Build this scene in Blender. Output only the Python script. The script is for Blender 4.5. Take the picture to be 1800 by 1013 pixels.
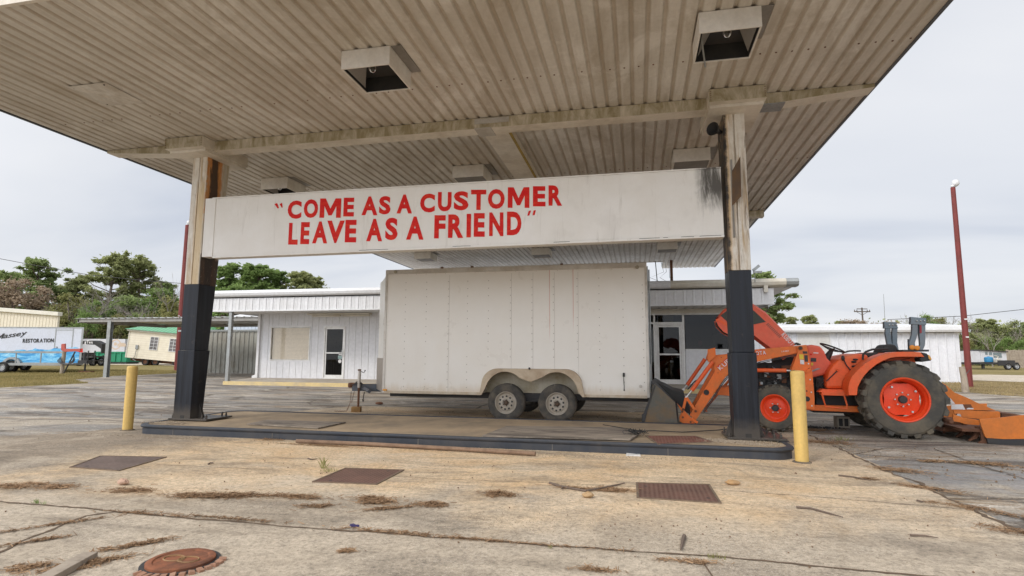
import bpy, bmesh, math, random
import numpy as np
from mathutils import Vector, Matrix, Euler
R = math.radians
SC = bpy.context.scene
for o in list(bpy.data.objects): bpy.data.objects.remove(o)

# ------------------------------------------------------------------ camera
cam = bpy.data.cameras.new('camera'); co = bpy.data.objects.new('camera', cam); SC.collection.objects.link(co)
SC.camera = co
cam.sensor_width = 36; cam.lens = 36*992.9/1800; cam.clip_start = .05; cam.clip_end = 3000
YAW, PITCH, ROLL = R(12.415), R(6.69), R(.2714)
f_ = Vector((-math.sin(YAW)*math.cos(PITCH), math.cos(YAW)*math.cos(PITCH), math.sin(PITCH)))
r_ = Vector((math.cos(YAW), math.sin(YAW), 0)); u_ = r_.cross(f_)
r2 = r_*math.cos(ROLL)+u_*math.sin(ROLL); u2 = -r_*math.sin(ROLL)+u_*math.cos(ROLL)
M = Matrix((r2, u2, -f_)).transposed().to_4x4(); M.translation = (0, 0, 1.25)
co.matrix_world = M
# ------------------------------------------------------------------ world + sun
SUN_EL, SUN_AZ = R(42), R(215)        # azimuth measured clockwise from +Y
w = bpy.data.worlds.new('World'); SC.world = w; w.use_nodes = True
nt = w.node_tree; nt.nodes.clear()
def wn(t): return nt.nodes.new(t)
sky = wn('ShaderNodeTexSky'); sky.sky_type = 'NISHITA'; sky.sun_disc = False
sky.sun_elevation = SUN_EL; sky.sun_rotation = SUN_AZ; sky.air_density = 1; sky.dust_density = 2.5; sky.ozone_density = 1
tc = wn('ShaderNodeTexCoord'); sep = wn('ShaderNodeSeparateXYZ'); nt.links.new(tc.outputs['Generated'], sep.inputs[0])
mx = wn('ShaderNodeMath'); mx.operation = 'MAXIMUM'; mx.inputs[1].default_value = 0.0; nt.links.new(sep.outputs['Z'], mx.inputs[0])
ad = wn('ShaderNodeMath'); ad.operation = 'ADD'; ad.inputs[1].default_value = .16; nt.links.new(mx.outputs[0], ad.inputs[0])
dx = wn('ShaderNodeMath'); dx.operation = 'DIVIDE'; nt.links.new(sep.outputs['X'], dx.inputs[0]); nt.links.new(ad.outputs[0], dx.inputs[1])
dy = wn('ShaderNodeMath'); dy.operation = 'DIVIDE'; nt.links.new(sep.outputs['Y'], dy.inputs[0]); nt.links.new(ad.outputs[0], dy.inputs[1])
cb = wn('ShaderNodeCombineXYZ'); nt.links.new(dx.outputs[0], cb.inputs[0]); nt.links.new(dy.outputs[0], cb.inputs[1])
mp = wn('ShaderNodeMapping'); mp.inputs['Scale'].default_value = (.45, .8, 1); mp.inputs['Rotation'].default_value = (0, 0, R(14)); nt.links.new(cb.outputs[0], mp.inputs[0])
nz = wn('ShaderNodeTexNoise'); nz.inputs['Scale'].default_value = 1.05; nz.inputs['Detail'].default_value = 5; nz.inputs['Roughness'].default_value = .45
nz.inputs['Distortion'].default_value = .35
nt.links.new(mp.outputs[0], nz.inputs['Vector'])
cr = wn('ShaderNodeValToRGB'); nt.links.new(nz.outputs[0], cr.inputs[0])
CL = 7.15
e = cr.color_ramp.elements
e[0].position = .33; e[0].color = (.58*CL, .63*CL, .735*CL, 1)
e[1].position = .70; e[1].color = (.95*CL, .955*CL, .975*CL, 1)
e3 = e.new(.5); e3.color = (.80*CL, .825*CL, .88*CL, 1)
mixn = wn('ShaderNodeMix'); mixn.data_type = 'RGBA'; mixn.inputs[0].default_value = .92
nt.links.new(sky.outputs[0], mixn.inputs[6]); nt.links.new(cr.outputs[0], mixn.inputs[7])
bg = wn('ShaderNodeBackground'); bg.inputs['Strength'].default_value = .12; # cloud layer is thinner and brighter around the hidden sun, behind the camera
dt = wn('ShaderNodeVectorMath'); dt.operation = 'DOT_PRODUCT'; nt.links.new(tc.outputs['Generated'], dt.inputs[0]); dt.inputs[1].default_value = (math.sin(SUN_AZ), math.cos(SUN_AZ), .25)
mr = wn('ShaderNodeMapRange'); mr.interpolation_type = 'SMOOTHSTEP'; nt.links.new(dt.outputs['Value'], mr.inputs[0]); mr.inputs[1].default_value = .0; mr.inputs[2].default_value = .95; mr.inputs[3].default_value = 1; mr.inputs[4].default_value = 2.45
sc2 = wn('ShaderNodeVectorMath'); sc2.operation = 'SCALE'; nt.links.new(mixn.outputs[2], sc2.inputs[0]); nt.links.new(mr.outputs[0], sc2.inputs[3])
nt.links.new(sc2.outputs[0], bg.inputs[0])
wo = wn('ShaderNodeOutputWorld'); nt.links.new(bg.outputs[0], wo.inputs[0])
sl = bpy.data.lights.new('sun', 'SUN'); sl.energy = 1.3; sl.angle = R(14); sl.color = (1, .95, .88)
so = bpy.data.objects.new('sun', sl); SC.collection.objects.link(so)
sd = Vector((math.sin(SUN_AZ)*math.cos(SUN_EL), math.cos(SUN_AZ)*math.cos(SUN_EL), math.sin(SUN_EL)))
so.rotation_euler = sd.to_track_quat('Z', 'Y').to_euler(); so.location = (0, -20, 40)
SC.view_settings.view_transform = 'Standard'; SC.view_settings.look = 'None'; SC.view_settings.gamma = 1
SC.view_settings.exposure = .2
SC.render.engine = 'CYCLES'
try: SC.cycles.max_bounces = 8; SC.cycles.diffuse_bounces = 5; SC.cycles.transparent_max_bounces = 12
except Exception: pass

# ------------------------------------------------------------------ material helpers
class NT:
    def __init__(s, name):
        s.m = bpy.data.materials.new(name); s.m.use_nodes = True; s.t = s.m.node_tree
        s.b = s.t.nodes['Principled BSDF']; s.co = s.t.nodes.new('ShaderNodeTexCoord').outputs['Object']
    def n(s, t): return s.t.nodes.new(t)
    def l(s, a, b): s.t.links.new(a, b)
    def put(s, sock, v):
        if hasattr(v, 'node'): s.l(v, sock)
        elif isinstance(v, (tuple, list)): sock.default_value = tuple(v)+((1,) if len(v) == 3 and len(sock.default_value) == 4 else ())
        else: sock.default_value = v
    def map(s, sc=(1, 1, 1), rot=(0, 0, 0), loc=(0, 0, 0), vec=None):
        m = s.n('ShaderNodeMapping'); s.l(vec or s.co, m.inputs[0]); m.inputs['Scale'].default_value = sc
        m.inputs['Rotation'].default_value = rot; m.inputs['Location'].default_value = loc; return m.outputs[0]
    def noise(s, scale, detail=4, rough=.6, dist=0, vec=None, col=False):
        x = s.n('ShaderNodeTexNoise'); s.l(vec or s.co, x.inputs['Vector']); x.inputs['Scale'].default_value = scale
        x.inputs['Detail'].default_value = detail; x.inputs['Roughness'].default_value = rough; x.inputs['Distortion'].default_value = dist
        return x.outputs[1 if col else 0]
    def vor(s, scale, feat='F1', out=0, vec=None, rnd=1):
        x = s.n('ShaderNodeTexVoronoi'); s.l(vec or s.co, x.inputs['Vector']); x.inputs['Scale'].default_value = scale; x.feature = feat
        x.inputs['Randomness'].default_value = rnd; return x.outputs[out]
    def ramp(s, fac, *st):
        x = s.n('ShaderNodeValToRGB'); s.put(x.inputs[0], fac); e = x.color_ramp.elements
        while len(e) < len(st): e.new(.5)
        for k, (p, c) in enumerate(st):
            e[k].position = p; e[k].color = (c, c, c, 1) if not isinstance(c, tuple) else tuple(c)+(1,)
        return x.outputs[0]
    def mix(s, fac, a, b, blend='MIX'):
        x = s.n('ShaderNodeMix'); x.data_type = 'RGBA'; x.blend_type = blend; s.put(x.inputs[0], fac); s.put(x.inputs[6], a); s.put(x.inputs[7], b); return x.outputs[2]
    def mt(s, op, a, b=0, c=None, clamp=False):
        x = s.n('ShaderNodeMath'); x.operation = op; s.put(x.inputs[0], a); s.put(x.inputs[1], b); x.use_clamp = clamp
        if c is not None: s.put(x.inputs[2], c)
        return x.outputs[0]
    def xyz(s, vec=None):
        x = s.n('ShaderNodeSeparateXYZ'); s.l(vec or s.co, x.inputs[0]); return x.outputs
    def band(s, v, a, b, c, d):
        "0 below a, 1 between b and c, 0 above d"
        u = s.n('ShaderNodeMapRange'); u.interpolation_type = 'SMOOTHSTEP'; s.put(u.inputs[0], v); u.inputs[1].default_value = a; u.inputs[2].default_value = b
        v2 = s.n('ShaderNodeMapRange'); v2.interpolation_type = 'SMOOTHSTEP'; s.put(v2.inputs[0], v); v2.inputs[1].default_value = c; v2.inputs[2].default_value = d
        v2.inputs[3].default_value = 1; v2.inputs[4].default_value = 0
        return s.mt('MULTIPLY', u.outputs[0], v2.outputs[0])
    def bump(s, h, strength=.3, dist=.01):
        x = s.n('ShaderNodeBump'); s.put(x.inputs['Height'], h); x.inputs['Strength'].default_value = strength; x.inputs['Distance'].default_value = dist
        s.l(x.outputs[0], s.b.inputs['Normal'])
    def out(s, col, rough=.6, metal=0, spec=None):
        s.put(s.b.inputs['Base Color'], col); s.put(s.b.inputs['Roughness'], rough); s.b.inputs['Metallic'].default_value = metal
        if spec is not None: s.b.inputs['Specular IOR Level'].default_value = spec
        return s.m
def paint(name, col, dirt=(.16, .12, .08), amt=.35, rough=.5, metal=0, scale=2.0, streak=0, bump=.1, rust=0, spec=.5):
    s = NT(name)
    n1 = s.noise(scale, 6, .65)
    f = s.ramp(n1, (.42, 0.0), (.78, 1.0))
    if streak:
        st = s.noise(1.0, 5, .6, vec=s.map((9*streak, 9*streak, .55)))
        f = s.mt('MAXIMUM', f, s.ramp(st, (.5, 0.0), (.8, 1.0)))
    f = s.mt('MULTIPLY', f, amt)
    c = s.mix(f, col, dirt)
    fine = s.noise(scale*9, 3, .6)
    c = s.mix(.16, c, s.ramp(fine, (.3, .25), (.7, 1.0)), 'MULTIPLY')
    if rust:
        rn = s.noise(scale*2.2, 8, .7, 1.0)
        c = s.mix(s.ramp(rn, (.72-rust*.3, 0.0), (.78-rust*.3, 1.0)), c, s.mix(fine, (.20, .07, .025), (.09, .04, .02)))
    s.bump(s.mt('ADD', n1, fine), bump, .006)
    return s.out(c, s.ramp(s.mt('ADD', f, s.mt('MULTIPLY', fine, .2)), (0, rough), (.8, min(1, rough+.35))), metal, spec)
def leafmat(name, a, b, trans=.25):
    s = NT(name); g = s.n('ShaderNodeNewGeometry'); r = g.outputs['Random Per Island']
    n = s.noise(.35, 3, .6)
    c = s.mix(r, a, b); c = s.mix(s.ramp(n, (.35, 0.0), (.65, 1.0)), c, s.mix(.5, c, tuple(min(1, 1.6*x) for x in b)))
    s.out(c, .7, 0, .25)
    try:
        s.b.inputs['Subsurface Weight'].default_value = 0
        tr = s.n('ShaderNodeBsdfTranslucent'); s.put(tr.inputs[0], c); ms = s.n('ShaderNodeMixShader'); ms.inputs[0].default_value = min(.5, trans*1.8)
        s.l(s.b.outputs[0], ms.inputs[1]); s.l(tr.outputs[0], ms.inputs[2]); s.l(ms.outputs[0], s.t.nodes['Material Output'].inputs[0])
    except Exception: pass
    return s.m
def glassmat(name, tint=(.55, .6, .6), refl=1.0):
    s = NT(name); s.t.nodes.remove(s.b)
    t = s.n('ShaderNodeBsdfTransparent'); t.inputs[0].default_value = tint+(1,)
    g = s.n('ShaderNodeBsdfGlossy'); g.inputs['Roughness'].default_value = .02
    fr = s.n('ShaderNodeFresnel'); fr.inputs[0].default_value = 1.55
    ms = s.n('ShaderNodeMixShader'); s.l(s.mt('MULTIPLY', fr.outputs[0], 1.1*refl, clamp=True), ms.inputs[0])
    s.l(t.outputs[0], ms.inputs[1]); s.l(g.outputs[0], ms.inputs[2]); s.l(ms.outputs[0], s.t.nodes['Material Output'].inputs[0])
    return s.m

# ------------------------------------------------------------------ object helpers
def root_loc(p):
    v = Vector((0, 0, 0))
    while p is not None:
        if p.rotation_euler[:] != (0.0, 0.0, 0.0): return None
        v += p.location; p = p.parent
    return v
def setp(o, label=None, cat=None, group=None, kind=None):
    if label: o['label'] = label
    if cat: o['category'] = cat
    if group: o['group'] = group
    if kind: o['kind'] = kind
    return o
def thing(name, label, cat, loc=(0, 0, 0), rz=0, group=None):
    o = bpy.data.objects.new(name, None); SC.collection.objects.link(o); o.location = loc; o.rotation_euler = (0, 0, rz)
    o.empty_display_size = .2
    return setp(o, label, cat, group)
def copy_tree(o, loc=None, label=None, parent=None):
    c = o.copy(); SC.collection.objects.link(c); c.parent = parent
    if loc is not None: c.location = loc
    if label: c['label'] = label
    for ch in [x for x in bpy.data.objects if x.parent == o]: copy_tree(ch, parent=c)
    return c
class MB:
    def __init__(s): s.v = []; s.f = []; s.mi = []; s.k = 0
    def add(s, vs, fs, k=None):
        n = len(s.v); s.v += [tuple(map(float, p)) for p in vs]
        for f in fs: s.f.append(tuple(i+n for i in f)); s.mi.append(s.k if k is None else k)
        return s
    def box(s, x0, x1, y0, y1, z0, z1, k=None):
        return s.add([(x, y, z) for z in (z0, z1) for y in (y0, y1) for x in (x0, x1)],
                     [(0, 2, 3, 1), (4, 5, 7, 6), (0, 1, 5, 4), (2, 6, 7, 3), (0, 4, 6, 2), (1, 3, 7, 5)], k)
    def obox(s, c, size, rot=(0, 0, 0), k=None):
        m = Euler(rot).to_matrix(); c = Vector(c); h = Vector(size)/2
        vs = [c+m@Vector((sx*h.x, sy*h.y, sz*h.z)) for sz in (-1, 1) for sy in (-1, 1) for sx in (-1, 1)]
        return s.add(vs, [(0, 2, 3, 1), (4, 5, 7, 6), (0, 1, 5, 4), (2, 6, 7, 3), (0, 4, 6, 2), (1, 3, 7, 5)], k)
    def prism(s, poly, axis, d0, d1, k=None):
        "poly 2-D: axis 'y' -> (x,z); 'x' -> (y,z); 'z' -> (x,y)"
        n = len(poly); ar = sum(poly[i][0]*poly[(i+1) % n][1]-poly[(i+1) % n][0]*poly[i][1] for i in range(n))
        if ar < 0: poly = poly[::-1]
        def mk(p, d):
            return (p[0], d, p[1]) if axis == 'y' else (d, p[0], p[1]) if axis == 'x' else (p[0], p[1], d)
        vs = [mk(p, d0) for p in poly]+[mk(p, d1) for p in poly]
        fl = (axis == 'y')
        a = tuple(range(n)); b = tuple(range(n, 2*n))
        fs = []
        # d0 < d1 assumed
        if d0 > d1: fl = not fl
        fs.append(a if fl else a[::-1]); fs.append(b[::-1] if fl else b)
        for i in range(n):
            j = (i+1) % n; q_ = (i, j, j+n, i+n); fs.append(q_[::-1] if fl else q_)
        return s.add(vs, fs, k)
    def tube(s, pts, r, seg=8, k=None, caps=True, closed=False):
        pts = [Vector(p) for p in pts]; n = len(pts); rs = r if isinstance(r, (list, tuple)) else [r]*n
        up = Vector((0, 0, 1)); rings = []; prev = None
        for i, p in enumerate(pts):
            if closed: d = (pts[(i+1) % n]-pts[i-1])
            else: d = (pts[min(i+1, n-1)]-pts[max(i-1, 0)])
            d = d.normalized() if d.length > 1e-9 else Vector((0, 0, 1))
            if prev is None:
                a = d.cross(up); a = a if a.length > .05 else d.cross(Vector((1, 0, 0)))
            else: a = prev-d*prev.dot(d)
            a.normalize(); prev = a; b = d.cross(a)
            rings.append([p+(a*math.cos(t)+b*math.sin(t))*rs[i] for t in [2*math.pi*j/seg for j in range(seg)]])
        vs = [v for rg in rings for v in rg]; fs = []
        for i in range(n if closed else n-1):
            i2 = (i+1) % n
            for j in range(seg):
                j2 = (j+1) % seg; fs.append((i*seg+j, i*seg+j2, i2*seg+j2, i2*seg+j))
        if caps and not closed: fs.append(tuple(range(seg))[::-1]); fs.append(tuple(range((n-1)*seg, n*seg)))
        return s.add(vs, fs, k)
    def cyl(s, p0, p1, r0, r1=None, seg=16, k=None): return s.tube([p0, p1], [r0, r0 if r1 is None else r1], seg, k)
    def lathe(s, prof, c, axis='y', seg=32, k=None, closed=False):
        "prof [(radius, offset along axis)]"
        vs = []; n = len(prof); c = Vector(c)
        for r, h in prof:
            for j in range(seg):
                t = 2*math.pi*j/seg; a, b = r*math.cos(t), r*math.sin(t)
                vs.append(c+Vector((a, h, b) if axis == 'y' else (h, a, b) if axis == 'x' else (a, b, h)))
        fs = []
        for i in range(n if closed else n-1):
            i2 = (i+1) % n
            for j in range(seg):
                j2 = (j+1) % seg; q_ = (i*seg+j, i2*seg+j, i2*seg+j2, i*seg+j2)
                fs.append(q_ if axis != 'y' else q_[::-1])
        return s.add(vs, fs, k)
    def ball(s, c, r, seg=10, k=None, sc=(1, 1, 1)):
        prof = [(max(1e-4, r*math.sin(math.pi*i/6)), -r*math.cos(math.pi*i/6)) for i in range(7)]
        n0 = len(s.v); s.lathe(prof, (0, 0, 0), 'z', seg, k)
        for i in range(n0, len(s.v)): v = s.v[i]; s.v[i] = (c[0]+v[0]*sc[0], c[1]+v[1]*sc[1], c[2]+v[2]*sc[2])
        return s
    def quad(s, a, b, c, d, k=None): return s.add([a, b, c, d], [(0, 1, 2, 3)], k)
    def rot(s, n0, pivot, ang, axis='z'):
        m = Matrix.Rotation(ang, 3, axis.upper()) if isinstance(axis, str) else Matrix.Rotation(ang, 3, axis); p = Vector(pivot)
        for i in range(n0, len(s.v)): s.v[i] = tuple(p+m@(Vector(s.v[i])-p))
        return s
    def build(s, name, mat, parent=None, bevel=0, smooth=False, label=None, local=False):
        me = bpy.data.meshes.new(name)
        vs = s.v
        if parent is not None and not local:
            rl = root_loc(parent)
            if rl is not None: vs = [(a-rl.x, b-rl.y, c-rl.z) for a, b, c in vs]
        me.from_pydata(vs, [], s.f); me.update()
        for m in (mat if isinstance(mat, (list, tuple)) else [mat]): me.materials.append(m)
        if any(s.mi): me.polygons.foreach_set('material_index', s.mi)
        if smooth: me.polygons.foreach_set('use_smooth', [True]*len(me.polygons))
        o = bpy.data.objects.new(name, me); SC.collection.objects.link(o); o.parent = parent
        if bevel:
            b = o.modifiers.new('bevel', 'BEVEL'); b.width = bevel; b.segments = 2; b.limit_method = 'ANGLE'; b.angle_limit = R(40)
        if smooth:
            try:
                a_ = o.modifiers.new('wn', 'WEIGHTED_NORMAL'); a_.keep_sharp = True
            except Exception: pass
        if label: o['label'] = label
        return o
def sharp(o, ang=35):
    me = o.data; bm = bmesh.new(); bm.from_mesh(me)
    for e_ in bm.edges:
        if len(e_.link_faces) == 2 and e_.calc_face_angle(0) > R(ang): e_.smooth = False
    bm.to_mesh(me); bm.free(); return o
# text glyphs as meshes ------------------------------------------------
_gl = {}
def glyph(ch, bold=.02, res=4):
    if (ch, bold) in _gl: return _gl[(ch, bold)]
    cu = bpy.data.curves.new('t', 'FONT'); cu.body = ch; cu.offset = bold; cu.resolution_u = res; cu.fill_mode = 'FRONT'
    ob = bpy.data.objects.new('t', cu); SC.collection.objects.link(ob); bpy.context.view_layer.update()
    dg = bpy.context.evaluated_depsgraph_get(); me = bpy.data.meshes.new_from_object(ob.evaluated_get(dg))
    vs = [tuple(v.co[:2]) for v in me.vertices]; fs = [tuple(p.vertices) for p in me.polygons]
    bpy.data.objects.remove(ob); bpy.data.curves.remove(cu); bpy.data.meshes.remove(me)
    x0 = min(v[0] for v in vs); x1 = max(v[0] for v in vs); y0 = min(v[1] for v in vs); y1 = max(v[1] for v in vs)
    vs = [((a-x0)/(x1-x0), (b-y0)/(y1-y0)) for a, b in vs]
    _gl[(ch, bold)] = (vs, fs, x1-x0, y0, y1); return _gl[(ch, bold)]
def put_glyph(mb, ch, O, U, V, bold=.02, k=None, jit=0):
    "glyph stretched so its box is O..O+U (width) and O..O+V (height)"
    vs, fs, *_ = glyph(ch, bold); O = Vector(O); U = Vector(U); V = Vector(V)
    if ch == 'M': vs = [(0, 0), (0, 1), (.27, 1), (.5, .47), (.73, 1), (1, 1), (1, 0), (.78, 0), (.78, .60), (.575, .12), (.425, .12), (.22, .60), (.22, 0)]; fs = [(12, 11, 1, 0), (11, 2, 1), (11, 10, 3, 2), (10, 9, 3), (9, 8, 4, 3), (8, 5, 4), (8, 7, 6, 5)]; fs = [f[::-1] for f in fs]
    N = U.cross(V)
    pv = [O+U*a+V*b for a, b in vs]
    n = Vector((0, 0, 0))
    mb.add(pv, fs, k)
def text_line(mb, txt, O, u, v, h, gap=.12, bold=.02, width=None, space=.45, k=None, lower=True):
    "text from origin O along unit u with letter height h along unit v"
    u = Vector(u).normalized(); v = Vector(v).normalized(); O = Vector(O); items = []; x = 0
    for ch in txt:
        if ch == ' ': x += space*h; continue
        vs, fs, gw, y0, y1 = glyph(ch, bold); s_ = h/.73
        items.append((ch, x, gw*s_, y0*s_, (y1-y0)*s_)); x += gw*s_+gap*h
    tot = x-gap*h; sx = (width/tot) if width else 1
    for ch, xx, ww, yy, hh in items: put_glyph(mb, ch, O+u*xx*sx+v*yy, u*ww*sx, v*hh, bold, k)
    return tot*sx

# ------------------------------------------------------------------ ground materials
def asphalt_mat():
    s = NT('asphalt'); X = s.xyz()
    big = s.noise(.16, 6, .62, .6); lng = s.noise(1, 6, .62, .8, s.map((.22, .75, 1), (0, 0, R(6))))
    sp = s.noise(38, 3, .8); spk = s.vor(52)
    base = s.mix(s.ramp(big, (.35, 0.0), (.68, 1.0)), (.22, .205, .185), (.36, .34, .31))
    base = s.mix(s.ramp(lng, (.44, 0.0), (.58, .85)), base, (.47, .40, .31))
    l2 = s.noise(1, 7, .66, 1.2, s.map((.30, 1.1, 1), (0, 0, R(-4)), (7, 3, 0)))
    base = s.mix(s.ramp(l2, (.49, 0.0), (.59, .85)), base, (.12, .098, .078))
    l3 = s.noise(1, 7, .7, 1.5, s.map((.5, 2.2, 1), (0, 0, R(3)), (2, 8, 0)))
    base = s.mix(s.ramp(l3, (.54, 0.0), (.61, .75)), base, (.27, .185, .105)); l4 = s.noise(1, 7, .72, 1.2, s.map((.7, 1.5, 1), (0, 0, R(-8)), (9, 5, 0))); base = s.mix(s.ramp(l4, (.56, 0.0), (.63, .8)), base, (.56, .50, .42))
    base = s.mix(.5, base, s.ramp(s.noise(11, 5, .8), (.32, .5), (.5, .98), (.7, 1.3)), 'MULTIPLY')
    base = s.mix(.8, base, s.ramp(sp, (.32, .40), (.5, .95), (.72, 1.35)), 'MULTIPLY')
    base = s.mix(s.ramp(spk, (.0, .55), (.28, 0.0)), base, (.45, .42, .37))
    ck = s.vor(.34, 'DISTANCE_TO_EDGE', vec=s.mix(.12, s.map((1, 1.5, 1)), s.noise(1.3, 5, .7, col=True)))
    crk = s.ramp(ck, (.0, 1.0), (.012, 0.0)); crk = s.mt('MULTIPLY', crk, s.ramp(s.noise(.5, 2), (.42, 0.0), (.52, 1.0)))
    base = s.mix(s.mt('MULTIPLY', crk, .85), base, (.05, .035, .02))
    # damp film right of the apron
    wx = s.band(s.mt('ADD', X[0], s.mt('MULTIPLY', s.noise(1.2, 4), 1.6)), 3.3, 4.2, 7.0, 8.6); wy = s.band(s.mt('ADD', X[1], s.mt('MULTIPLY', s.noise(2.2, 4), .9)), 6.3, 7.0, 7.7, 8.6)
    wet = s.mt('MULTIPLY', wx, wy); wet = s.mt('MULTIPLY', wet, s.ramp(s.noise(2.5, 5, .6, .5), (.36, 0.0), (.55, 1.0)))
    base = s.mix(s.mt('MULTIPLY', wet, .5), base, (.17, .18, .19))
    s.bump(s.mt('ADD', s.mt('MULTIPLY', sp, 1.0), s.mt('MULTIPLY', crk, -1.5)), .55, .012)
    return s.out(base, s.ramp(wet, (0, .88), (1, .34)), 0, .3)
def concrete_mat():
    s = NT('concrete'); X = s.xyz()
    n1 = s.noise(.42, 6, .62, .8); n2 = s.noise(1.3, 6, .65, .4); f1 = s.noise(34, 4, .85); f2 = s.noise(110, 2, .8)
    grey = s.mix(s.ramp(n2, (.3, 0.0), (.7, 1.0)), (.38, .315, .235), (.56, .475, .365))
    tan = s.mix(s.ramp(n2, (.3, 0.0), (.7, 1.0)), (.62, .435, .25), (.73, .58, .395))
    # sand washed up against the island, grey weathered slab towards the road
    y = s.mt('ADD', X[1], s.mt('MULTIPLY', s.mt('SUBTRACT', n1, .5), 5.2))
    c = s.mix(s.band(y, 3.9, 5.4, 13.5, 16), grey, tan)
    xx = s.mt('ADD', X[0], s.mt('MULTIPLY', s.mt('SUBTRACT', n1, .5), 4.5))
    c = s.mix(s.mt('MULTIPLY', s.band(xx, -14, -8.6, -7.2, -5.6), .75), c, s.mix(n2, (.13, .115, .10), (.26, .23, .19)))
    c = s.mix(s.mt('MULTIPLY', s.band(xx, 1.0, 2.4, 6, 7), .45), c, grey)
    st = s.noise(1, 6, .7, .8, s.map((.45, 1.3, 1), (0, 0, R(8)), (4, 9, 0)))
    c = s.mix(s.ramp(st, (.47, 0.0), (.64, .75)), c, (.20, .165, .125))
    oil = s.mt('MULTIPLY', s.ramp(s.vor(.62, vec=s.mix(.25, s.map((1, 1.4, 1)), s.noise(1.5, 4, .6, col=True))), (.05, 1.0), (.26, 0.0)), s.ramp(s.noise(3, 5, .7), (.3, .2), (.6, .75)))
    c = s.mix(oil, c, (.16, .13, .105))
    gp = s.noise(1, 5, .6, .5, s.map((.8, 1.2, 1), (0, 0, 0), (1, 2, 0)))
    c = s.mix(s.ramp(gp, (.52, 0.0), (.68, .55)), c, (.62, .53, .41))
    # exposed aggregate
    ag = s.vor(95, 'F1', 0); agc = s.vor(95, 'F1', 1)
    agx = s.mix(s.xyz(agc)[0], (.10, .085, .07), (.68, .60, .50))
    am = s.mt('MULTIPLY', s.ramp(ag, (.34, 1.0), (.5, 0.0)), s.ramp(s.noise(.9, 5, .7, vec=s.map((1, 1, 1), (0, 0, 0), (3, 1, 0))), (.42, .06), (.62, .62)))
    c = s.mix(am, c, agx)
    f0 = s.noise(15, 5, .8); c = s.mix(.5, c, s.ramp(f0, (.32, .45), (.5, .98), (.7, 1.3)), 'MULTIPLY')
    c = s.mix(.7, c, s.ramp(f1, (.3, .30), (.48, .98), (.75, 1.35)), 'MULTIPLY')
    c = s.mix(.35, c, s.ramp(f2, (.3, .55), (.7, 1.3)), 'MULTIPLY')
    s.bump(s.mt('ADD', f1, s.mt('MULTIPLY', f2, .5)), .5, .008)
    return s.out(c, .9, 0, .25)
def dirtgrass_mat(name, a, b, c3):
    s = NT(name)
    n1 = s.noise(.22, 5, .65, .5); n2 = s.noise(5, 5, .75); n3 = s.noise(1, 5, .6, vec=s.map((.15, .9, 1)))
    c = s.mix(s.ramp(n1, (.35, 0.0), (.65, 1.0)), a, b); c = s.mix(s.ramp(n3, (.5, 0.0), (.68, .8)), c, c3)
    c = s.mix(.7, c, s.ramp(n2, (.3, .4), (.7, 1.4)), 'MULTIPLY')
    s.bump(n2, .6, .04)
    return s.out(c, .95, 0, .1)
ASPH = asphalt_mat(); CONC = concrete_mat()
GRASS = dirtgrass_mat('grass_ground', (.17, .15, .055), (.30, .235, .10), (.33, .24, .13))
DRY = dirtgrass_mat('dry_ground', (.30, .22, .12), (.24, .19, .10), (.40, .32, .22))
SANDROAD = dirtgrass_mat('sandy_track', (.55, .47, .37), (.62, .55, .45), (.50, .42, .32))

def sheet(name, poly, z, mat, wob=0, label=None, step=.6, seed=3):
    rnd = random.Random(seed); pts = []
    for i, p in enumerate(poly):
        a = Vector(p[:2]); b = Vector(poly[(i+1) % len(poly)][:2]); L = (b-a).length
        n = max(1, int(min(L, 60)/step)) if wob and L < 60 else 1
        for j in range(n):
            q_ = a.lerp(b, j/n)
            if wob and j: q_ += Vector((rnd.uniform(-1, 1), rnd.uniform(-1, 1)))*wob
            pts.append(q_)
    bm = bmesh.new(); vs = [bm.verts.new((p.x, p.y, z)) for p in pts]; f = bm.faces.new(vs)
    if f.normal.z < 0: f.normal_flip()
    bm.normal_update()
    if f.normal.z < 0: f.normal_flip()
    bmesh.ops.triangulate(bm, faces=bm.faces[:])
    me = bpy.data.meshes.new(name); bm.to_mesh(me); bm.free(); me.materials.append(mat)
    o = bpy.data.objects.new(name, me); SC.collection.objects.link(o); return setp(o, label, None, None, 'structure')
sheet('ground', [(-900, -60), (900, -60), (900, 1400), (-900, 1400)], 0, GRASS)
sheet('parking_lot', [(-60, -40), (60, -40), (46, 2), (22, 10)]+[(11.793, 20.95), (11.444, 21.889), (11.256, 22.998), (10.58, 23.434)]+[(9.5, 28), (8, 36), (-21, 36), (-26.5, 31.4)]+[(-26.874, 30.334), (-27.192, 29.122), (-26.973, 24.599), (-25.055, 21.093), (-21.753, 18.973), (-21.765, 15.712)]+[(-30, 9), (-60, -2)], .004, ASPH, .12)
sheet('apron', [(2.65, -6), (2.65, 9.95), (2.9, 12.2), (1.5, 12.9), (-6.6, 12.6), (-8.2, 9.2), (-8.6, 7.2), (-11.5, 5.2), (-14, 2), (-14, -6)], .008, CONC, .05, step=.35)
sheet('dirt_road', [(-56.536, 48.798), (-41.792, 46.397), (-57.154, 64.879), (-96.881, 94.247), (-139.299, 102.251), (-95.175, 69.902)], .006, SANDROAD, .3)
sheet('gravel_track', [(15.85, 34.714), (17.485, 34.564), (19.837, 31.192), (27.945, 43.864), (23.766, 45.572), (20.456, 44.374)], .006, SANDROAD, .15)
sheet('dry_verge', [(9.701, 23.504), (10.755, 23.819), (11.437, 23.365), (11.617, 22.218), (11.962, 21.248), (13.051, 19.527), (20.781, 30.984), (18.248, 32.314), (17.079, 33.766), (15.379, 34.557), (11.768, 30.804)], .009, DRY, .12)
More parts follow.
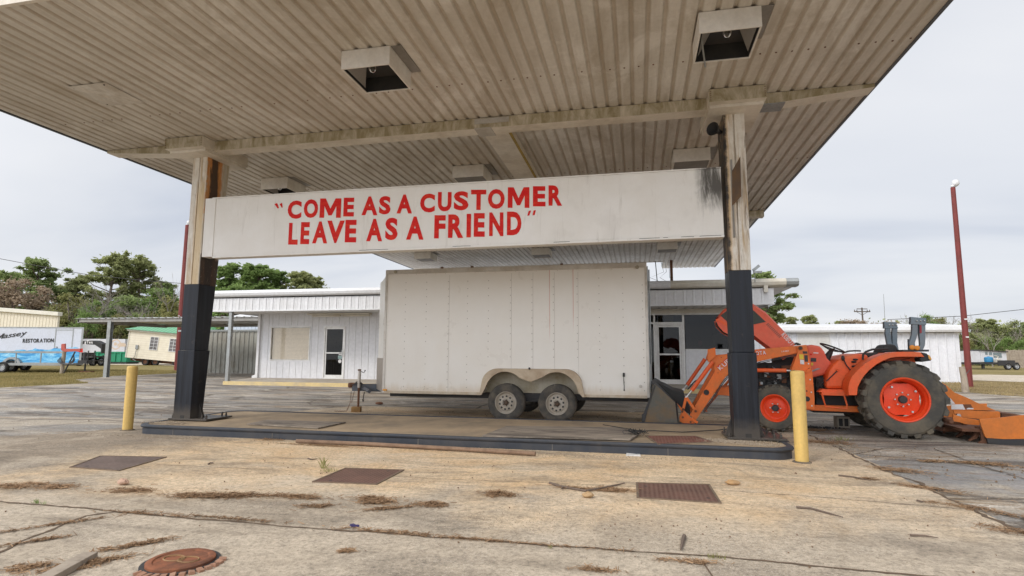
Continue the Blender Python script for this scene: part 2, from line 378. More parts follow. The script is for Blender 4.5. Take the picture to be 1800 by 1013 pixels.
# ---- cracks and joints in the paving
CRACK = paint('crack_dirt', (.12, .082, .052), (.22, .15, .09), .8, .95, 0, 6)
HAIR = paint('joint_dirt', (.15, .115, .08), (.07, .05, .035), .6, .95, 0, 6)
def crack(pts, w0, z=.0115, seed=1, mat=CRACK, rough=.5, step=.06):
    rnd = random.Random(seed); P = [Vector(p) for p in pts]; out = []
    for a, b in zip(P[:-1], P[1:]):
        n = max(1, int((b-a).length/step))
        for j in range(n): out.append(a.lerp(b, j/n))
    out.append(P[-1]); off = 0; L = []; Rr = []
    for i, p in enumerate(out):
        d = (out[min(i+1, len(out)-1)]-out[max(i-1, 0)]).normalized(); nrm = Vector((-d.y, d.x))
        off = off*.85+rnd.uniform(-1, 1)*w0*rough
        ww = w0*(.35+rnd.random()*.9)*(.25 if i in (0, len(out)-1) else 1)
        c = p+nrm*off; L.append((*(c+nrm*ww*.5), z)); Rr.append((*(c-nrm*ww*.5), z))
    m = MB(); n = len(L); m.add(L+Rr, [(i, i+n, i+n+1, i+1) for i in range(n-1)])
    return setp(m.build('pavement_crack', mat), None, None, None, 'structure')
crack([(-5.568, 3.85), (-5.213, 3.859), (-4.602, 3.842), (-4.029, 3.826), (-3.489, 3.811), (-2.999, 3.822), (-2.361, 3.803), (-1.818, 3.838), (-1.244, 3.834), (-0.873, 3.826), (-0.528, 3.805), (-0.094, 3.82), (0.309, 3.822), (0.587, 3.837), (0.884, 3.829), (1.178, 3.807), (1.77, 3.783), (2.499, 3.74)], .03, seed=4, rough=.35)
crack([(-3.862, 2.768), (-3.888, 2.91), (-3.974, 3.109), (-4.057, 3.402), (-4.141, 3.687), (-4.015, 3.813)], .03, seed=5, rough=.4)
crack([(-5.269, 5.497), (-4.374, 5.521), (-3.247, 5.523), (-1.791, 5.546), (-0.668, 5.64), (-0.023, 5.651)], .008, seed=6, mat=HAIR)
crack([(0.722, 5.693), (1.136, 5.682), (1.504, 5.644), (2.057, 5.56), (2.569, 5.482)], .010, seed=7, mat=HAIR)
crack([(2.65, 9.9), (2.66, 8.1), (2.65, 6), (2.64, 4.6), (2.65, 2)], .045, z=.0105, seed=8, rough=.5)
crack([(2.659, 8.132), (3.318, 8.838), (4.19, 8.685), (4.863, 8.433)], .02, seed=9)
crack([(3.886, 8.884), (3.842, 8.102), (3.815, 7.276), (3.862, 6.736)], .02, seed=10)
crack([(0.358, 3.803), (0.369, 3.663), (0.387, 3.553), (0.406, 3.418)], .012, seed=11)
crack([(-7.7, 5.64), (-7.501, 6.036), (-7.108, 6.321), (-6.651, 6.582)], .012, seed=12, mat=HAIR)
crack([(1.2, 13.5), (1.9, 11.5), (2.66, 9.95)], .02, seed=13)
for i, yy in enumerate((12.9, 15.2, 17.4)):
    crack([(-24, yy+.4), (-12, yy-.2), (-3, yy+.1), (6, yy), (14, yy-.4)], .03, z=.0105, seed=20+i, mat=HAIR, step=.2)
crack([(-19, 9.2), (-12, 9.6), (-8.6, 9.1)], .02, seed=31, mat=HAIR, step=.15)

# ------------------------------------------------------------------ general materials
M_WHITE = paint('white_painted_metal', (.73, .73, .73), (.42, .38, .32), .25, .45, 0, 1.2, streak=1)
M_WHITE2 = paint('white_clapboard', (.72, .72, .735), (.45, .42, .38), .22, .55, 0, 1.0, streak=.6)
M_CREAMTRIM = paint('cream_trim', (.70, .66, .57), (.45, .38, .26), .7, .5, 0, .9)
M_DARK = paint('dark_steel', (.035, .035, .037), (.09, .07, .05), .5, .55, 0, 3)
M_BLACK = paint('black_rubber_plastic', (.022, .022, .022), (.10, .085, .065), .35, .6, 0, 4)
M_STEEL = paint('galvanised_steel', (.36, .375, .37), (.20, .18, .15), .5, .42, .6, 3)
M_RUST = paint('rusty_steel', (.19, .085, .045), (.09, .05, .035), .8, .8, .2, 5)
M_WOOD = paint('weathered_wood', (.40, .335, .26), (.17, .13, .095), .8, .85, 0, 4, streak=1)
M_YEL = paint('yellow_paint', (.72, .49, .145), (.36, .25, .10), .7, .5, 0, 3.2, streak=.8, rust=.12)
M_SIDEWALK = paint('sidewalk_concrete', (.42, .37, .30), (.22, .18, .14), .7, .9, 0, 1.5)
M_GLASS = glassmat('window_glass'); M_GLASSD = glassmat('dark_tinted_glass', (.40, .41, .40), .45)
M_CHROME = paint('bright_metal', (.62, .62, .60), (.3, .28, .24), .3, .25, .9, 4)

# ------------------------------------------------------------------ canopy
CX0, CX1, CYN, CYF, CYF2, ZS = -9.26, 3.2, 4.22, 22.4, 24.2, 4.85
def soffit_mat():
    s = NT('soffit_metal')
    n1 = s.noise(.55, 6, .65, .5); n2 = s.noise(1, 6, .65, .4, s.map((7, .5, 7))); n3 = s.noise(14, 4, .7)
    c = s.mix(s.ramp(n1, (.3, 0.0), (.7, 1.0)), (.59, .55, .48), (.74, .70, .63))
    c = s.mix(s.ramp(n2, (.46, 0.0), (.74, .6)), c, (.38, .325, .25))
    c = s.mix(.25, c, s.ramp(n3, (.3, .6), (.7, 1.15)), 'MULTIPLY')
    pn = s.noise(1, 1, .5, 0, s.map((1.1, .12, 1), loc=(3, 0, 0))); c = s.mix(s.ramp(pn, (.40, .28), (.60, 0.0)), c, (.39, .33, .25)); pt = s.noise(1, 7, .72, .8, s.map((1.6, .7, 1), loc=(1, 4, 0))); c = s.mix(s.ramp(pt, (.50, 0.0), (.70, .6)), c, (.36, .29, .20)); p2 = s.noise(1, 6, .7, .8, s.map((1.2, .9, 1), loc=(6, 2, 0))); c = s.mix(s.ramp(p2, (.52, 0.0), (.66, .5)), c, (.82, .79, .73))
    # browner towards the top of the grooves in the sheet
    z = s.xyz()[2]; g = s.ramp(s.mt('MULTIPLY', s.mt('SUBTRACT', z, ZS), 34.0), (.05, 0.0), (.9, 1.0))
    c = s.mix(s.mt('MULTIPLY', g, .42), c, (.38, .295, .20))
    rn = s.noise(2.2, 8, .75, 1.0); c = s.mix(s.ramp(rn, (.735, 0.0), (.77, .8)), c, (.26, .13, .06))
    s.bump(n3, .15, .005)
    return s.out(c, .55, 0, .4)
M_SOF = soffit_mat()
def mould_mat():
    s = NT('mouldy_beam_paint'); n2 = s.noise(1, 6, .7, .6, s.map((6, 6, 2.2))); n1 = s.noise(5, 5, .7)
    c = s.mix(s.ramp(n1, (.3, 0.0), (.7, 1.0)), (.70, .62, .50), (.78, .71, .60))
    c = s.mix(s.ramp(n2, (.30, .25), (.60, .95)), c, (.27, .22, .11)); s.bump(n1, .2, .006)
    return s.out(c, .7)
M_MOULD = mould_mat()
M_BEAM = paint('beam_paint', (.76, .70, .60), (.36, .28, .18), .6, .55, 0, 1.6)
canopy = thing('canopy', 'large flat ribbed metal canopy with grimy cream soffit carried on two half black columns', 'canopy', (-3, 13, 0))
def soffit():
    m = MB(); p = .178; x = CX0+.05; xs = []
    while x < CX1-.06:
        xs += [(x, 0), (x+.112, 0), (x+.132, .026), (x+.158, .026)]; x += p
    def strip(xs, y0, y1):
        n = len(xs); vs = [(a, y0, ZS+b) for a, b in xs]+[(a, y1, ZS+b) for a, b in xs]
        m.add(vs, [(i, i+1, i+1+n, i+n) for i in range(n-1)])
    strip(xs, CYN+.04, CYF); strip([q_ for q_ in xs if q_[0] > 1.08], CYF+.01, CYF2)
    rnd = random.Random(2)
    for yy in (6.9, 10.9, 12.4, 14.6, 16.5, 18.6, 20.4):       # fixing screws
        for i in range(int((CX1-CX0)/p)):
            if rnd.random() < .75:
                cx = CX0+.05+i*p+.05; m.lathe([(.012, -.004), (.011, -.010), (.001, -.012)], (cx, yy+rnd.uniform(-.01, .01), ZS+.004), 'z', 6, 1)
    return m.build('soffit', [M_SOF, M_RUST], canopy)
soffit()
m = MB(); m.box(CX0+.03, CX1-.03, CYN+.03, CYF-.02, ZS+.05, ZS+.34); m.box(1.08, CX1-.03, CYF-.019, CYF2-.05, ZS+.06, ZS+.2); m.build('roof_deck', M_STEEL, canopy)
m = MB()
M_EDGE = paint('dark_edge_trim', (.10, .105, .115), (.05, .045, .04), .5, .4, .3, 2)
m.box(CX0-.012, CX0+.028, CYN-.01, CYF, ZS-.012, ZS+.36); m.build('side_trim', M_EDGE, canopy)
m = MB(); m.box(CX1-.028, CX1+.012, CYN-.01, CYF2, ZS-.012, ZS+.36); m.build('side_trim', M_EDGE, canopy)
m = MB(); m.box(CX0+.03, CX1-.03, CYN-.012, CYN+.03, ZS-.03, ZS+.36); m.build('front_trim', M_BEAM, canopy)
m = MB(); m.box(CX0+.06, 1.08, CYF-.012, CYF+.006, ZS-.02, ZS+.045); m.build('rear_trim', M_BEAM, canopy)
def beam(x0, x1, y0, y1, name='cross_beam'):
    m = MB(); m.box(x0, x1, y0, y1, ZS-.17, ZS-.006, 0); m.f.pop(2); m.mi.pop(2)
    n = len(m.v); m.add([(x0, y0, ZS-.17), (x1, y0, ZS-.17), (x1, y0, ZS-.006), (x0, y0, ZS-.006)], [(0, 1, 2, 3)], 1)
    return m.build(name, [M_BEAM, M_MOULD], canopy)
def end_beam(xa, xb):
    "outer beam stub, tapering towards the canopy edge xb"
    y0, y1 = 8.0, 8.25; m = MB(); m.prism([(xa, ZS-.17), (xb, ZS-.05), (xb, ZS-.006), (xa, ZS-.006)], 'y', y0+.002, y1, 0)
    p = [(xa, y0, ZS-.17), (xb, y0, ZS-.05), (xb, y0, ZS-.006), (xa, y0, ZS-.006)]; m.add(p, [(0, 1, 2, 3) if xb > xa else (3, 2, 1, 0)], 1); m.build('cross_beam', [M_BEAM, M_MOULD], canopy)
end_beam(-7.72, CX0+.04); beam(-6.98, 1.03, 8.0, 8.25); end_beam(1.76, CX1-.04)
beam(CX0+.04, CX1-.04, 14.75, 14.95)
m = MB(); m.box(-2.3, -1.86, 8.26, 14.74, ZS-.14, ZS-.006); m.build('long_beam', M_BEAM, canopy, bevel=.01)
m = MB(); m.box(-1.90, -1.85, 8.27, 14.7, ZS-.1415, ZS-.1402); m.build('rust_line', paint('mustard_stain', (.42, .30, .08), (.2, .13, .05), .7, .8, 0, 8), canopy)
m = MB(); m.box(-2.36, -1.82, 7.985, 8.0, ZS-.1, ZS-.02); m.box(-2.36, -2.1, 7.97, 8.3, ZS-.182, ZS-.172); m.build('splice_plate', paint('faded_splice', (.50, .47, .42), (.3, .25, .2), .6, .6, 0, 6), canopy)
m = MB(); m.box(1.765, 2.05, 7.99, 8.26, ZS-.172, ZS-.158)
for i in range(6): m.ball((1.80+.04*i, 8.04+.1*(i % 2), ZS-.173), .012, 6)
m.build('splice_plate', M_STEEL, canopy)

def column_mat(name, side):
    s = NT(name); X = s.xyz()
    g = s.noise(1, 6, .7, .5, s.map((11, 11, .8))); g2 = s.noise(1, 7, .7, 1.0, s.map((7, 7, 1.0), loc=(3, 2, 1))); f = s.noise(9, 5, .75)
    c = s.mix(s.ramp(f, (.3, 0.0), (.7, 1.0)), (.62, .56, .47), (.76, .72, .64))
    c = s.mix(s.ramp(g, (.45, 0.0), (.62, .85)), c, (.44, .30, .15))
    g3 = s.noise(1, 7, .75, 1.0, s.map((16, 16, 1.1), loc=(8, 2, 5))); c = s.mix(s.ramp(g3, (.56, 0.0), (.66, .8)), c, (.16, .10, .055))
    x0 = X[0]
    if side == 'left':      # rust bleeds down the face towards the sign
        k = s.band(x0, -4.20, -4.17, 9, 10); zz = s.band(X[2], 1.9, 2.4, 9, 10)
        k2 = s.mt('MULTIPLY', s.band(X[1], -4.95, -4.88, -4.55, -4.50), k)
        c = s.mix(s.mt('MULTIPLY', k, s.ramp(s.noise(1, 6, .75, .8, s.map((18, 18, 2))), (.35, .15), (.6, .8))), c, s.mix(f, (.26, .21, .13), (.50, .44, .33)))
        wob = s.noise(1, 6, .7, .6, s.map((14, 14, 3.5))); yy = s.mt('ADD', X[1], s.mt('ADD', s.mt('MULTIPLY', s.mt('SUBTRACT', wob, .5), .22), s.mt('MULTIPLY', s.mt('SUBTRACT', f, .5), .06)))
        c = s.mix(s.mt('MULTIPLY', s.mt('MULTIPLY', k, s.band(yy, -4.92, -4.89, -4.60, -4.50)), s.ramp(g2, (.34, .1), (.48, .95))), c, s.mix(f, (.40, .14, .03), (.68, .30, .07)))
        c = s.mix(s.mt('MULTIPLY', s.mt('MULTIPLY', k, s.band(yy, -4.84, -4.80, -4.68, -4.62)), .93), c, (.035, .022, .015))
        lo = s.band(s.mt('ADD', X[2], s.mt('MULTIPLY', s.mt('SUBTRACT', f, .5), .35)), 2.2, 2.4, 2.84, 3.0)
        c = s.mix(s.mt('MULTIPLY', s.mt('MULTIPLY', lo, k), .93), c, s.mix(s.ramp(s.noise(1, 6, .8, 0, s.map((30, 30, 9))), (.60, 0.0), (.66, 1.0)), (.03, .02, .014), (.40, .32, .24)))
        lf = s.band(x0, -4.38, -4.30, -4.21, -4.18); c = s.mix(s.mt('MULTIPLY', s.mt('MULTIPLY', lf, s.band(X[2], 2, 2.3, 3.9, 4.3)), .7), c, (.62, .46, .24))
    else:                   # black mildew down the face towards the sign
        kk = s.band(s.mt('ADD', x0, s.mt('MULTIPLY', f, .03)), 4.25, 4.27, 4.31, 4.34); c = s.mix(s.mt('MULTIPLY', kk, .55), c, (.60, .38, .15))
        k = s.band(s.mt('ADD', x0, s.mt('MULTIPLY', s.mt('SUBTRACT', f, .5), .07)), 4, 4.1, 4.268, 4.305)
        zf = s.band(s.mt('ADD', X[2], s.mt('MULTIPLY', f, .5)), 1.5, 2.0, 4.75, 5.0)
        mm = s.ramp(s.noise(1, 8, .75, .8, s.map((12, 12, 1.2), loc=(5, 1, 0))), (.52, 1.0), (.72, .45))
        c = s.mix(s.mt('MULTIPLY', s.mt('MULTIPLY', k, zf), mm), c, s.mix(s.ramp(f, (.45, 0.0), (.6, 1.0)), (.018, .015, .012), (.10, .06, .03)))
    pl = s.ramp(s.noise(3.3, 8, .75, 1), (.70, 0.0), (.735, .8)); c = s.mix(pl, c, (.23, .12, .06))
    s.bump(f, .35, .006)
    return s.out(c, .6)
def black_mat():
    s = NT('black_column_paint'); f = s.noise(7, 6, .7); g = s.noise(1, 5, .7, .3, s.map((14, 14, .5)))
    c = s.mix(s.ramp(g, (.4, 0.0), (.7, 1.0)), (.007, .008, .012), (.022, .027, .038)); c = s.mix(s.ramp(s.noise(3, 7, .8), (.62, 0.0), (.72, .6)), c, (.13, .10, .075))
    z = s.xyz()[2]; c = s.mix(s.band(s.mt('ADD', z, s.mt('MULTIPLY', f, .3)), -1, 0, .35, .6), c, s.mix(f, (.05, .045, .04), (.10, .085, .07)))
    s.bump(f, .25, .005); return s.out(c, s.ramp(g, (.3, .28), (.7, .5)), 0, .3)
M_CBLK = black_mat()
def make_column(x0, x1, side, ztop):
    y0, y1 = 8.08, 8.50; zp = 2.40; zj = 1.29; zb = .15
    up = column_mat('column_paint_'+side, side)
    m = MB(); xm = (x0+x1)/2
    def loft(poly, z0, z1, front):
        lo_ = [(x, y if y <= front+.04 else y0+dep(z0)+e_, z0) for (x, y, e_) in poly]; hi = [(x, y if y <= front+.04 else y0+dep(z1)+e_, z1) for (x, y, e_) in poly]; n = len(poly)
        m.add(lo_+hi, [tuple(range(n))[::-1], tuple(range(n, 2*n))]+[(i, (i+1) % n, (i+1) % n+n, i+n) for i in range(n)])
    def dep(z): return .225+.068*z
    def sect(z0, z1, e=0, k=0):   # boxed H section: two flanges with a narrow recess line on the front face
        if side == 'left': g0, g1 = x0+.13, x0+.145
        else: g0, g1 = xm-.012, xm+.006
        poly = [(x0-e, y0-e), (g0, y0-e), (g0, y0+.03), (g1, y0+.03), (g1, y0-e), (x1+e, y0-e), (x1+e, y1+e), (x0-e, y1+e)]
        loft([(a, b, e) for a, b in poly], z0, z1, y0)
    sect(zp, ztop)
    c = m.build('column', up, canopy, bevel=.006, label='rust streaked column at the left end of the slogan board' if side == 'left' else 'column at the right end of the slogan board, black mildew down its inner face')
    m = MB(); loft([(x0, y0, 0), (x1, y0, 0), (x1, y1, 0), (x0, y1, 0)], zj, zp-.001, y0); m.build('painted_shaft', M_CBLK, c, bevel=.006)
    m = MB(); loft([(x0-.018, y0-.018, .018), (x1+.018, y0-.018, .018), (x1+.018, y1, .018), (x0-.018, y1, .018)], zb+.02, zj-.001, y0); m.build('jacket', M_CBLK, c, bevel=.008)
    m = MB(); m.box(x0-.1, x1+.34, y0-.03, y1+.16, zb+.003, zb+.03)
    for sx, ex in ((x0-.018, -.09), (x1+.018, .09)):
        m.prism([(sx, zb+.03), (sx+ex, zb+.03), (sx, zb+.26)], 'y', y0+.16, y0+.175)
        m.prism([(sx, zb+.03), (sx+ex, zb+.03), (sx, zb+.26)], 'y', y0+.2, y0+.215)
    for bx in (x0-.07, x1+.2, x1+.28):
        for by in (y0+.04, y1+.08): m.cyl((bx, by, zb+.03), (bx, by, zb+.075), .018, seg=6); m.cyl((bx, by, zb+.07), (bx, by, zb+.10), .009, seg=6)
    m.build('base_plate', M_CBLK, c, bevel=.003)
    m = MB(); gx = x0+.12; m.box(gx, gx+.075, y0-.0215, y0-.0175, zb+.03, zb+.08); m.build('drain_slot', M_BLACK, c)
    return c
colL = make_column(-7.46, -7.17, 'left', 4.66); colR = make_column(1.25, 1.535, 'right', 4.64)
def cap(x0, x1, y0, y1):
    m = MB(); m.box(x0, x1, y0, y1, ZS-.19, ZS-.008, 0); m.f.pop(2); m.mi.pop(2)
    m.add([(x0, y0, ZS-.19), (x1, y0, ZS-.19), (x1, y0, ZS-.008), (x0, y0, ZS-.008)], [(0, 1, 2, 3)], 1)
    n0 = len(m.v); m.box(x0+.02, x1-.02, y0+.1, y1-.02, ZS-.235, ZS-.192, 0)
    for i in range(5):
        for sx in (x0+.02, x1-.02): m.ball((sx, y0-.002, ZS-.04-.03*i), .007, 6, 2)
    return m.build('column_cap', [M_BEAM, M_MOULD, M_RUST], canopy, bevel=.004)
cap(-7.72, -6.98, 7.72, 8.85); cap(1.03, 1.76, 7.72, 8.85)
for x in (-6.6, -2.9, -7.9, 1.3): 
    m = MB(); m.box(x, x+.1, 22.05, 22.15, 3.7, ZS-.01); m.build('roof_post', M_RUST, canopy)

# ---- light fixtures under the canopy
M_LH = paint('fixture_enamel', (.80, .76, .69), (.40, .33, .24), .45, .5, 0, 2)
M_REF = paint('reflector_metal', (.30, .28, .25), (.13, .12, .10), .5, .5, .2, 2)
M_BULB = glassmat('bulb_glass', (.8, .76, .66), 1.3)
def make_light(x, y, label, closed=False, h=.235):
    L, W = .62, .65; z1 = ZS-.004; z0 = ZS-h; t = thing('canopy_light', label, 'light', (x+L/2, y+W/2, z0), 0, 'box lights under the canopy')
    m = MB(); k = .018
    m.box(x, x+L, y, y+k, z0, z1); m.box(x, x+L, y+W-k, y+W, z0, z1); m.box(x, x+k, y+k, y+W-k, z0, z1); m.box(x+L-k, x+L, y+k, y+W-k, z0, z1)
    m.build('housing', M_LH, t, bevel=.003); m = MB(); a0, a1, b0, b1 = x+k+.001, x+L-k-.001, y+k+.001, y+W-k-.001
    m.box(a0, a1, b0, b0+.004, z0+.012, z1-.032); m.box(a0, a1, b1-.004, b1, z0+.012, z1-.032); m.box(a0, a0+.004, b0+.005, b1-.005, z0+.012, z1-.032); m.box(a1-.004, a1, b0+.005, b1-.005, z0+.012, z1-.032); m.build('inner_lining', M_BLACK, t)
    m = MB(); m.box(x+k, x+L-k, y+k, y+W-k, z1-.03, z1-.01); m.build('inner_box', M_DARK, t)
    if closed:
        m = MB(); m.box(x+k, x+L-k, y+k, y+W-k, z0+.012, z0+.022); m.build('diffuser', M_REF, t)
    else:
        m = MB(); a = [(x+.04, y+.05), (x+L-.04, y+.05), (x+L-.04, y+W-.10), (x+.04, y+W-.10)]; b = [(x+.17, y+.16), (x+L-.17, y+.16), (x+L-.17, y+W-.34), (x+.17, y+W-.34)]
        vs = [(p[0], p[1], z0+.03) for p in a]+[(p[0], p[1], z1-.035) for p in b]
        m.add(vs, [(0, 3, 7, 4), (1, 2, 6, 5), (0, 4, 5, 1)]); m.build('reflector', M_REF, t)
        m = MB(); m.ball((x+L/2, y+.2, z0+.085), .05, 14, 0, (1, 1, 1.15)); m.build('bulb', M_BULB, t, smooth=True)
        m = MB(); m.cyl((x+L/2, y+.2, z0+.13), (x+L/2, y+.2, z1-.03), .022, seg=10); m.build('socket', M_CHROME, t)
    m = MB(); m.box(x+L+.002, x+L+.13, y+.02, y+W+.01, ZS-.005, ZS-.0015); m.build('mounting_plate', M_REF, t)
    return t
make_light(-3.38, 5.80, 'open box light with a clear bulb, nearest one above the slogan letters')
lb = make_light(.71, 5.88, 'open box light hanging above the right column, a loose strut dangling at its left corner')
m = MB(); m.cyl((.76, 6.1, 4.66), (.84, 6.52, 4.56), .010, seg=6); m.build('loose_strut', M_STEEL, lb)
make_light(-7.55, 10.0, 'open box light just above the left end of the slogan board')
make_light(-3.40, 10.05, 'closed box light peeking over the middle of the slogan board', True)
make_light(.70, 9.98, 'closed box light over the blank right end of the slogan board', True)
make_light(-7.70, 18.7, 'far box light below the slogan board, above the front end of the white cargo trailer', True)
make_light(-3.45, 18.7, 'far box light below the slogan board, middle of the far row', True)
make_light(.72, 18.5, 'far box light below the slogan board next to the right column', True)
t = thing('patch_plate', 'dented sheet patch where a box light is missing, far left of the canopy soffit', 'patch', (-7.15, 6.15, ZS))
m = MB(); rnd = random.Random(4); n = 7
vs = [(-7.5+.62*i/(n-1), 5.85+.62*j/(n-1), ZS-.010-(.03*abs(math.sin(i*1.3+j*.8)) if 0 < i < n-1 and 0 < j < n-1 else 0)) for j in range(n) for i in range(n)]
m.add(vs, [(j*n+i, (j+1)*n+i, (j+1)*n+i+1, j*n+i+1) for j in range(n-1) for i in range(n-1)]); m.build('plate', M_SOF, t)
m = MB(); [m.ball((-7.45+.5*(i % 2), 5.9+.5*(i//2), ZS-.012), .012, 6) for i in range(4)]; m.build('bolts', M_DARK, t)

# ---- slogan board
SY = 8.12
def sign_mat():
    s = NT('sign_paint'); X = s.xyz(); n = s.noise(1.2, 6, .7); f = s.noise(1, 7, .75, .6, s.map((8, 8, .9))); g = s.noise(12, 4, .7)
    c = s.mix(s.ramp(n, (.3, 0.0), (.7, 1.0)), (.74, .71, .65), (.82, .80, .76))
    c = s.mix(s.mt('MULTIPLY', s.ramp(f, (.56, 0.0), (.78, .5)), 1), c, (.38, .34, .28))
    xr = s.band(s.mt('ADD', X[0], s.mt('MULTIPLY', s.mt('SUBTRACT', g, .5), .12)), 3.82, 3.98, 9, 10)
    top = s.band(s.mt('ADD', X[2], s.mt('MULTIPLY', f, .9)), .70, 1.15, 9, 10)
    c = s.mix(s.mt('MULTIPLY', s.mt('MULTIPLY', xr, top), s.ramp(f, (.30, .1), (.50, .95))), c, (.05, .042, .03))
    c = s.mix(s.mt('MULTIPLY', s.band(s.mt('ADD', X[0], s.mt('MULTIPLY', s.mt('SUBTRACT', f, .5), .06)), 4.20, 4.235, 9, 10), .93), c, s.mix(g, (.02, .017, .013), (.12, .08, .05)))
    gh = s.noise(1, 3, .5, 0, s.map((2.4, 2, 2.4), loc=(2, 0, 1))); c = s.mix(s.mt('MULTIPLY', s.band(X[0], 1.6, 2.0, 3.9, 4.1), s.ramp(gh, (.55, 0.0), (.66, .15))), c, (.45, .42, .38))
    s.bump(n, .1, .01); return s.out(c, .5)
M_SIGN = sign_mat()
sign = thing('slogan_board', 'long white board with hand painted red slogan spanning between the two canopy columns', 'sign', (-3, SY, 2.9))
SC4 = [(-6.956, 2.87), (-7.032, 3.864), (1.2, 3.846), (1.21, 2.902)]
m = MB(); m.prism(SC4, 'y', SY-.02, SY+.12); m.build('panel', M_SIGN, sign, bevel=.004)
(a0, a1, a2, a3) = SC4
m = MB()
def rail(p, q_, h, y0, y1):
    m.add([(p[0], y0, p[1]), (q_[0], y0, q_[1]), (q_[0], y0, q_[1]+h), (p[0], y0, p[1]+h), (p[0], y1, p[1]), (q_[0], y1, q_[1]), (q_[0], y1, q_[1]+h), (p[0], y1, p[1]+h)],
          [(0, 1, 2, 3), (5, 4, 7, 6), (0, 4, 5, 1), (3, 2, 6, 7), (0, 3, 7, 4), (1, 5, 6, 2)])
rail((a0[0], a0[1]-.035), (a3[0], a3[1]-.035), .032, SY-.035, SY+.14); rail((a1[0], a1[1]+.002), (a2[0], a2[1]+.002), .02, SY-.03, SY+.13)
m.box(-7.166, a0[0]-.004, SY-.03, SY+.14, 2.86, a1[1]+.01)
m.build('frame_rail', M_SIGN, sign, bevel=.003)
m = MB(); rnd = random.Random(5)
for t_ in (.33, .345, .36, .52, .71, .86, .9, .93, .96):
    xx = a0[0]+(a3[0]-a0[0])*t_; zz = a0[1]+(a3[1]-a0[1])*t_; L = rnd.uniform(.1, .5)
    m.box(xx, min(1.2, xx+L*.6), SY-.0375, SY-.0352, zz-.012+.0*L, zz-.007)
m.build('rust_streaks', M_DARK, sign)
def red_mat():
    s = NT('red_sign_enamel'); g = s.noise(1, 5, .6, .5, s.map((5, 5, 16), (0, R(35), 0))); n = s.noise(30, 4, .7)
    c = s.mix(s.ramp(g, (.5, 0.0), (.64, .75)), (.64, .008, .006), (.72, .045, .012)); c = s.mix(s.ramp(n, (.68, 0.0), (.76, .5)), c, (.65, .45, .3))
    return s.out(c, .5, 0, .2)
M_RED = red_mat()
LET = [[('C', (-5.577, 3.602), (-5.323, 3.589), (-5.458, 3.749), (-5.441, 3.442)), ('O', (-5.281, 3.604), (-5.024, 3.591), (-5.16, 3.754), (-5.144, 3.442)), ('M', (-4.992, 3.598), (-4.612, 3.579), (-4.809, 3.749), (-4.794, 3.428)), ('E', (-4.569, 3.592), (-4.382, 3.583), (-4.482, 3.743), (-4.469, 3.433)), ('A', (-4.25, 3.596), (-3.974, 3.582), (-4.117, 3.743), (-4.106, 3.436)), ('S', (-3.95, 3.59), (-3.753, 3.58), (-3.856, 3.734), (-3.847, 3.437)), ('A', (-3.649, 3.594), (-3.39, 3.581), (-3.523, 3.741), (-3.515, 3.435)), ('C', (-3.258, 3.589), (-3.015, 3.576), (-3.139, 3.733), (-3.132, 3.433)), ('U', (-2.966, 3.595), (-2.744, 3.582), (-2.858, 3.742), (-2.852, 3.436)), ('S', (-2.707, 3.596), (-2.471, 3.583), (-2.591, 3.74), (-2.587, 3.439)), ('T', (-2.432, 3.595), (-2.191, 3.581), (-2.313, 3.746), (-2.309, 3.43)), ('O', (-2.163, 3.594), (-1.903, 3.579), (-2.034, 3.741), (-2.031, 3.433)), ('M', (-1.854, 3.598), (-1.522, 3.58), (-1.688, 3.748), (-1.687, 3.431)), ('E', (-1.469, 3.596), (-1.279, 3.585), (-1.373, 3.745), (-1.374, 3.436)), ('R', (-1.234, 3.595), (-1.03, 3.583), (-1.131, 3.744), (-1.132, 3.434)), ('L', (-5.538, 3.196), (-5.366, 3.188), (-5.462, 3.374), (-5.441, 3.011)), ('E', (-5.318, 3.197), (-5.157, 3.19), (-5.247, 3.376), (-5.228, 3.011)), ('A', (-5.103, 3.199), (-4.833, 3.188), (-4.977, 3.375), (-4.959, 3.013)), ('V', (-4.846, 3.199), (-4.536, 3.186), (-4.699, 3.377), (-4.682, 3.008)), ('E', (-4.524, 3.197), (-4.326, 3.188), (-4.432, 3.376), (-4.417, 3.009)), ('A', (-4.152, 3.198), (-3.879, 3.186), (-4.021, 3.374), (-4.008, 3.011)), ('S', (-3.831, 3.203), (-3.622, 3.193), (-3.732, 3.377), (-3.721, 3.019)), ('A', (-3.477, 3.2), (-3.189, 3.187), (-3.337, 3.378), (-3.328, 3.01)), ('F', (-3.016, 3.199), (-2.834, 3.191), (-2.928, 3.378), (-2.921, 3.013)), ('R', (-2.792, 3.2), (-2.545, 3.189), (-2.671, 3.379), (-2.665, 3.011)), ('I', (-2.497, 3.195), (-2.426, 3.192), (-2.464, 3.377), (-2.459, 3.011)), ('E', (-2.382, 3.2), (-2.209, 3.192), (-2.297, 3.38), (-2.293, 3.013)), ('N', (-2.14, 3.2), (-1.92, 3.19), (-2.031, 3.378), (-2.028, 3.013)), ('D', (-1.865, 3.201), (-1.643, 3.191), (-1.755, 3.377), (-1.753, 3.015))]][0]
m = MB()
for ch, l, r, t_, b in LET:
    s_ = (r[1]-l[1])/(r[0]-l[0])
    U = Vector((r[0]-l[0], 0, r[1]-l[1])); V = Vector((0, 0, t_[1]-b[1])); O = Vector((l[0], SY-.0235, (t_[1]+b[1])/2))-V*.5-Vector((0, 0, (r[1]-l[1])/2))
    put_glyph(m, ch, O, U, V, .045)
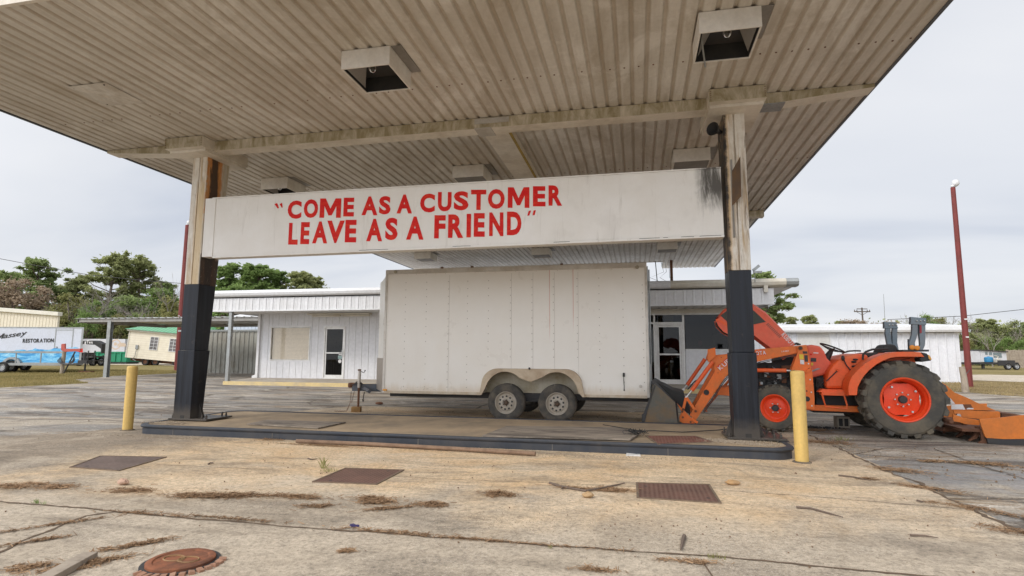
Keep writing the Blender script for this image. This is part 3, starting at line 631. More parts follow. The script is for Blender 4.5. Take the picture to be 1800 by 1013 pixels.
for q0 in [[(-5.831, 3.71), (-5.782, 3.725), (-5.74, 3.636), (-5.77, 3.634)], [(-5.734, 3.704), (-5.69, 3.726), (-5.672, 3.644), (-5.691, 3.639)], [(-1.533, 3.377), (-1.495, 3.381), (-1.522, 3.306), (-1.554, 3.303)], [(-1.46, 3.379), (-1.423, 3.382), (-1.444, 3.308), (-1.476, 3.304)]]:
    m.add([(p[0], SY-.0235, p[1]) for p in q0[::-1]], [(0, 1, 2, 3)])
m.build('lettering', M_RED, sign)

# ---- horn speaker, rusty plate and conduit on right column
t = thing('horn_speaker', 'small black horn speaker beside the top of the right canopy column', 'speaker', (1.17, 8.1, 4.36))
m = MB(); m.lathe([(.03, .15), (.035, .1), (.05, .05), (.085, -.02), (.095, -.05), (.088, -.052), (.03, .04), (.001, .06)], (1.13, 8.06, 4.40), 'y', 20); m.rot(0, (1.13, 8.06, 4.4), R(-38), 'z'); m.build('horn', M_BLACK, t, smooth=True)
m = MB(); m.cyl((1.2, 8.14, 4.4), (1.262, 8.2, 4.4), .018, seg=8); m.tube([(1.2, 8.1, 4.36), (1.19, 8.08, 4.25), (1.21, 8.08, 4.2), (1.2, 8.09, 4.12)], .005, 5); m.build('bracket', M_BLACK, t)
t = thing('rusty_plate', 'tilted brown rusty metal plate on the front of the right canopy column', 'sign', (1.4, 8.05, 3.35))
m = MB(); q0 = [(1.332, 3.774), (1.427, 3.937), (1.419, 3.384), (1.321, 3.294)]; m.add([(p[0], yy+dy, p[1]) for yy in (7.99,) for dy, p in zip((.07, -.08, -.08, .07), q0)]+[(p[0]+.004, 8.0+dy, p[1]) for dy, p in zip((.07, -.08, -.08, .07), q0)], [(0, 3, 2, 1), (4, 5, 6, 7), (0, 1, 5, 4), (1, 2, 6, 5), (2, 3, 7, 6), (3, 0, 4, 7)])
m.build('plate', paint('brown_plate_paint', (.13, .085, .055), (.30, .16, .06), .7, .6, 0, 6), t)
m = MB(); m.cyl((1.335, 8.064, 2.85), (1.335, 8.064, 3.95), .012, seg=8); m.build('conduit', M_REF, t)

# ------------------------------------------------------------------ pump island
M_CURB = paint('black_curb_steel', (.035, .042, .055), (.12, .11, .10), .55, .5, .2, 2.5, streak=.5)
M_SLAB = paint('island_concrete', (.40, .30, .19), (.13, .11, .085), .9, .9, 0, 1.1)
isl = thing('pump_island', 'long low concrete pump island with rounded black steel kerb under the slogan board', 'island', (-3, 8, 0))
IX0, IX1, IY0, IY1 = -7.62, 1.84, 7.46, 9.75
m = MB()
def isl_poly(e, seg=6, r=.28):
    x0, x1, y0, y1 = IX0-e, IX1+e, IY0-e, IY1+e; o = []
    for cx, cy, a0 in ((x1-r, y0+r, -90), (x1-r, y1-r, 0), (x0+r, y1-r, 90), (x0+r, y0+r, 180)):
        for i in range(seg+1): a = R(a0+90*i/seg); o.append((cx+r*math.cos(a), cy+r*math.sin(a)))
    return o
m.prism(isl_poly(-.05), 'z', .002, .138); m.build('slab', M_SLAB, isl)
m = MB(); P = isl_poly(0); n = len(P); prof = [(0, 0), (0, .095), (.014, .105), (.022, .125), (.014, .146), (-.012, .152), (-.05, .146), (-.052, .12)]
vs = []
for e, z in prof: vs += [(x, y, z) for x, y in isl_poly(e)]
m.add(vs, [(i*n+j, i*n+(j+1) % n, (i+1)*n+(j+1) % n, (i+1)*n+j) for i in range(len(prof)-1) for j in range(n)])
o = m.build('steel_kerb', M_CURB, isl, smooth=True); sharp(o, 50)
m = MB()
for x in (-6.9, -5.2, -2.95, -1.1, .35): m.box(x, x+.006, IY0-.0035, IY0, .01, .1)
m.build('kerb_joint', paint('weld_scar', (.22, .2, .17), (.1, .08, .06), .6, .8, 0, 9), isl)

# sheets lying on the island
def laid(name, label, cat, poly, z, th, mat, group=None, wob=0):
    rnd = random.Random(len(label)); cx = sum(p[0] for p in poly)/len(poly); cy = sum(p[1] for p in poly)/len(poly)
    pts = []
    for i, p in enumerate(poly):
        q_ = poly[(i+1) % len(poly)]; n = 10 if wob else 1
        for j in range(n):
            pts.append((p[0]+(q_[0]-p[0])*j/n+rnd.uniform(-wob, wob), p[1]+(q_[1]-p[1])*j/n+rnd.uniform(-wob, wob)))
    m = MB(); m.prism([(a-cx, b-cy) for a, b in pts], 'z', 0, th); o = m.build(name, mat); o.location = (cx, cy, z)
    if name == 'access_hatch':
        m = MB(); P4 = [Vector((p[0]-cx, p[1]-cy, 0)) for p in poly]
        for i in range(4):
            a, b_ = P4[i], P4[(i+1) % 4]; d = (b_-a).normalized(); nn = Vector((-d.y, d.x, 0)); nn = nn if nn.dot((a+b_)/2) > 0 else -nn
            m.prism([tuple((a-d*.003+nn*.004)[:2]), tuple((b_+d*.003+nn*.004)[:2]), tuple((b_+d*.02+nn*.024)[:2]), tuple((a-d*.02+nn*.024)[:2])], 'z', -.002, th+.002+.0004*i)
        m.build('frame', M_HFR, o, local=True)
        m = MB(); c_ = (P4[0]*.8+P4[1]*.1+P4[2]*.1); m.lathe([(.018, th+.0005), (.001, th+.0006)], (c_.x, c_.y, 0), 'z', 12); c_ = (P4[2]*.8+P4[3]*.1+P4[0]*.1); m.lathe([(.018, th+.0005), (.001, th+.0006)], (c_.x, c_.y, 0), 'z', 12); m.build('lift_holes', M_BLACK, o, local=True)
    return setp(o, label, cat, group)
M_HFR = paint('dirt_packed_frame', (.16, .115, .08), (.30, .21, .13), .7, .9, 0, 14)
s = NT('weathered_plywood'); gr_ = s.noise(1, 7, .75, .6, s.map((1.6, 22, 8))); g5 = s.noise(1, 5, .7, .8, s.map((.9, 3.5, 1), loc=(2, 5, 0)))
c = s.mix(s.ramp(gr_, (.36, 0.0), (.62, 1.0)), (.15, .125, .10), (.36, .30, .235)); c = s.mix(s.ramp(g5, (.46, 0.0), (.60, .8)), c, (.085, .068, .055)); s.bump(gr_, .5, .01); M_PLY = s.out(c, .9)
laid('plywood_sheet', 'large weathered plywood sheet lying on the island behind the kerb, beside the trailer wheels', 'plywood', [(-2.039, 7.468), (-0.105, 7.62), (0.02, 8.278), (-0.311, 8.828), (-1.958, 8.54)], .152, .018, M_PLY, wob=.006)
laid('plywood_sheet', 'thin grey plywood sheet lying on the island near the left column', 'plywood', [(-5.936, 7.866), (-4.613, 7.715), (-4.575, 8.453), (-5.969, 8.413)], .145, .016, M_PLY, wob=.006)
def tread_mat(name, col, kind):
    s = NT(name); n = s.noise(2.5, 6, .7); f = s.noise(25, 4, .7)
    c = s.mix(s.ramp(n, (.35, 0.0), (.65, 1.0)), col, tuple(x*1.8 for x in col)); c = s.mix(.5, c, s.ramp(f, (.3, .5), (.7, 1.3)), 'MULTIPLY')
    if kind == 'grid':
        a = s.n('ShaderNodeTexChecker'); s.l(s.map((1, 1, 1), (0, 0, R(45))), a.inputs[0]); a.inputs['Scale'].default_value = 34; h = a.outputs[1]
    else:
        a = s.n('ShaderNodeTexWave'); s.l(s.co, a.inputs[0]); a.inputs['Scale'].default_value = 5.5; h = a.outputs[1]
    c = s.mix(s.mt('MULTIPLY', h, .35), c, (.30, .20, .15)); s.bump(h, .8, .01); return s.out(c, .75, .2)
M_TR = tread_mat('rusty_tread_plate', (.095, .047, .034), 'grid'); M_TR2 = tread_mat('ribbed_tread_plate', (.10, .075, .065), 'wave')
laid('access_hatch', 'dark rust red steel hatch lying flat on the right end of the island', 'hatch', [(0.245, 7.462), (0.91, 7.822), (0.758, 8.282), (0.118, 8.147)], .1395, .008, tread_mat('red_hatch_steel', (.13, .045, .032), 'grid'))
laid('access_hatch', 'ribbed brown steel hatch in the paving below the left end of the island', 'hatch', [(-6.009, 5.152), (-5.378, 5.121), (-5.523, 5.863), (-6.3, 5.748)], .0085, .006, M_TR2, 'steel hatches in the apron')
laid('access_hatch', 'brown checkered steel hatch in the paving, middle of the apron behind the pine straw', 'hatch', [(-3.079, 5.131), (-2.469, 5.18), (-2.482, 5.829), (-3.101, 5.77)], .0085, .006, M_TR, 'steel hatches in the apron')
laid('access_hatch', 'brown checkered steel hatch in the paving in front of the right end of the island', 'hatch', [(-0.012, 5.798), (-0.004, 5.242), (0.649, 5.223), (0.638, 5.882)], .0085, .006, M_TR, 'steel hatches in the apron')
laid('steel_plate', 'thin dark steel plate lying behind the foot of the right column', 'plate', [(1.655, 8.654), (1.748, 7.985), (1.904, 8.073), (1.967, 9.164)], .1395, .006, M_DARK)
# loose gravel and sand at the column feet
def scatter(name, mat, spots, label=None, seed=1, kind='stuff', z=.0):
    rnd = random.Random(seed); m = MB()
    for (x, y, rx, ry, n, s0, s1, zz) in spots:
        for i in range(n):
            a = rnd.uniform(0, 6.28); r = abs(rnd.gauss(0, .5)); px, py = x+rx*r*math.cos(a), y+ry*r*math.sin(a); q_ = rnd.uniform(s0, s1)
            R3 = Euler((rnd.uniform(0, 6), rnd.uniform(0, 6), rnd.uniform(0, 6))).to_matrix()
            vs = [Vector((px, py, zz+q_*.35))+R3@(Vector(v)*q_*Vector((1, .8, .6)).length*.6) for v in ((1, 0, 0), (-1, 0, 0), (0, 1, 0), (0, -1, 0), (0, 0, .8), (0, 0, -.8))]
            m.add(vs, [(0, 2, 4), (2, 1, 4), (1, 3, 4), (3, 0, 4), (2, 0, 5), (1, 2, 5), (3, 1, 5), (0, 3, 5)])
    return setp(m.build(name, mat), label, None, None, kind)
M_GRAV = paint('mixed_gravel', (.42, .34, .25), (.13, .11, .09), .9, .95, 0, 30)
o = scatter('gravel', M_GRAV, [(-7.35, 7.75, .35, .16, 700, .006, .014, .14), (1.2, 7.95, .5, .25, 1600, .005, .013, .14), (1.5, 7.72, .3, .12, 500, .005, .011, .14), (-6.6, 7.2, 2.2, .2, 500, .004, .009, .01), (-1.5, 7.2, 2.6, .22, 900, .004, .01, .01), (-1.2, 4.3, 5, 1.2, 2000, .002, .005, .01), (2.75, 8.9, .35, 1.2, 500, .004, .012, .01)], 'loose gravel and grit scattered over the island and apron')
o['category'] = 'gravel'

# bollards
def bollard(x, y, h, label):
    t = thing('bollard', label, 'bollard', (x, y, .005), 0, 'yellow bollards at the island ends')
    m = MB(); m.lathe([(.072, .0), (.074, .03), (.078, h-.03), (.075, h-.005), (.060, h+.006), (.001, h+.010)], (x, y, .005), 'z', 28); o = m.build('post', M_YEL, t, smooth=True); sharp(o, 60)
    m = MB(); m.lathe([(.11, .0), (.10, .012), (.079, .02)], (x, y, .004), 'z', 20); m.build('footing', paint('footing_dirt', (.12, .10, .08), (.3, .22, .12), .6, .95, 0, 9), t)
    return t
bollard(*(-8.017, 7.739), 1.02, 'yellow steel bollard at the left end of the pump island')
bollard(*(1.867, 7.392), 1.06, 'yellow steel bollard at the right end of the pump island')

# ------------------------------------------------------------------ cargo trailer
TY, X0, X1, Z0, Z1, TYB = 10.4, -4.87, .2, .50, 2.90, 12.5
SK = 10.4/10.53
def trailer_mat():
    s = NT('trailer_skin'); X = s.xyz()
    n = s.noise(.9, 5, .6, .4); f = s.noise(1, 6, .7, .5, s.map((6, 6, .7))); g = s.noise(18, 4, .7)
    c = s.mix(s.ramp(n, (.3, 0.0), (.7, 1.0)), (.79, .745, .665), (.84, .81, .75))
    c = s.mix(s.ramp(f, (.6, 0.0), (.85, .12)), c, (.5, .43, .34))
    lo = s.band(s.mt('ADD', X[2], s.mt('MULTIPLY', s.mt('SUBTRACT', f, .5), .3)), -1, 0, .52, .72)
    c = s.mix(s.mt('MULTIPLY', lo, .5), c, (.55, .42, .26))
    for xs, zl in ((-1.57, 1.75), (-1.13, 1.95)):
        k = s.band(X[0], XOFF+xs-.009, XOFF+xs-.003, XOFF+xs+.003, XOFF+xs+.009); z = s.band(s.mt('ADD', X[2], s.mt('MULTIPLY', g, .25)), zl-.2, zl+.25, 9, 10)
        c = s.mix(s.mt('MULTIPLY', s.mt('MULTIPLY', k, z), .65), c, (.55, .16, .10))
    sm = s.mt('MULTIPLY', s.ramp(s.noise(30, 4, .8), (.55, 0.0), (.62, 1.0)), s.mt('MULTIPLY', s.band(X[0], XOFF-4.6, XOFF-4.5, XOFF-3.8, XOFF-3.7), s.band(X[2], .53, .56, .60, .63)))
    c = s.mix(s.mt('MULTIPLY', sm, .5), c, (.2, .17, .13))
    b = s.noise(.8, 2, .5); s.bump(s.mt('ADD', s.mt('MULTIPLY', b, 1.0), s.mt('MULTIPLY', g, .02)), .12, .2)
    return s.out(c, s.ramp(n, (.3, .24), (.7, .4)), 0, .5)
trl = thing('cargo_trailer', 'big dirty white tandem axle enclosed cargo trailer parked beyond the island', 'trailer', (-2.1, 11.4, 0))
XOFF = 2.1
M_TSK = trailer_mat(); M_LINER = paint('dirty_wheel_liner', (.52, .47, .37), (.30, .24, .13), .9, .7, 0, 2.5, streak=1.2)
M_TTRIM = paint('trailer_trim', (.64, .60, .54), (.30, .23, .15), .7, .4, .2, 2); M_TSTAIN = paint('rusty_bottom_rail', (.60, .52, .40), (.40, .24, .11), .9, .6, 0, 4)
WX = [-2.398, -1.441]
wxa, wxb = WX; RW = .355
aL, aR = wxa-.46, wxb+.47; zt = .93
arc = [(aL, Z0), (aL+.03, Z0+.12)]+[(aL+.28-.25*math.cos(R(a)), zt-.27+.27*math.sin(R(a))) for a in range(20, 91, 14)]+[(aR-.28+.25*math.sin(R(a)), zt-.27+.27*math.cos(R(a))) for a in range(0, 71, 14)]+[(aR-.03, Z0+.12), (aR, Z0)]
m = MB()
side = [(X0, Z0)]+arc+[(X1, Z0), (X1, Z1), (X0, Z1)]
m.prism(side, 'y', TY, TY+.03)
m.box(X0, X1, TY+.031, TYB, Z0+.5, Z1-.005); m.box(X0, aL, TY+.031, TYB, Z0+.02, Z0+.499); m.box(aR, X1, TY+.031, TYB, Z0+.02, Z0+.499); m.box(aL+.001, aR-.001, TY+.33, TYB-.3, Z0+.02, Z0+.499, 1)
# V nose
m.prism([(X0-.001, TY), (X0-.001, TYB), (X0-.35, TYB-.62), (X0-.62, TYB-1.05), (X0-.35, TY+.62)], 'z', Z0, Z1-.1)
body = m.build('body', [M_TSK, M_LINER], trl)
m = MB()
ribs = [-4.441, -4.004, -3.552, -3.164, -2.748, -2.317, -1.905, -1.499, -1.058, -0.656, -0.23, 0.119]
rnd = random.Random(7)
for i, x in enumerate(ribs):
    if i in (2, 5, 6, 7, 8): m.box(x-.0025+.02, x+.001+.02, TY-.0022, TY-.0005, Z0+.03, Z1-.12)
    z = Z0+.12
    while z < Z1-.14:
        if not (aL-.1 < x < aR+.1 and z < 1.06) and rnd.random() < .93: m.ball((x, TY-.001, z), .0085, 6, 0, (1, .5, 1))
        z += .145
for zz in (Z0+.02, Z1-.13):
    x = X0+.05
    while x < X1:
        if not (aL < x < aR and zz < 1): m.ball((x, TY-.0055, zz+.04), .006, 6, 1, (1, .5, 1))
        x += .2
m.build('seams_and_rivets', [paint('seam_dirt', (.46, .42, .36), (.2, .15, .1), .5, .7), M_TTRIM], body)
m = MB(); m.box(X0-.004, X1+.004, TY-.014, TY-.001, Z1-.075, Z1+.012); m.box(X1-.035, X1+.008, TY-.013, TY-.001, Z0, Z1-.076); m.box(X0-.006, X0+.04, TY-.012, TY-.001, Z0, Z1-.076)
m.build('corner_trim', M_TTRIM, trl, bevel=.003)
m = MB(); m.box(X0+.041, aL-.02, TY-.012, TY-.001, Z0-.012, Z0+.035); m.box(aR+.02, X1-.036, TY-.012, TY-.001, Z0-.012, Z0+.035); m.build('bottom_rail', M_TSTAIN, trl)
# fender: flared skirt with two arches meeting in a cusp
out_ = [(aL-.04, Z0-.01), (aL-.01, Z0+.14)]+[(aL+.30-.30*math.cos(R(a)), zt-.25+.30*math.sin(R(a))) for a in range(20, 91, 10)]+[(aR-.30+.30*math.sin(R(a)), zt-.25+.30*math.cos(R(a))) for a in range(0, 71, 10)]+[(aR+.01, Z0+.14), (aR+.04, Z0-.01)]
xm = (wxa+wxb)/2
inn = [(aR+.0, Z0-.01)]+[(wxb+.40*math.cos(R(a)), .50+.43*math.sin(R(a))) for a in range(10, 134, 9)]+[(xm, .745)]+[(wxa+.40*math.cos(R(a)), .50+.43*math.sin(R(a))) for a in range(47, 171, 9)]+[(aL+.0, Z0-.01)]
m = MB(); m.prism(out_+inn, 'y', TY-.06, TY-.045)
lip = [(x, z) for x, z in out_]; n = len(lip)
m.add([(x, TY-.058, z) for x, z in lip]+[(x, TY+.0, z+.006) for x, z in lip], [(i, i+1, n+i+1, n+i) for i in range(n-1)])
li = inn; n = len(li); m.add([(x, TY-.052, z) for x, z in li]+[(x, TY+.02, z) for x, z in li], [(i, i+1, n+i+1, n+i) for i in range(n-1)])
fen = m.build('fender', paint('fender_metal', (.52, .42, .30), (.33, .22, .13), .8, .45, .3, 2.5), trl)
m = MB(); m.ball((xm-.02, TY-.07, zt+.06), .022, 8); m.build('marker_lamp', M_DARK, fen)
M_TIRE = paint('weathered_tyre_rubber', (.06, .056, .05), (.19, .16, .12), .95, .85, 0, 5)
M_TIREB = paint('black_tyre_rubber', (.02, .02, .02), (.07, .06, .05), .5, .85, 0, 5)
def disc_holes(m, c, r, rad, n, dy, k=0):
    for i in range(n):
        a = 2*math.pi*i/n+.2; m.lathe([(rad, dy), (.0005, dy)], (c[0]+r*math.cos(a), c[1], c[2]+r*math.sin(a)), 'y', 10, k)
M_HUB = paint('greasy_hub', (.07, .05, .035), (.2, .11, .06), .6, .6, 0, 12)
M_RIMW = paint('cream_wheel_paint', (.44, .395, .33), (.34, .26, .17), .7, .5, 0, 5)
def trailer_wheel(x, y, sgn, label=None):
    o_ = MB(); r = RW; c = (x, y, r)
    w_ = .2*sgn
    prof = [(.205, .012), (.215, -.004), (.27, -.022), (.315, -.012), (.338, .012), (.35, .03), (.355, .06), (.355, .14), (.35, .17), (.335, .19), (.27, .22), (.205, .19)]
    prof = [(a, b*sgn) for a, b in prof]
    o_.lathe(prof, c, 'y', 48)
    t0 = o_.build('wheel', M_TIRE, trl, smooth=True, label=label); sharp(t0, 40)
    rm = MB(); rm.lathe([(a, b*sgn) for a, b in [(.207, .012), (.205, -.006), (.196, -.008), (.190, .006), (.182, .035), (.168, .046), (.150, .04), (.135, .018), (.095, .012), (.068, .006), (.062, .014), (.050, .014)]], c, 'y', 40)
    for i in range(10):
        a = 2*math.pi*i/10+.2; rm.lathe([(.020, .0132*sgn), (.0005, .0132*sgn)], (x+.117*math.cos(a), y, r+.117*math.sin(a)), 'y', 10, 1)
    ri = rm.build('rim', [M_RIMW, M_BLACK], t0, smooth=True); sharp(ri, 40)
    hb = MB(); hb.lathe([(.05, .02*sgn), (.045, -.005*sgn), (.034, -.012*sgn), (.032, -.035*sgn), (.022, -.042*sgn), (.0005, -.042*sgn)], c, 'y', 20)
    for i in range(5):
        a = 2*math.pi*i/5; hb.cyl((x+.057*math.cos(a), y+.01*sgn, r+.057*math.sin(a)), (x+.057*math.cos(a), y-.012*sgn, r+.057*math.sin(a)), .009, seg=6)
    hb.build('hub', M_HUB, t0)
trailer_wheel(wxa, TY-.005, 1); trailer_wheel(wxb, TY-.005, 1)
trailer_wheel(wxa+.0, TYB+.005, -1); trailer_wheel(wxb+.0, TYB+.005, -1)
m = MB(); [m.cyl((x, TY+.2, RW), (x, TYB-.2, RW), .035, seg=10) for x in WX]; m.box(X0, X1, TY+.35, TY+.43, Z0-.1, Z0+.01); m.box(X0, X1, TYB-.43, TYB-.35, Z0-.1, Z0+.01)
for x in np.arange(X0+.3, X1, .6): m.box(x, x+.05, TY+.44, TYB-.44, Z0-.06, Z0+.01)
m.box(xm-.3, xm+.3, TY+.3, TY+.36, .36, Z0-.1)
m.build('chassis', M_DARK, trl)
# diamond plate gravel guard on the nose
s = NT('diamond_plate'); ck = s.n('ShaderNodeTexWave'); ck.bands_direction = 'Z'; s.l(s.co, ck.inputs[0]); ck.inputs['Scale'].default_value = 13
s.bump(ck.outputs[1], 1, .01); M_DIA = s.out(s.mix(ck.outputs[1], (.55, .50, .43), (.36, .27, .20)), .35, .6)
m = MB(); m.prism([(X0-.003, TY-.006), (X0-.003, TY+.01), (X0-.35, TY+.635), (X0-.63, TYB-1.04), (X0-.64, TYB-1.06), (X0-.36, TY+.60)], 'z', Z0+.0, Z0+.66); m.build('gravel_guard', M_DIA, trl)
# amber / clear markers, plug cord, door hardware
m = MB(); px = (-4.817, 0.548); m.box(px[0]-.04, px[0]+.04, TY-.03, TY-.001, px[1]-.015, px[1]+.018); m.build('marker_lamp', paint('amber_lens', (.75, .33, .04), (.4, .2, .05), .2, .3), trl, bevel=.004)
for p in [(-4.666, 2.871), (0.037, 2.833)]:
    m = MB(); m.lathe([(.035, -.001), (.032, -.016), (.001, -.02)], (p[0], TY-.014, p[1]), 'y', 12); m.build('marker_lamp', paint('clearance_lens', (.4, .36, .26), (.2, .15, .1), .5, .4), trl)
p = (0.052, 0.695); m = MB(); n0 = len(m.v); m.lathe([(.03, -.001), (.028, -.014), (.001, -.016)], (p[0], TY, p[1]), 'y', 12); m.build('marker_lamp', M_TTRIM, trl)
p = (-0.236, 0.895); m = MB(); m.box(p[0]-.018, p[0]+.018, TY-.03, TY-.001, p[1]-.035, p[1]+.035); m.tube([(p[0], TY-.03, p[1]-.02), (p[0]-.002, TY-.035, p[1]-.1), (p[0]+.004, TY-.03, p[1]-.2), (p[0]+.003, TY-.03, p[1]-.26)], .006, 6); m.ball((p[0]+.003, TY-.03, p[1]-.27), .013, 6); m.build('power_inlet', M_BLACK, trl)
m = MB()
for zz in (2.35, .95):
    for i in range(5): m.tube([(X1+.03+.012*math.cos(a), TY+.03, zz+.03*i+.014*math.sin(a)) for a in [6.28*j/8 for j in range(8)]], .006, 5, closed=True)
m.box(X1+.01, X1+.03, TY+.01, TY+.06, .7, 1.1); m.box(X1+.009, X1+.025, TY+.02, TYB-.02, Z0+.02, Z1-.05)
m.cyl((X1+.045, TY+.12, Z0+.05), (X1+.045, TY+.12, Z1-.1), .014, seg=8)
m.build('ramp_door_hardware', M_STEEL, trl)
# tongue, jack, coupler, chains
TM = (TY+TYB)/2
tg = [(-6.061, 0.526), (-5.984, 0.593), (-5.54, 0.604), (-5.537, 0.442), (-6.05, 0.442), (-6.176, 0.568), (-5.868, 0.892), (-5.903, 0.169), (-5.851, 0.877), (-5.77, 0.835), (-5.716, 0.886), (-6.086, 0.164), (-5.729, 0.173), (-5.724, 0.023), (-6.08, 0.014), (-6.05, 0.439), (-6.064, 0.194), (-5.978, 0.441), (-6.032, 0.195), (-5.739, 0.431), (-5.767, 0.344), (-5.764, 0.244), (-6.377, 0.013)]
m = MB(); m.prism([(tg[0][0], tg[0][1]), (tg[1][0], tg[1][1]), (tg[2][0]+.3, tg[2][1]), (tg[3][0]+.3, tg[3][1]), (tg[4][0], tg[4][1])], 'y', TM-.06, TM+.06)
m.cyl((X0-.5, TM-.6, Z0-.02), (tg[0][0]+.3, TM-.07, Z0-.0), .045, seg=4); m.cyl((X0-.5, TM+.6, Z0-.02), (tg[0][0]+.3, TM+.07, Z0-.0), .045, seg=4)
m.build('tongue', paint('weathered_grey_steel', (.10, .115, .135), (.2, .13, .08), .5, .6, .4, 5), trl, bevel=.006)
m = MB(); cx, cz = tg[5]; m.lathe([(.001, .05), (.05, .045), (.06, 0), (.055, -.05), (.03, -.06)], (cx+.06, TM, cz+.0), 'z', 14); m.box(cx+.05, cx+.3, TM-.035, TM+.035, cz-.02, cz+.05)
m.build('coupler', M_RUST, trl, bevel=.004)
m = MB(); jx = tg[6][0]; m.cyl((jx, TM-.1, .52), (jx, TM-.1, tg[6][1]), .032, seg=14); m.cyl((jx, TM-.1, .11), (jx, TM-.1, .53), .024, seg=14, k=1); m.lathe([(.036, 0), (.036, .03), (.001, .035)], (jx, TM-.1, tg[6][1]-.01), 'z', 14, 1)
m.tube([(jx, TM-.1, tg[8][1]), (jx+.06, TM-.1, tg[8][1]-.02), (tg[9][0], TM-.1, tg[9][1]), (tg[10][0]-.02, TM-.1, tg[10][1]-.01), (tg[10][0], TM-.13, tg[10][1])], .007, 6, 2); m.ball((tg[10][0], TM-.14, tg[10][1]), .015, 8, 2)
m.build('jack', [M_TTRIM, M_RUST, M_BLACK], trl)
def chain(m, pts, r=.010, t=.003, k=0):
    P = [Vector(p) for p in pts]; acc = []
    for a, b in zip(P[:-1], P[1:]):
        n = max(1, int((b-a).length/(r*2.6)))
        for j in range(n): acc.append((a.lerp(b, (j+.5)/n), (b-a).normalized()))
    for i, (c, d) in enumerate(acc):
        s1 = d.cross(Vector((0, 1, 0)) if i % 2 else Vector((1, .3, .2))); s1 = s1.normalized() if s1.length > .1 else Vector((0, 1, 0))
        m.tube([c+d*r*1.7*math.cos(a)+s1*r*math.sin(a) for a in [6.28*j/8 for j in range(8)]], t, 4, k, closed=True)
m = MB(); q1, q2 = tg[15], tg[16]; yy = TM-.09
chain(m, [(q1[0], yy, q1[1]), (q2[0], yy, q2[1]), (q2[0]-.05, yy-.05, .02), (tg[22][0], yy-.1, .015)]); chain(m, [(tg[17][0], yy, tg[17][1]), (tg[18][0], yy, tg[18][1])])
m.build('safety_chain', M_RUST, trl)
m = MB(); m.tube([(tg[19][0], yy, tg[19][1]), (tg[20][0]+.01, yy, tg[20][1]), (tg[21][0], yy, tg[21][1]), (tg[21][0]-.02, yy, tg[21][1]+.03)], .009, 6)
m.tube([(tg[1][0], yy, tg[1][1]), (tg[1][0]+.06, yy, tg[1][1]+.05), (tg[1][0]+.14, yy, tg[1][1]+.045), (tg[1][0]+.2, yy, tg[1][1]+.01), (tg[1][0]+.08, yy-.03, tg[1][1]+.02), (tg[1][0]-.05, yy, tg[1][1]-.02)], .012, 6)
m.ball((tg[21][0], yy, tg[21][1]), .02, 8); m.build('wiring_plug', M_BLACK, trl)
bx0, bx1 = tg[11][0], tg[12][0]
m = MB(); m.obox((0, 0, .055), (.19, .19, .11), (0, 0, R(18))); o = m.build('wooden_block', paint('stained_timber', (.30, .17, .06), (.12, .07, .03), .7, .8, 0, 6), bevel=.005); o.location = ((bx0+bx1)/2, TM-.1, .006); setp(o, 'stained brown wooden block under the trailer jack', 'block')

# ------------------------------------------------------------------ tractor (local frame: x towards its rear, y away from the camera)
TL = (3.93, 10.66, .004); TRZ = R(-4)
M_OR = paint('orange_red_paint', (.86, .115, .018), (.45, .20, .09), .6, .42, 0, 3)
M_OR2 = paint('orange_loader_paint', (.85, .165, .015), (.42, .20, .08), .65, .45, 0, 3)
M_FADE = paint('sun_faded_red_hood', (.78, .115, .055), (.68, .24, .15), .6, .5, 0, 1.5)
M_RIMO = paint('bright_orange_rim', (.92, .07, .010), (.5, .16, .06), .3, .4, 0, 5)
M_TUBE = paint('grey_roll_bar_paint', (.17, .215, .245), (.28, .25, .22), .4, .42, .2, 5)
M_BUCK = paint('worn_bucket_steel', (.13, .125, .105), (.32, .19, .085), .95, .6, .3, 2.6)
M_DECAL = paint('white_decal', (.75, .74, .72), (.5, .4, .35), .3, .5, 0, 8); M_YDEC = paint('yellow_decal', (.75, .55, .04), (.4, .3, .1), .3, .5, 0, 8)
M_TTYRE = paint('dusty_tractor_tyre', (.075, .07, .06), (.24, .195, .13), .9, .85, 0, 3)
tr = thing('tractor', 'orange farm tractor with raised hood and front loader parked right of the column', 'tractor', TL, TRZ)
def tb(m, name, mat, parent=None, **k): return m.build(name, mat, parent or tr, local=True, **k)
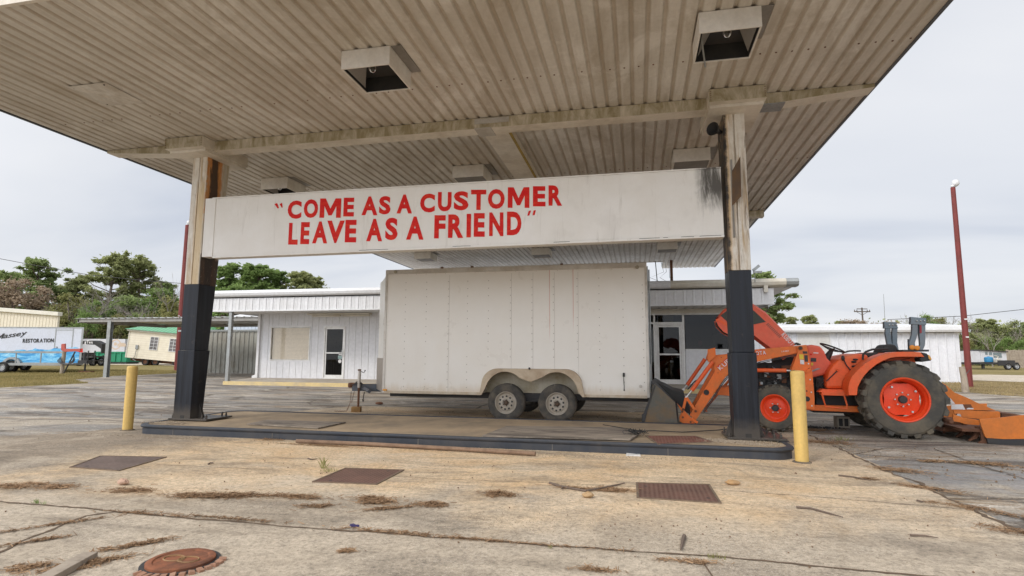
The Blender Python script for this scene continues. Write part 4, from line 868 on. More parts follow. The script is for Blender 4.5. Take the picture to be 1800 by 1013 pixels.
def tyre_lug(name, c, r, w, rim_r, nl, lug_h, lug_w, parent, sgn=1, prof=None, skew=.9):
    "local: wheel in plane y; c=(x,y_outer,z); extends sgn*w"
    cx, cy, cz = c; m = MB()
    rr = r-lug_h
    P = [(rim_r, .05*w), (rim_r+.02, 0), (rim_r+(rr-rim_r)*.45, -.05*w), (rr-.05*r/.6, -.01*w), (rr-.012, .08*w), (rr, .22*w), (rr+.006, .5*w), (rr, .78*w), (rr-.012, .92*w), (rr-.05*r/.6, 1.01*w), (rim_r+(rr-rim_r)*.45, 1.05*w), (rim_r+.02, w), (rim_r, .95*w)]
    m.lathe([(a, b*sgn) for a, b in P], c, 'y', 56)
    # lugs: tapered bars from the shoulder to the centre line
    for side_ in (0, 1):
        for i in range(nl):
            a0 = 2*math.pi*(i+.5*side_)/nl; vs = []
            rows = [(0.0, -.045, 1.15), (.1, 0, 1.0), (.30, .35, .85), (.54, 1.0, .75)]
            for q_, sk, wd in rows:
                yy = q_*w if side_ == 0 else (1-q_)*w
                for top in (0, 1):
                    rad = (rr-.035*r/.6 if q_ == 0 else rr-.012) if not top else (r-.022*r/.6 if q_ == 0 else r)
                    for e in (-1, 1):
                        a = a0+skew*sk*.19*(1 if sgn > 0 else -1)+e*lug_w*wd*(.5 if not top else .38)/r
                        vs.append((cx+rad*math.cos(a), cy+yy*sgn, cz+rad*math.sin(a)))
            # row layout: [bot-,bot+,top-,top+]
            n = len(rows); fs = []
            for k in range(n-1):
                o, p = k*4, (k+1)*4
                fs += [(o+2, o+3, p+3, p+2), (o, o+2, p+2, p), (o+1, p+1, p+3, o+3)]
            fs += [(0, 1, 3, 2), (4*n-4, 4*n-2, 4*n-1, 4*n-3)]
            m.add(vs, fs)
    o = m.build(name, M_TTYRE, parent, smooth=True, local=True); sharp(o, 30); return o
# rear wheels
def rear_wheel(yo, sgn, x=0.0, label=None):
    c = (x, yo, .585); w_ = .36
    t0 = tyre_lug('rear_wheel', c, .595, w_, .325, 19, .042, .095, tr, sgn)
    if label: t0['label'] = label
    m = MB(); m.lathe([(a, b*sgn) for a, b in [(.335, .03), (.34, .008), (.33, -.004), (.315, .0), (.305, .03), (.298, .05), (.285, .065), (.28, .12), (.272, .17), (.262, .18)]], c, 'y', 48)
    # wavy disc
    n0 = len(m.v); vs = []; N = 64
    for ring, (rad, dy) in enumerate(((.262, .16), (.20, .155), (.12, .14), (.10, .125), (.05, .125))):
        for j in range(N):
            a = 2*math.pi*j/N; r_w = rad*(1-.10*max(0, math.cos(4*a))) if ring == 0 else rad
            vs.append((c[0]+r_w*math.cos(a), c[1]+(dy-(.0 if ring else .0))*sgn, c[2]+r_w*math.sin(a)))
    m.add(vs, [(i*N+j, (i+1)*N+j, (i+1)*N+(j+1) % N, i*N+(j+1) % N) for i in range(4) for j in range(N)])
    for i in range(8): a = 6.283*i/8; m.cyl((c[0]+.105*math.cos(a), c[1]+.13*sgn, c[2]+.105*math.sin(a)), (c[0]+.105*math.cos(a), c[1]+.10*sgn, c[2]+.105*math.sin(a)), .0115, seg=6, k=1)
    for i in range(4): a = 6.283*i/4+.6; m.cyl((c[0]+.225*math.cos(a), c[1]+.15*sgn, c[2]+.225*math.sin(a)), (c[0]+.225*math.cos(a), c[1]+.125*sgn, c[2]+.225*math.sin(a)), .017, seg=6, k=1)
    for i in range(4): a = 6.283*i/4+.95; m.lathe([(.013, .152*sgn), (.0005, .152*sgn)], (c[0]+.17*math.cos(a), c[1], c[2]+.17*math.sin(a)), 'y', 10, 2)
    ri = m.build('rim', [M_RIMO, M_CHROME, M_BLACK], t0, smooth=True, local=True); sharp(ri, 35)
    h = MB(); h.lathe([(.06, .13*sgn), (.058, .085*sgn), (.05, .075*sgn), (.0005, .072*sgn)], c, 'y', 24); o = h.build('hub', M_DARK, t0, local=True)
    h = MB(); h.lathe([(.262, .30*sgn), (.0005, .30*sgn)], c, 'y', 24); h.build('rim_back', M_RIMO, t0, local=True)
rx = 0.096
rear_wheel(-.87, 1, rx); rear_wheel(.87, -1, rx)
# front wheels (steered)
fx, fz = (-1.693, 0.415)
def front_wheel(yo, sgn, steer):
    r = .385; c = (0, 0, 0); w_ = .24
    t0 = tyre_lug('front_wheel', c, r, w_, .215, 20, .018, .055, tr, sgn)
    t0.location = (fx, yo, r+.0); t0.rotation_euler = (0, 0, steer)
    m = MB(); m.lathe([(a, b*sgn) for a, b in [(.222, .025), (.226, .0), (.216, -.006), (.205, .0), (.195, .03), (.182, .045), (.178, .085), (.16, .09), (.15, .08), (.10, .07), (.085, .055), (.05, .055)]], c, 'y', 40)
    for i in range(6): a = 6.283*i/6; m.cyl((.078*math.cos(a), .06*sgn, .078*math.sin(a)), (.078*math.cos(a), .038*sgn, .078*math.sin(a)), .011, seg=6, k=1)
    ri = m.build('rim', [M_RIMO, M_CHROME], t0, smooth=True, local=True); sharp(ri, 35)
    h = MB(); h.lathe([(.055, .06*sgn), (.052, .01*sgn), (.04, .0), (.0005, -.002)], c, 'y', 20); h.build('hub', M_DARK, t0, local=True)
front_wheel(-.62, 1, R(-17)); front_wheel(.62, -1, R(-17))
# chassis, engine
m = MB(); m.box(-1.95, .35, -.16, .16, .42, .78); m.box(-1.05, -.45, -.24, .24, .3, .62); m.cyl((0+rx, -.6, .585), (rx, .6, .585), .10, seg=16); m.box(rx-.22, rx+.28, -.3, .3, .38, .95)
m.cyl((fx, -.5, .40), (fx, .5, .40), .055, seg=10); tb(m, 'chassis', M_DARK, bevel=.012)
m = MB(); rnd = random.Random(11)
m.box(-1.93, -.85, -.2, .2, .60, 1.12); m.box(-1.6, -1.0, -.1, .16, 1.12, 1.22); m.box(-1.98, -1.9, -.25, .25, .62, 1.12)
m.cyl((-1.5, -.24, 1.02), (-1.12, -.24, 1.04), .055, seg=14, k=1); m.cyl((-1.2, -.12, 1.08), (-.92, -.12, 1.10), .075, seg=16, k=2)
for i in range(22):
    x = rnd.uniform(-1.9, -1.05); z = rnd.uniform(.68, 1.05); a = rnd.uniform(.03, .07); m.box(x, x+a, -.25-rnd.uniform(0, .02), -.19, z, z+a*rnd.uniform(.6, 1.6), rnd.choice((0, 0, 1, 2)))
for i in range(12):
    x = rnd.uniform(-1.9, -1.1); z = rnd.uniform(.55, 1.05); m.tube([(x, -.22, z), (x+.1, -.29, z+rnd.uniform(-.08, .08)), (x+.25, -.26, z+rnd.uniform(-.1, .1)), (x+.33, -.2, z+rnd.uniform(-.1, .1))], .010, 6, rnd.choice((0, 0, 2)))
m.lathe([(.10, -.006), (.10, .006)], (-1.93, -.02, .85), 'x', 20, 1)
tb(m, 'engine', [M_BLACK, M_RUST, M_STEEL])
m = MB(); m.prism([(-0.993, 0.869), (-0.841, 0.886), (-0.841, 0.651), (-0.362, 0.594), (-0.371, 0.439), (-1.016, 0.42)], 'y', -.30, .3); tb(m, 'transmission', M_BLACK, bevel=.01)
m = MB()
for (a, b_) in [[(-0.993, 0.872), (-0.891, 0.653)], [(-0.973, 0.761), (-0.844, 0.833)], [(-0.858, 0.819), (-0.749, 0.986)], [(-1.013, 0.733), (-0.86, 0.764)], [(-0.944, 0.845), (-0.929, 0.652)]]: m.cyl((a[0], -.34, a[1]), (b_[0], -.34, b_[1]), .012, seg=6)
tb(m, 'linkage_rods', M_BLACK)
# cowl / dashboard body behind the loader mast
cw = [(-1.105, 1.408), (-1.016, 1.43), (-0.89, 1.408), (-0.829, 1.312), (-0.799, 1.206), (-0.73, 1.128), (-0.753, 1.039), (-0.844, 0.926), (-1.024, 0.879), (-1.122, 0.877)]
m = MB(); m.prism(cw, 'y', -.27, .27); o = tb(m, 'dash_cowl', M_FADE, bevel=.04)
m = MB(); q0 = [(-1.047, 1.21), (-0.965, 1.205), (-0.971, 1.143), (-1.053, 1.148)]; m.prism(q0, 'y', -.276, -.272); m.build('decal', M_DARK, o, local=True)
m = MB(); q0 = [(-1.048, 1.131), (-1.018, 1.128), (-1.02, 1.081), (-1.051, 1.083)]; m.prism(q0, 'y', -.276, -.272); m.build('decal', M_YDEC, o, local=True)
# hood raised on its rear hinge
hp = [(-2.537, 1.874), (-2.495, 1.891), (-2.403, 2.003), (-2.283, 2.081), (-2.099, 2.127), (-1.903, 2.099), (-1.715, 1.956), (-1.563, 1.78), (-1.413, 1.597), (-1.288, 1.422), (-1.369, 1.251), (-1.483, 1.169), (-1.585, 1.279), (-1.676, 1.382), (-1.909, 1.582), (-2.166, 1.689), (-2.302, 1.588), (-2.416, 1.656), (-2.504, 1.763)]
top = hp[1:10]; low = hp[10:]+[hp[0]]
m = MB(); m.prism(hp, 'y', -.30, -.28); m.prism(hp, 'y', .28, .30)
n = len(top); m.add([(x, -.301, z) for x, z in top]+[(x, -.22, z+.045) for x, z in top]+[(x, .22, z+.045) for x, z in top]+[(x, .301, z) for x, z in top],
    [(k*n+i, k*n+i+1, (k+1)*n+i+1, (k+1)*n+i) for k in range(3) for i in range(n-1)])
m.add([(x, -.2975, z-.012) for x, z in top]+[(x, .2975, z-.012) for x, z in top], [(i, n+i, n+i+1, i+1) for i in range(n-1)])
hood = tb(m, 'hood', M_FADE, label='raised sun faded red hood'); sharp(hood, 40)
m = MB(); m.prism([(-2.456, 1.941), (-2.292, 2.074), (-2.1, 2.113), (-1.91, 2.021), (-1.724, 1.822), (-1.904, 1.783), (-2.311, 1.793)], 'y', -.306, -.3015); m.build('side_grille', paint('dark_grille_mesh', (.05, .055, .045), (.09, .09, .07), .5, .6, 0, 10), hood, local=True)
m = MB(); m.prism([(-2.543, 1.874), (-2.495, 1.891), (-2.393, 1.829), (-2.293, 1.747), (-2.294, 1.708), (-2.412, 1.78), (-2.496, 1.859), (-2.527, 1.831)], 'y', -.312, -.302); m.build('nose_rim', M_OR, hood, local=True)
m = MB(); m.prism([(-2.518, 1.836), (-2.486, 1.858), (-2.405, 1.774), (-2.29, 1.694), (-2.294, 1.594), (-2.405, 1.666), (-2.493, 1.768)], 'y', -.27, .27); m.build('hood_inside', M_BLACK, hood, local=True)
# hood lettering along its upper edge
(hA, hB) = [(-1.495, 1.594), (-1.326, 1.388)]; d = Vector((hB[0]-hA[0], 0, hB[1]-hA[1])); vv = Vector((-d.z, 0, d.x)).normalized()
m = MB(); text_line(m, 'KUBOTA', (hA[0], -.3035, hA[1]), d, vv, .082, .18, .012, d.length*1.12); m.build('lettering', M_DECAL, hood, local=True)
(hA, hB) = [(-1.723, 1.773), (-1.518, 1.537)]; d = Vector((hB[0]-hA[0], 0, hB[1]-hA[1])); vv = Vector((-d.z, 0, d.x)).normalized()
m = MB()
for i in range(11): o_ = Vector((hA[0], -.303, hA[1]))+d*(i/11); m.quad(o_, o_+d*.06, o_+d*.06+vv*.05, o_+vv*.05)
m.build('faded_stripe', paint('faded_stripe', (.36, .09, .06), (.5, .15, .1), .6, .5), hood, local=True)
m = MB(); m.prism([(-1.253, 1.444), (-1.236, 1.47), (-1.175, 1.444), (-1.176, 1.424), (-1.247, 1.419)], 'y', -.2, .2); tb(m, 'hinge_seal', M_BLACK)
# steering wheel
sc_, sr_ = (-0.652, 1.38), .19
m = MB(); ax = Vector((math.sin(R(23)), 0, math.cos(R(23)))) ; u0 = Vector((math.cos(R(23)), 0, -math.sin(R(23)))); v0 = Vector((0, 1, 0)); cc = Vector((sc_[0], 0, sc_[1]))
m.tube([cc+u0*sr_*math.cos(a)+v0*sr_*math.sin(a) for a in [6.283*j/32 for j in range(32)]], .0135, 8, closed=True)
for a in (0.5, 2.6, 4.7): m.tube([cc-ax*.05, cc-ax*.03+(u0*math.cos(a)+v0*math.sin(a))*.09, cc+(u0*math.cos(a)+v0*math.sin(a))*sr_], .011, 6)
m.cyl(cc-ax*.03, cc-ax*.075, .035, seg=12); m.cyl(cc-ax*.07, cc-ax*.26-u0*.03, .04, .07, seg=12)
o = tb(m, 'steering_wheel', M_BLACK, smooth=True); sharp(o, 40)
# near fender, far fender
fo = [(-0.663, 0.638), (-0.664, 0.741), (-0.648, 0.832), (-0.6, 0.929), (-0.513, 1.034), (-0.415, 1.123), (-0.307, 1.197), (-0.208, 1.249), (-0.12, 1.281), (-0.005, 1.304), (0.108, 1.312), (0.241, 1.313), (0.34, 1.306), (0.386, 1.237)]
fi = [(0.386, 1.235), (0.236, 1.239), (0.103, 1.238), (0.002, 1.232), (-0.078, 1.214), (-0.172, 1.172), (-0.267, 1.109), (-0.363, 1.026), (-0.438, 0.939), (-0.494, 0.848), (-0.531, 0.765), (-0.552, 0.641)]
def fender_mb(y0, y1, yw):
    m = MB(); m.prism(fo+fi, 'y', y0, y1)
    m.add([(x, y0+(.0 if y0 < 0 else 0), z) for x, z in fo], []) if False else None
    n = len(fo); i0 = [(x, z) for x, z in fo]; m.prism(i0+[(fi[0][0], .95), (.0, .75), (fo[0][0]+.05, .62)], 'y', yw, yw+.02)
    return m
o = tb(fender_mb(-.87, -.50, -.52), 'fender', M_OR, bevel=.008)
o = tb(fender_mb(.50, .87, .5), 'fender', M_OR, bevel=.008)
# deck between fenders, rounded tank body
m = MB(); m.prism([(-0.89, 0.709), (-0.881, 0.837), (-0.838, 0.988), (-0.77, 1.098), (-0.679, 1.186), (-0.554, 1.249), (-0.382, 1.283), (-0.239, 1.265), (-0.272, 0.715)], 'y', -.48, .45); tb(m, 'rear_body', M_OR, bevel=.05)
m = MB(); m.prism([(0.245, 1.307), (0.487, 1.308), (0.484, 1.255), (0.401, 1.215), (0.389, 1.109), (0.335, 1.103)], 'y', -.45, .5); m.box(rx-.1, rx+.35, -.45, .45, .9, 1.12); tb(m, 'rear_bracket', M_DARK)
# tail lamp
m = MB(); m.prism([(0.344, 1.308), (0.43, 1.288), (0.479, 1.197), (0.482, 1.18), (0.345, 1.158), (0.327, 1.217), (0.39, 1.237)], 'y', -.86, -.62); o = tb(m, 'tail_lamp', M_BLACK, bevel=.012)
m = MB(); m.prism([(0.439, 1.268), (0.456, 1.263), (0.483, 1.202), (0.468, 1.187), (0.444, 1.207)], 'y', -.868, -.64); m.build('amber_lens', paint('amber_tail_lens', (.75, .36, .06), (.5, .3, .1), .2, .25), o, local=True, bevel=.003)
# seat, grab rails, levers
m = MB(); m.prism([(0.01, 1.302), (0.048, 1.377), (0.091, 1.43), (0.157, 1.44), (0.229, 1.43), (0.264, 1.362), (0.261, 1.318)], 'y', -.2, .22); m.prism([(-0.262, 1.209), (-0.064, 1.238), (-0.011, 1.307), (-0.257, 1.287)], 'y', -.2, .22); tb(m, 'seat', M_BLACK, bevel=.02)
m = MB(); 
gr = [(-0.352, 1.184), (-0.342, 1.264), (-0.303, 1.313), (-0.206, 1.35), (-0.064, 1.361), (0.011, 1.362)]; m.tube([(x, -.55, z) for x, z in gr], .016, 8)
tb(m, 'grab_rail', M_BLACK); m = MB(); gr = [(-0.41, 1.234), (-0.363, 1.3), (-0.276, 1.33), (-0.183, 1.336), (-0.085, 1.334)]; m.tube([(x, .5, z) for x, z in gr], .014, 8)
tb(m, 'grab_rail', M_BLACK); m = MB(); gr = [(-0.62, 1.208), (-0.579, 1.098), (-0.505, 0.985)]; m.tube([(x, -.5, z) for x, z in gr], .010, 6); m.ball((gr[0][0], -.5, gr[0][1]), .028, 8, 0, (1, 1, 1.6))
gr = [(-0.888, 0.83), (-0.797, 0.921), (-0.706, 1.012)]; m.tube([(x, -.5, z) for x, z in gr], .009, 6); m.ball((gr[2][0], -.5, gr[2][1]), .022, 8, 1)
for p in [(-0.467, 1.15), (-0.441, 1.188), (-0.467, 1.08), (-0.565, 0.925)]: m.ball((p[0], -.5, p[1]), .028, 8, 0, (1.4, 1, .6)); 
tb(m, 'control_levers', [M_BLACK, M_OR])
# folded roll bar: two arches
def rops(leg1, leg2, br, y):
    m = MB(); m.prism(leg1, 'y', y, y+.07); m.prism(leg2, 'y', y+.005, y+.075); o = tb(m, 'roll_bar', M_TUBE, bevel=.012)
    m = MB(); m.prism(br, 'y', y-.008, y+.083)
    xs = [p[0] for p in br]; zs = [p[1] for p in br]
    for k in (.38, .62, .86): m.ball((min(xs)+(max(xs)-min(xs))*k, y-.012, (min(zs)+max(zs))/2-.0), .014, 6, 1)
    m.build('top_bracket', [M_TUBE, M_CHROME], o, local=True, bevel=.006)
    return o
o = rops([(0.416, 1.759), (0.498, 1.758), (0.488, 1.615), (0.467, 1.544), (0.437, 1.458), (0.441, 1.33), (0.36, 1.33), (0.356, 1.458), (0.402, 1.587)], [(0.515, 1.758), (0.603, 1.757), (0.59, 1.543), (0.573, 1.416), (0.54, 1.345), (0.495, 1.32), (0.44, 1.32), (0.487, 1.38), (0.505, 1.43), (0.505, 1.601)], [(0.403, 1.872), (0.615, 1.846), (0.604, 1.74), (0.395, 1.754)], -.42)
m = MB(); m.prism([(0.515, 1.736), (0.542, 1.736), (0.536, 1.612), (0.509, 1.609)], 'y', -.424, -.4155); m.build('red_decal', paint('red_decal', (.30, .02, .03), (.2, .05, .03), .3, .5), o, local=True)
m = MB()
for p in [(0.383, 1.384), (0.45, 1.378)]: m.lathe([(.036, .0), (.038, -.02), (.02, -.028), (.001, -.028)], (p[0], -.425, p[1]), 'y', 20)
m.build('pivot_knob', paint('orange_knob', (.75, .27, .02), (.4, .2, .05), .3, .4), o, local=True)
rops([(0.301, 1.738), (0.379, 1.737), (0.373, 1.647), (0.378, 1.506), (0.401, 1.336), (0.326, 1.335), (0.301, 1.475), (0.286, 1.632)], [(0.404, 1.737), (0.484, 1.737), (0.464, 1.475), (0.477, 1.367), (0.481, 1.32), (0.407, 1.32), (0.388, 1.444), (0.393, 1.631)], [(0.283, 1.844), (0.467, 1.83), (0.487, 1.724), (0.276, 1.726)], .42)
m = MB(); q0 = [(0.269, 1.347), (0.619, 1.351), (0.616, 1.319), (0.267, 1.318)]; m.prism(q0, 'y', -.42, .48); p = [(0.384, 1.519), (0.379, 1.345)]; m.cyl((p[0][0], -.3, p[0][1]), (p[1][0], -.3, p[1][1]), .012, seg=6); tb(m, 'roll_bar_base', M_DARK)
# frame rail and step
m = MB(); m.prism([(-1.22, 0.439), (-0.391, 0.436), (-0.397, 0.34), (-1.224, 0.351)], 'y', -.42, -.30); m.prism([(-2.559, 0.675), (-2.31, 0.705), (-2.317, 0.541), (-2.563, 0.556)], 'y', -.25, .25); tb(m, 'frame_rail', M_OR2, bevel=.006)
m = MB(); st = [(-0.985, 0.646), (-0.982, 0.614), (-0.941, 0.433), (-0.642, 0.411), (-0.634, 0.464), (-0.662, 0.6), (-0.66, 0.635)]; m.tube([(x, -.62, z) for x, z in st], .014, 8); q0 = [(-0.984, 0.667), (-0.622, 0.675), (-0.606, 0.61), (-0.982, 0.614)]; m.prism(q0, 'y', -.62, -.42); m.prism([(-1.029, 0.659), (-0.973, 0.706), (-0.615, 0.709), (-0.617, 0.674)], 'y', -.6, -.42); tb(m, 'step', M_OR, bevel=.004)

# loader --------------------------------------------------------------
bo = [(-2.651, 1.324), (-2.646, 1.349), (-2.583, 1.373), (-2.581, 1.244), (-2.336, 1.268), (-1.927, 1.346), (-1.295, 1.408), (-1.219, 1.375), (-1.24, 1.3), (-1.318, 1.281), (-1.914, 1.14), (-2.236, 1.027), (-2.357, 0.94), (-2.428, 0.876), (-2.937, 0.134), (-3.037, 0.212), (-2.603, 0.975), (-2.617, 1.091), (-2.698, 1.178)]
m = MB(); m.prism(bo, 'y', -.53, -.42); lo = tb(m, 'loader_arm', M_OR2, bevel=.008)
a, b_ = [(-2.509, 0.988), (-2.335, 1.139)]; d = Vector((b_[0]-a[0], 0, b_[1]-a[1])); vv = Vector((-d.z, 0, d.x)).normalized()
a2, b2 = [(-1.934, 1.249), (-1.776, 1.265)]; d2 = Vector((b2[0]-a2[0], 0, b2[1]-a2[1])); v2 = Vector((-d2.z, 0, d2.x)).normalized()
m = MB(); n0 = len(m.v); text_line(m, 'KUB', (a[0]-.002, -.5335, a[1]-.004), d, vv, .085, .16, .075, d.length+.008, k=1); text_line(m, 'KUB', (a[0], -.5355, a[1]), d, vv, .075, .2, .015, d.length, k=0)
text_line(m, 'OTA', (a2[0]-.002, -.5335, a2[1]-.004), d2, v2, .078, .16, .075, d2.length+.008, k=1); text_line(m, 'OTA', (a2[0], -.5355, a2[1]), d2, v2, .068, .2, .015, d2.length, k=0)
a3, b3 = [(-1.538, 1.301), (-1.43, 1.316)]; d3 = Vector((b3[0]-a3[0], 0, b3[1]-a3[1])); text_line(m, 'LA463', (a3[0], -.5335, a3[1]), d3, Vector((0, 0, 1)), .024, .2, .02, d3.length)
m.build('lettering', [M_DECAL, M_RED], lo, local=True)
m = MB()
for x, y, rr in [(1241.6, 690.4, .052), (1268, 629, .012), (1251.5, 633, .02)]: pass
hol = [(-2.749, 0.612), (-2.485, 1.208), (-2.549, 0.947), (-3.02, 0.156)]
for p, r_q in zip(hol, (.050, .011, .009, .014)): m.lathe([(r_q, -.0335), (r_q, -.0345), (.0005, -.0345)], (p[0], -.4985, p[1]), 'y', 24, 0); m.tube([(p[0]+r_q*math.cos(t_), -.533, p[1]+r_q*math.sin(t_)) for t_ in [6.283*j/20 for j in range(20)]], .004, 5, 1, closed=True)
m.build('pin_holes', [M_BLACK, M_OR2], lo, local=True)
o = lo.copy(); SC.collection.objects.link(o); o.location = (0, .95, 0)                    # far arm, no decals
ms = [(-1.306, 1.403), (-1.16, 1.424), (-1.138, 1.282), (-1.093, 0.96), (-1.083, 0.565), (-1.092, 0.383), (-1.268, 0.386), (-1.276, 0.56), (-1.266, 0.928), (-1.407, 1.01), (-1.338, 1.188), (-1.299, 1.3)]
m = MB(); m.prism(ms, 'y', -.56, -.535); m.prism(ms, 'y', -.41, -.385); mast = tb(m, 'loader_mast', M_OR2, bevel=.004)
m = MB(); m.prism(ms, 'y', .42, .55); tb(m, 'loader_mast', M_OR2, bevel=.004)
m = MB()
for p, r_q, kk in zip([(-1.253, 1.369), (-1.369, 0.992), (-1.13, 1.027), (-1.193, 0.544), (-1.194, 0.672)], (.032, .02, .022, .042, .012), (1, 1, 1, 0, 0)):
    if kk: m.cyl((p[0], -.585, p[1]), (p[0], -.56, p[1]), r_q, seg=14, k=1); m.cyl((p[0], -.592, p[1]), (p[0], -.585, p[1]), r_q*.5, seg=6, k=0)
    else: m.lathe([(r_q, -.001), (r_q, -.002), (.0005, -.002)], (p[0], -.56, p[1]), 'y', 20, 0)
m.build('pins', [M_BLACK, M_RUST], mast, local=True)
m = MB(); dc = [[(-1.276, 1.268), (-1.216, 1.265), (-1.214, 1.186), (-1.274, 1.189)], [(-1.268, 1.181), (-1.21, 1.173), (-1.209, 1.104), (-1.266, 1.107)], [(-1.201, 1.256), (-1.15, 1.253), (-1.15, 1.144), (-1.201, 1.148)], [(-1.222, 1.318), (-1.153, 1.317), (-1.152, 1.277), (-1.221, 1.279)]]
for q0, kk in zip(dc, (0, 1, 2, 2)): m.prism(q0, 'y', -.5625, -.5605, kk)
m.build('warning_decals', [M_YDEC, M_DECAL, M_DARK], mast, local=True)
m = MB(); q0 = [(-1.241, 1.012), (-1.189, 1.001), (-1.126, 1.051), (-1.113, 1.019), (-1.176, 0.964), (-1.234, 0.993)]; m.prism(q0, 'y', -.6, -.562); m.build('hook', M_OR2, mast, local=True)
# hydraulic cylinders
def ram(a, b_, c_, y, r0, r1, name='hydraulic_cylinder'):
    m = MB(); m.cyl((a[0], y, a[1]), (b_[0], y, b_[1]), r0, seg=16, k=0); m.cyl((b_[0], y, b_[1]), (c_[0], y, c_[1]), r1, seg=12, k=1); m.lathe([(r0*1.0, -.02), (r0*1.0, .02)], (c_[0], y, c_[1]), 'y', 14, 0)
    m.cyl((c_[0], y-.03, c_[1]), (c_[0], y+.03, c_[1]), r1*1.5, seg=10, k=1)
    o = tb(m, name, [M_OR, M_CHROME], smooth=True); sharp(o, 40)
lc = [(-2.305, 0.996), (-1.468, 0.997), (-1.356, 0.989)]; ram(lc[0], lc[1], lc[2], -.465, .034, .018)
bc = [(-2.627, 1.135), (-2.987, 0.641), (-3.075, 0.528)]; ram(bc[0], bc[1], bc[2], -.575, .036, .017)
bc = [(-2.716, 1.176), (-3.052, 0.688), (-3.118, 0.603)]; ram(bc[0], bc[1], bc[2], .30, .034, .016)
m = MB(); hz = [(-2.614, 1.135), (-2.779, 0.869), (-2.931, 0.789), (-3.055, 0.647)]; m.tube([(x, -.4, z) for x, z in hz], .012, 6); tb(m, 'hydraulic_hose', M_BLACK); m = MB(); hz = [(-0.758, 2.258), (-1.572, 0.886), (-1.685, 0.834), (-1.605, 0.86), (-1.823, 0.96), (-1.858, 0.891)]; m.tube([(x, -.3, z) for x, z in hz[1:]], .012, 6); tb(m, 'hydraulic_hose', M_BLACK)
m = MB()
for (a, b_) in [[(-3.079, 0.521), (-2.935, 0.297)], [(-3.086, 0.518), (-3.138, 0.321)]]: 
    d = Vector((b_[0]-a[0], 0, b_[1]-a[1])); n_ = Vector((-d.z, 0, d.x)).normalized()*.022
    A0 = Vector((a[0], 0, a[1])); B0 = Vector((b_[0], 0, b_[1])); m.prism([((A0+n_).x, (A0+n_).z), ((B0+n_).x, (B0+n_).z), ((B0-n_).x, (B0-n_).z), ((A0-n_).x, (A0-n_).z)], 'y', -.585 if a[0] > 99 else -.61, -.59)
    m.cyl((b_[0], -.62, b_[1]), (b_[0], -.60, b_[1]), .022, seg=12, k=1)
m.prism([(-3.242, 0.425), (-3.127, 0.307), (-3.013, 0.182), (-2.941, 0.147), (-2.935, 0.11), (-3.017, 0.054), (-3.119, 0.065), (-3.199, 0.115), (-3.207, 0.19), (-3.165, 0.275)], 'y', -.605, -.58)
m.prism([(-2.996, 0.192), (-2.899, 0.121), (-2.922, 0.09), (-3.015, 0.147)], 'y', -.63, -.606)
for p in [(-3.153, 0.28), (-3.148, 0.186), (-3.023, 0.11)]: m.lathe([(.018, -.001), (.0005, -.0015)], (p[0], -.605, p[1]), 'y', 14, 1)
m.prism([(-2.708, 1.344), (-2.582, 1.375), (-2.577, 1.236), (-2.701, 1.12), (-2.713, 1.181)], 'y', -.60, -.585)
tb(m, 'bucket_link', [M_OR2, M_RUST], bevel=.003)
m = MB(); p = [(-2.247, 0.858), (-2.73, 0.273), (-2.701, 0.201), (-2.779, 0.214)]; m.cyl((p[0][0], .35, p[0][1]), (p[1][0], .35, p[1][1]), .022, seg=8); m.prism([p[1], p[2], p[3]], 'y', .33, .37); tb(m, 'parking_stand', M_OR2)
# steel lines and hoses clipped along the boom, bolts on the mast, grease on the pins
hl = [(-1.314, 1.272), (-1.575, 1.214), (-1.894, 1.136), (-2.202, 1.028), (-2.358, 0.95), (-2.482, 0.795), (-2.676, 0.484), (-2.812, 0.289)]
for off in (0, .018):
    m = MB(); m.tube([(x+off*.6, -.545, z-off-.004) for x, z in hl], .0075, 6); tb(m, 'steel_line', M_DARK)
m = MB()
for p in [(-1.231, 1.114), (-1.147, 1.115), (-1.236, 0.855), (-1.135, 0.857), (-1.238, 0.653), (-1.128, 0.655), (-1.232, 0.433), (-1.131, 0.436)]: m.cyl((p[0], -.572, p[1]), (p[0], -.559, p[1]), .012, seg=6)
m.build('bolts', M_CHROME, mast, local=True)
m = MB(); q0 = [(-1.004, 1.303), (-0.927, 1.298), (-0.931, 1.281), (-1.004, 1.286)]; m.prism(q0, 'y', -.277, -.2715); q0 = [(-1.056, 1.283), (-1.025, 1.275), (-1.037, 1.249), (-1.062, 1.261)]; m.prism(q0, 'y', -.277, -.2715, 1); tb(m, 'cowl_decal', [M_DECAL, M_RED])
m = MB(); hz = [(-1.677, 0.857), (-1.574, 0.788), (-1.492, 0.86), (-1.399, 0.896), (-1.336, 0.863)]; m.tube([(x, -.3, z) for x, z in hz], .012, 6); tb(m, 'engine_hose', M_BLACK)
m = MB(); hz = [(-1.019, 0.763), (-0.961, 0.681), (-0.99, 0.599), (-0.92, 0.518)]; m.tube([(x, -.38, z) for x, z in hz], .011, 6); tb(m, 'engine_hose', M_BLACK)
m = MB(); fz_ = [(-0.328, 0.888), (-0.266, 0.943), (-0.018, 1.132), (0.313, 1.214)]; m.tube([(x, -.53, z) for x, z in fz_[1:]], .004, 4); tb(m, 'fender_seam', M_DARK)
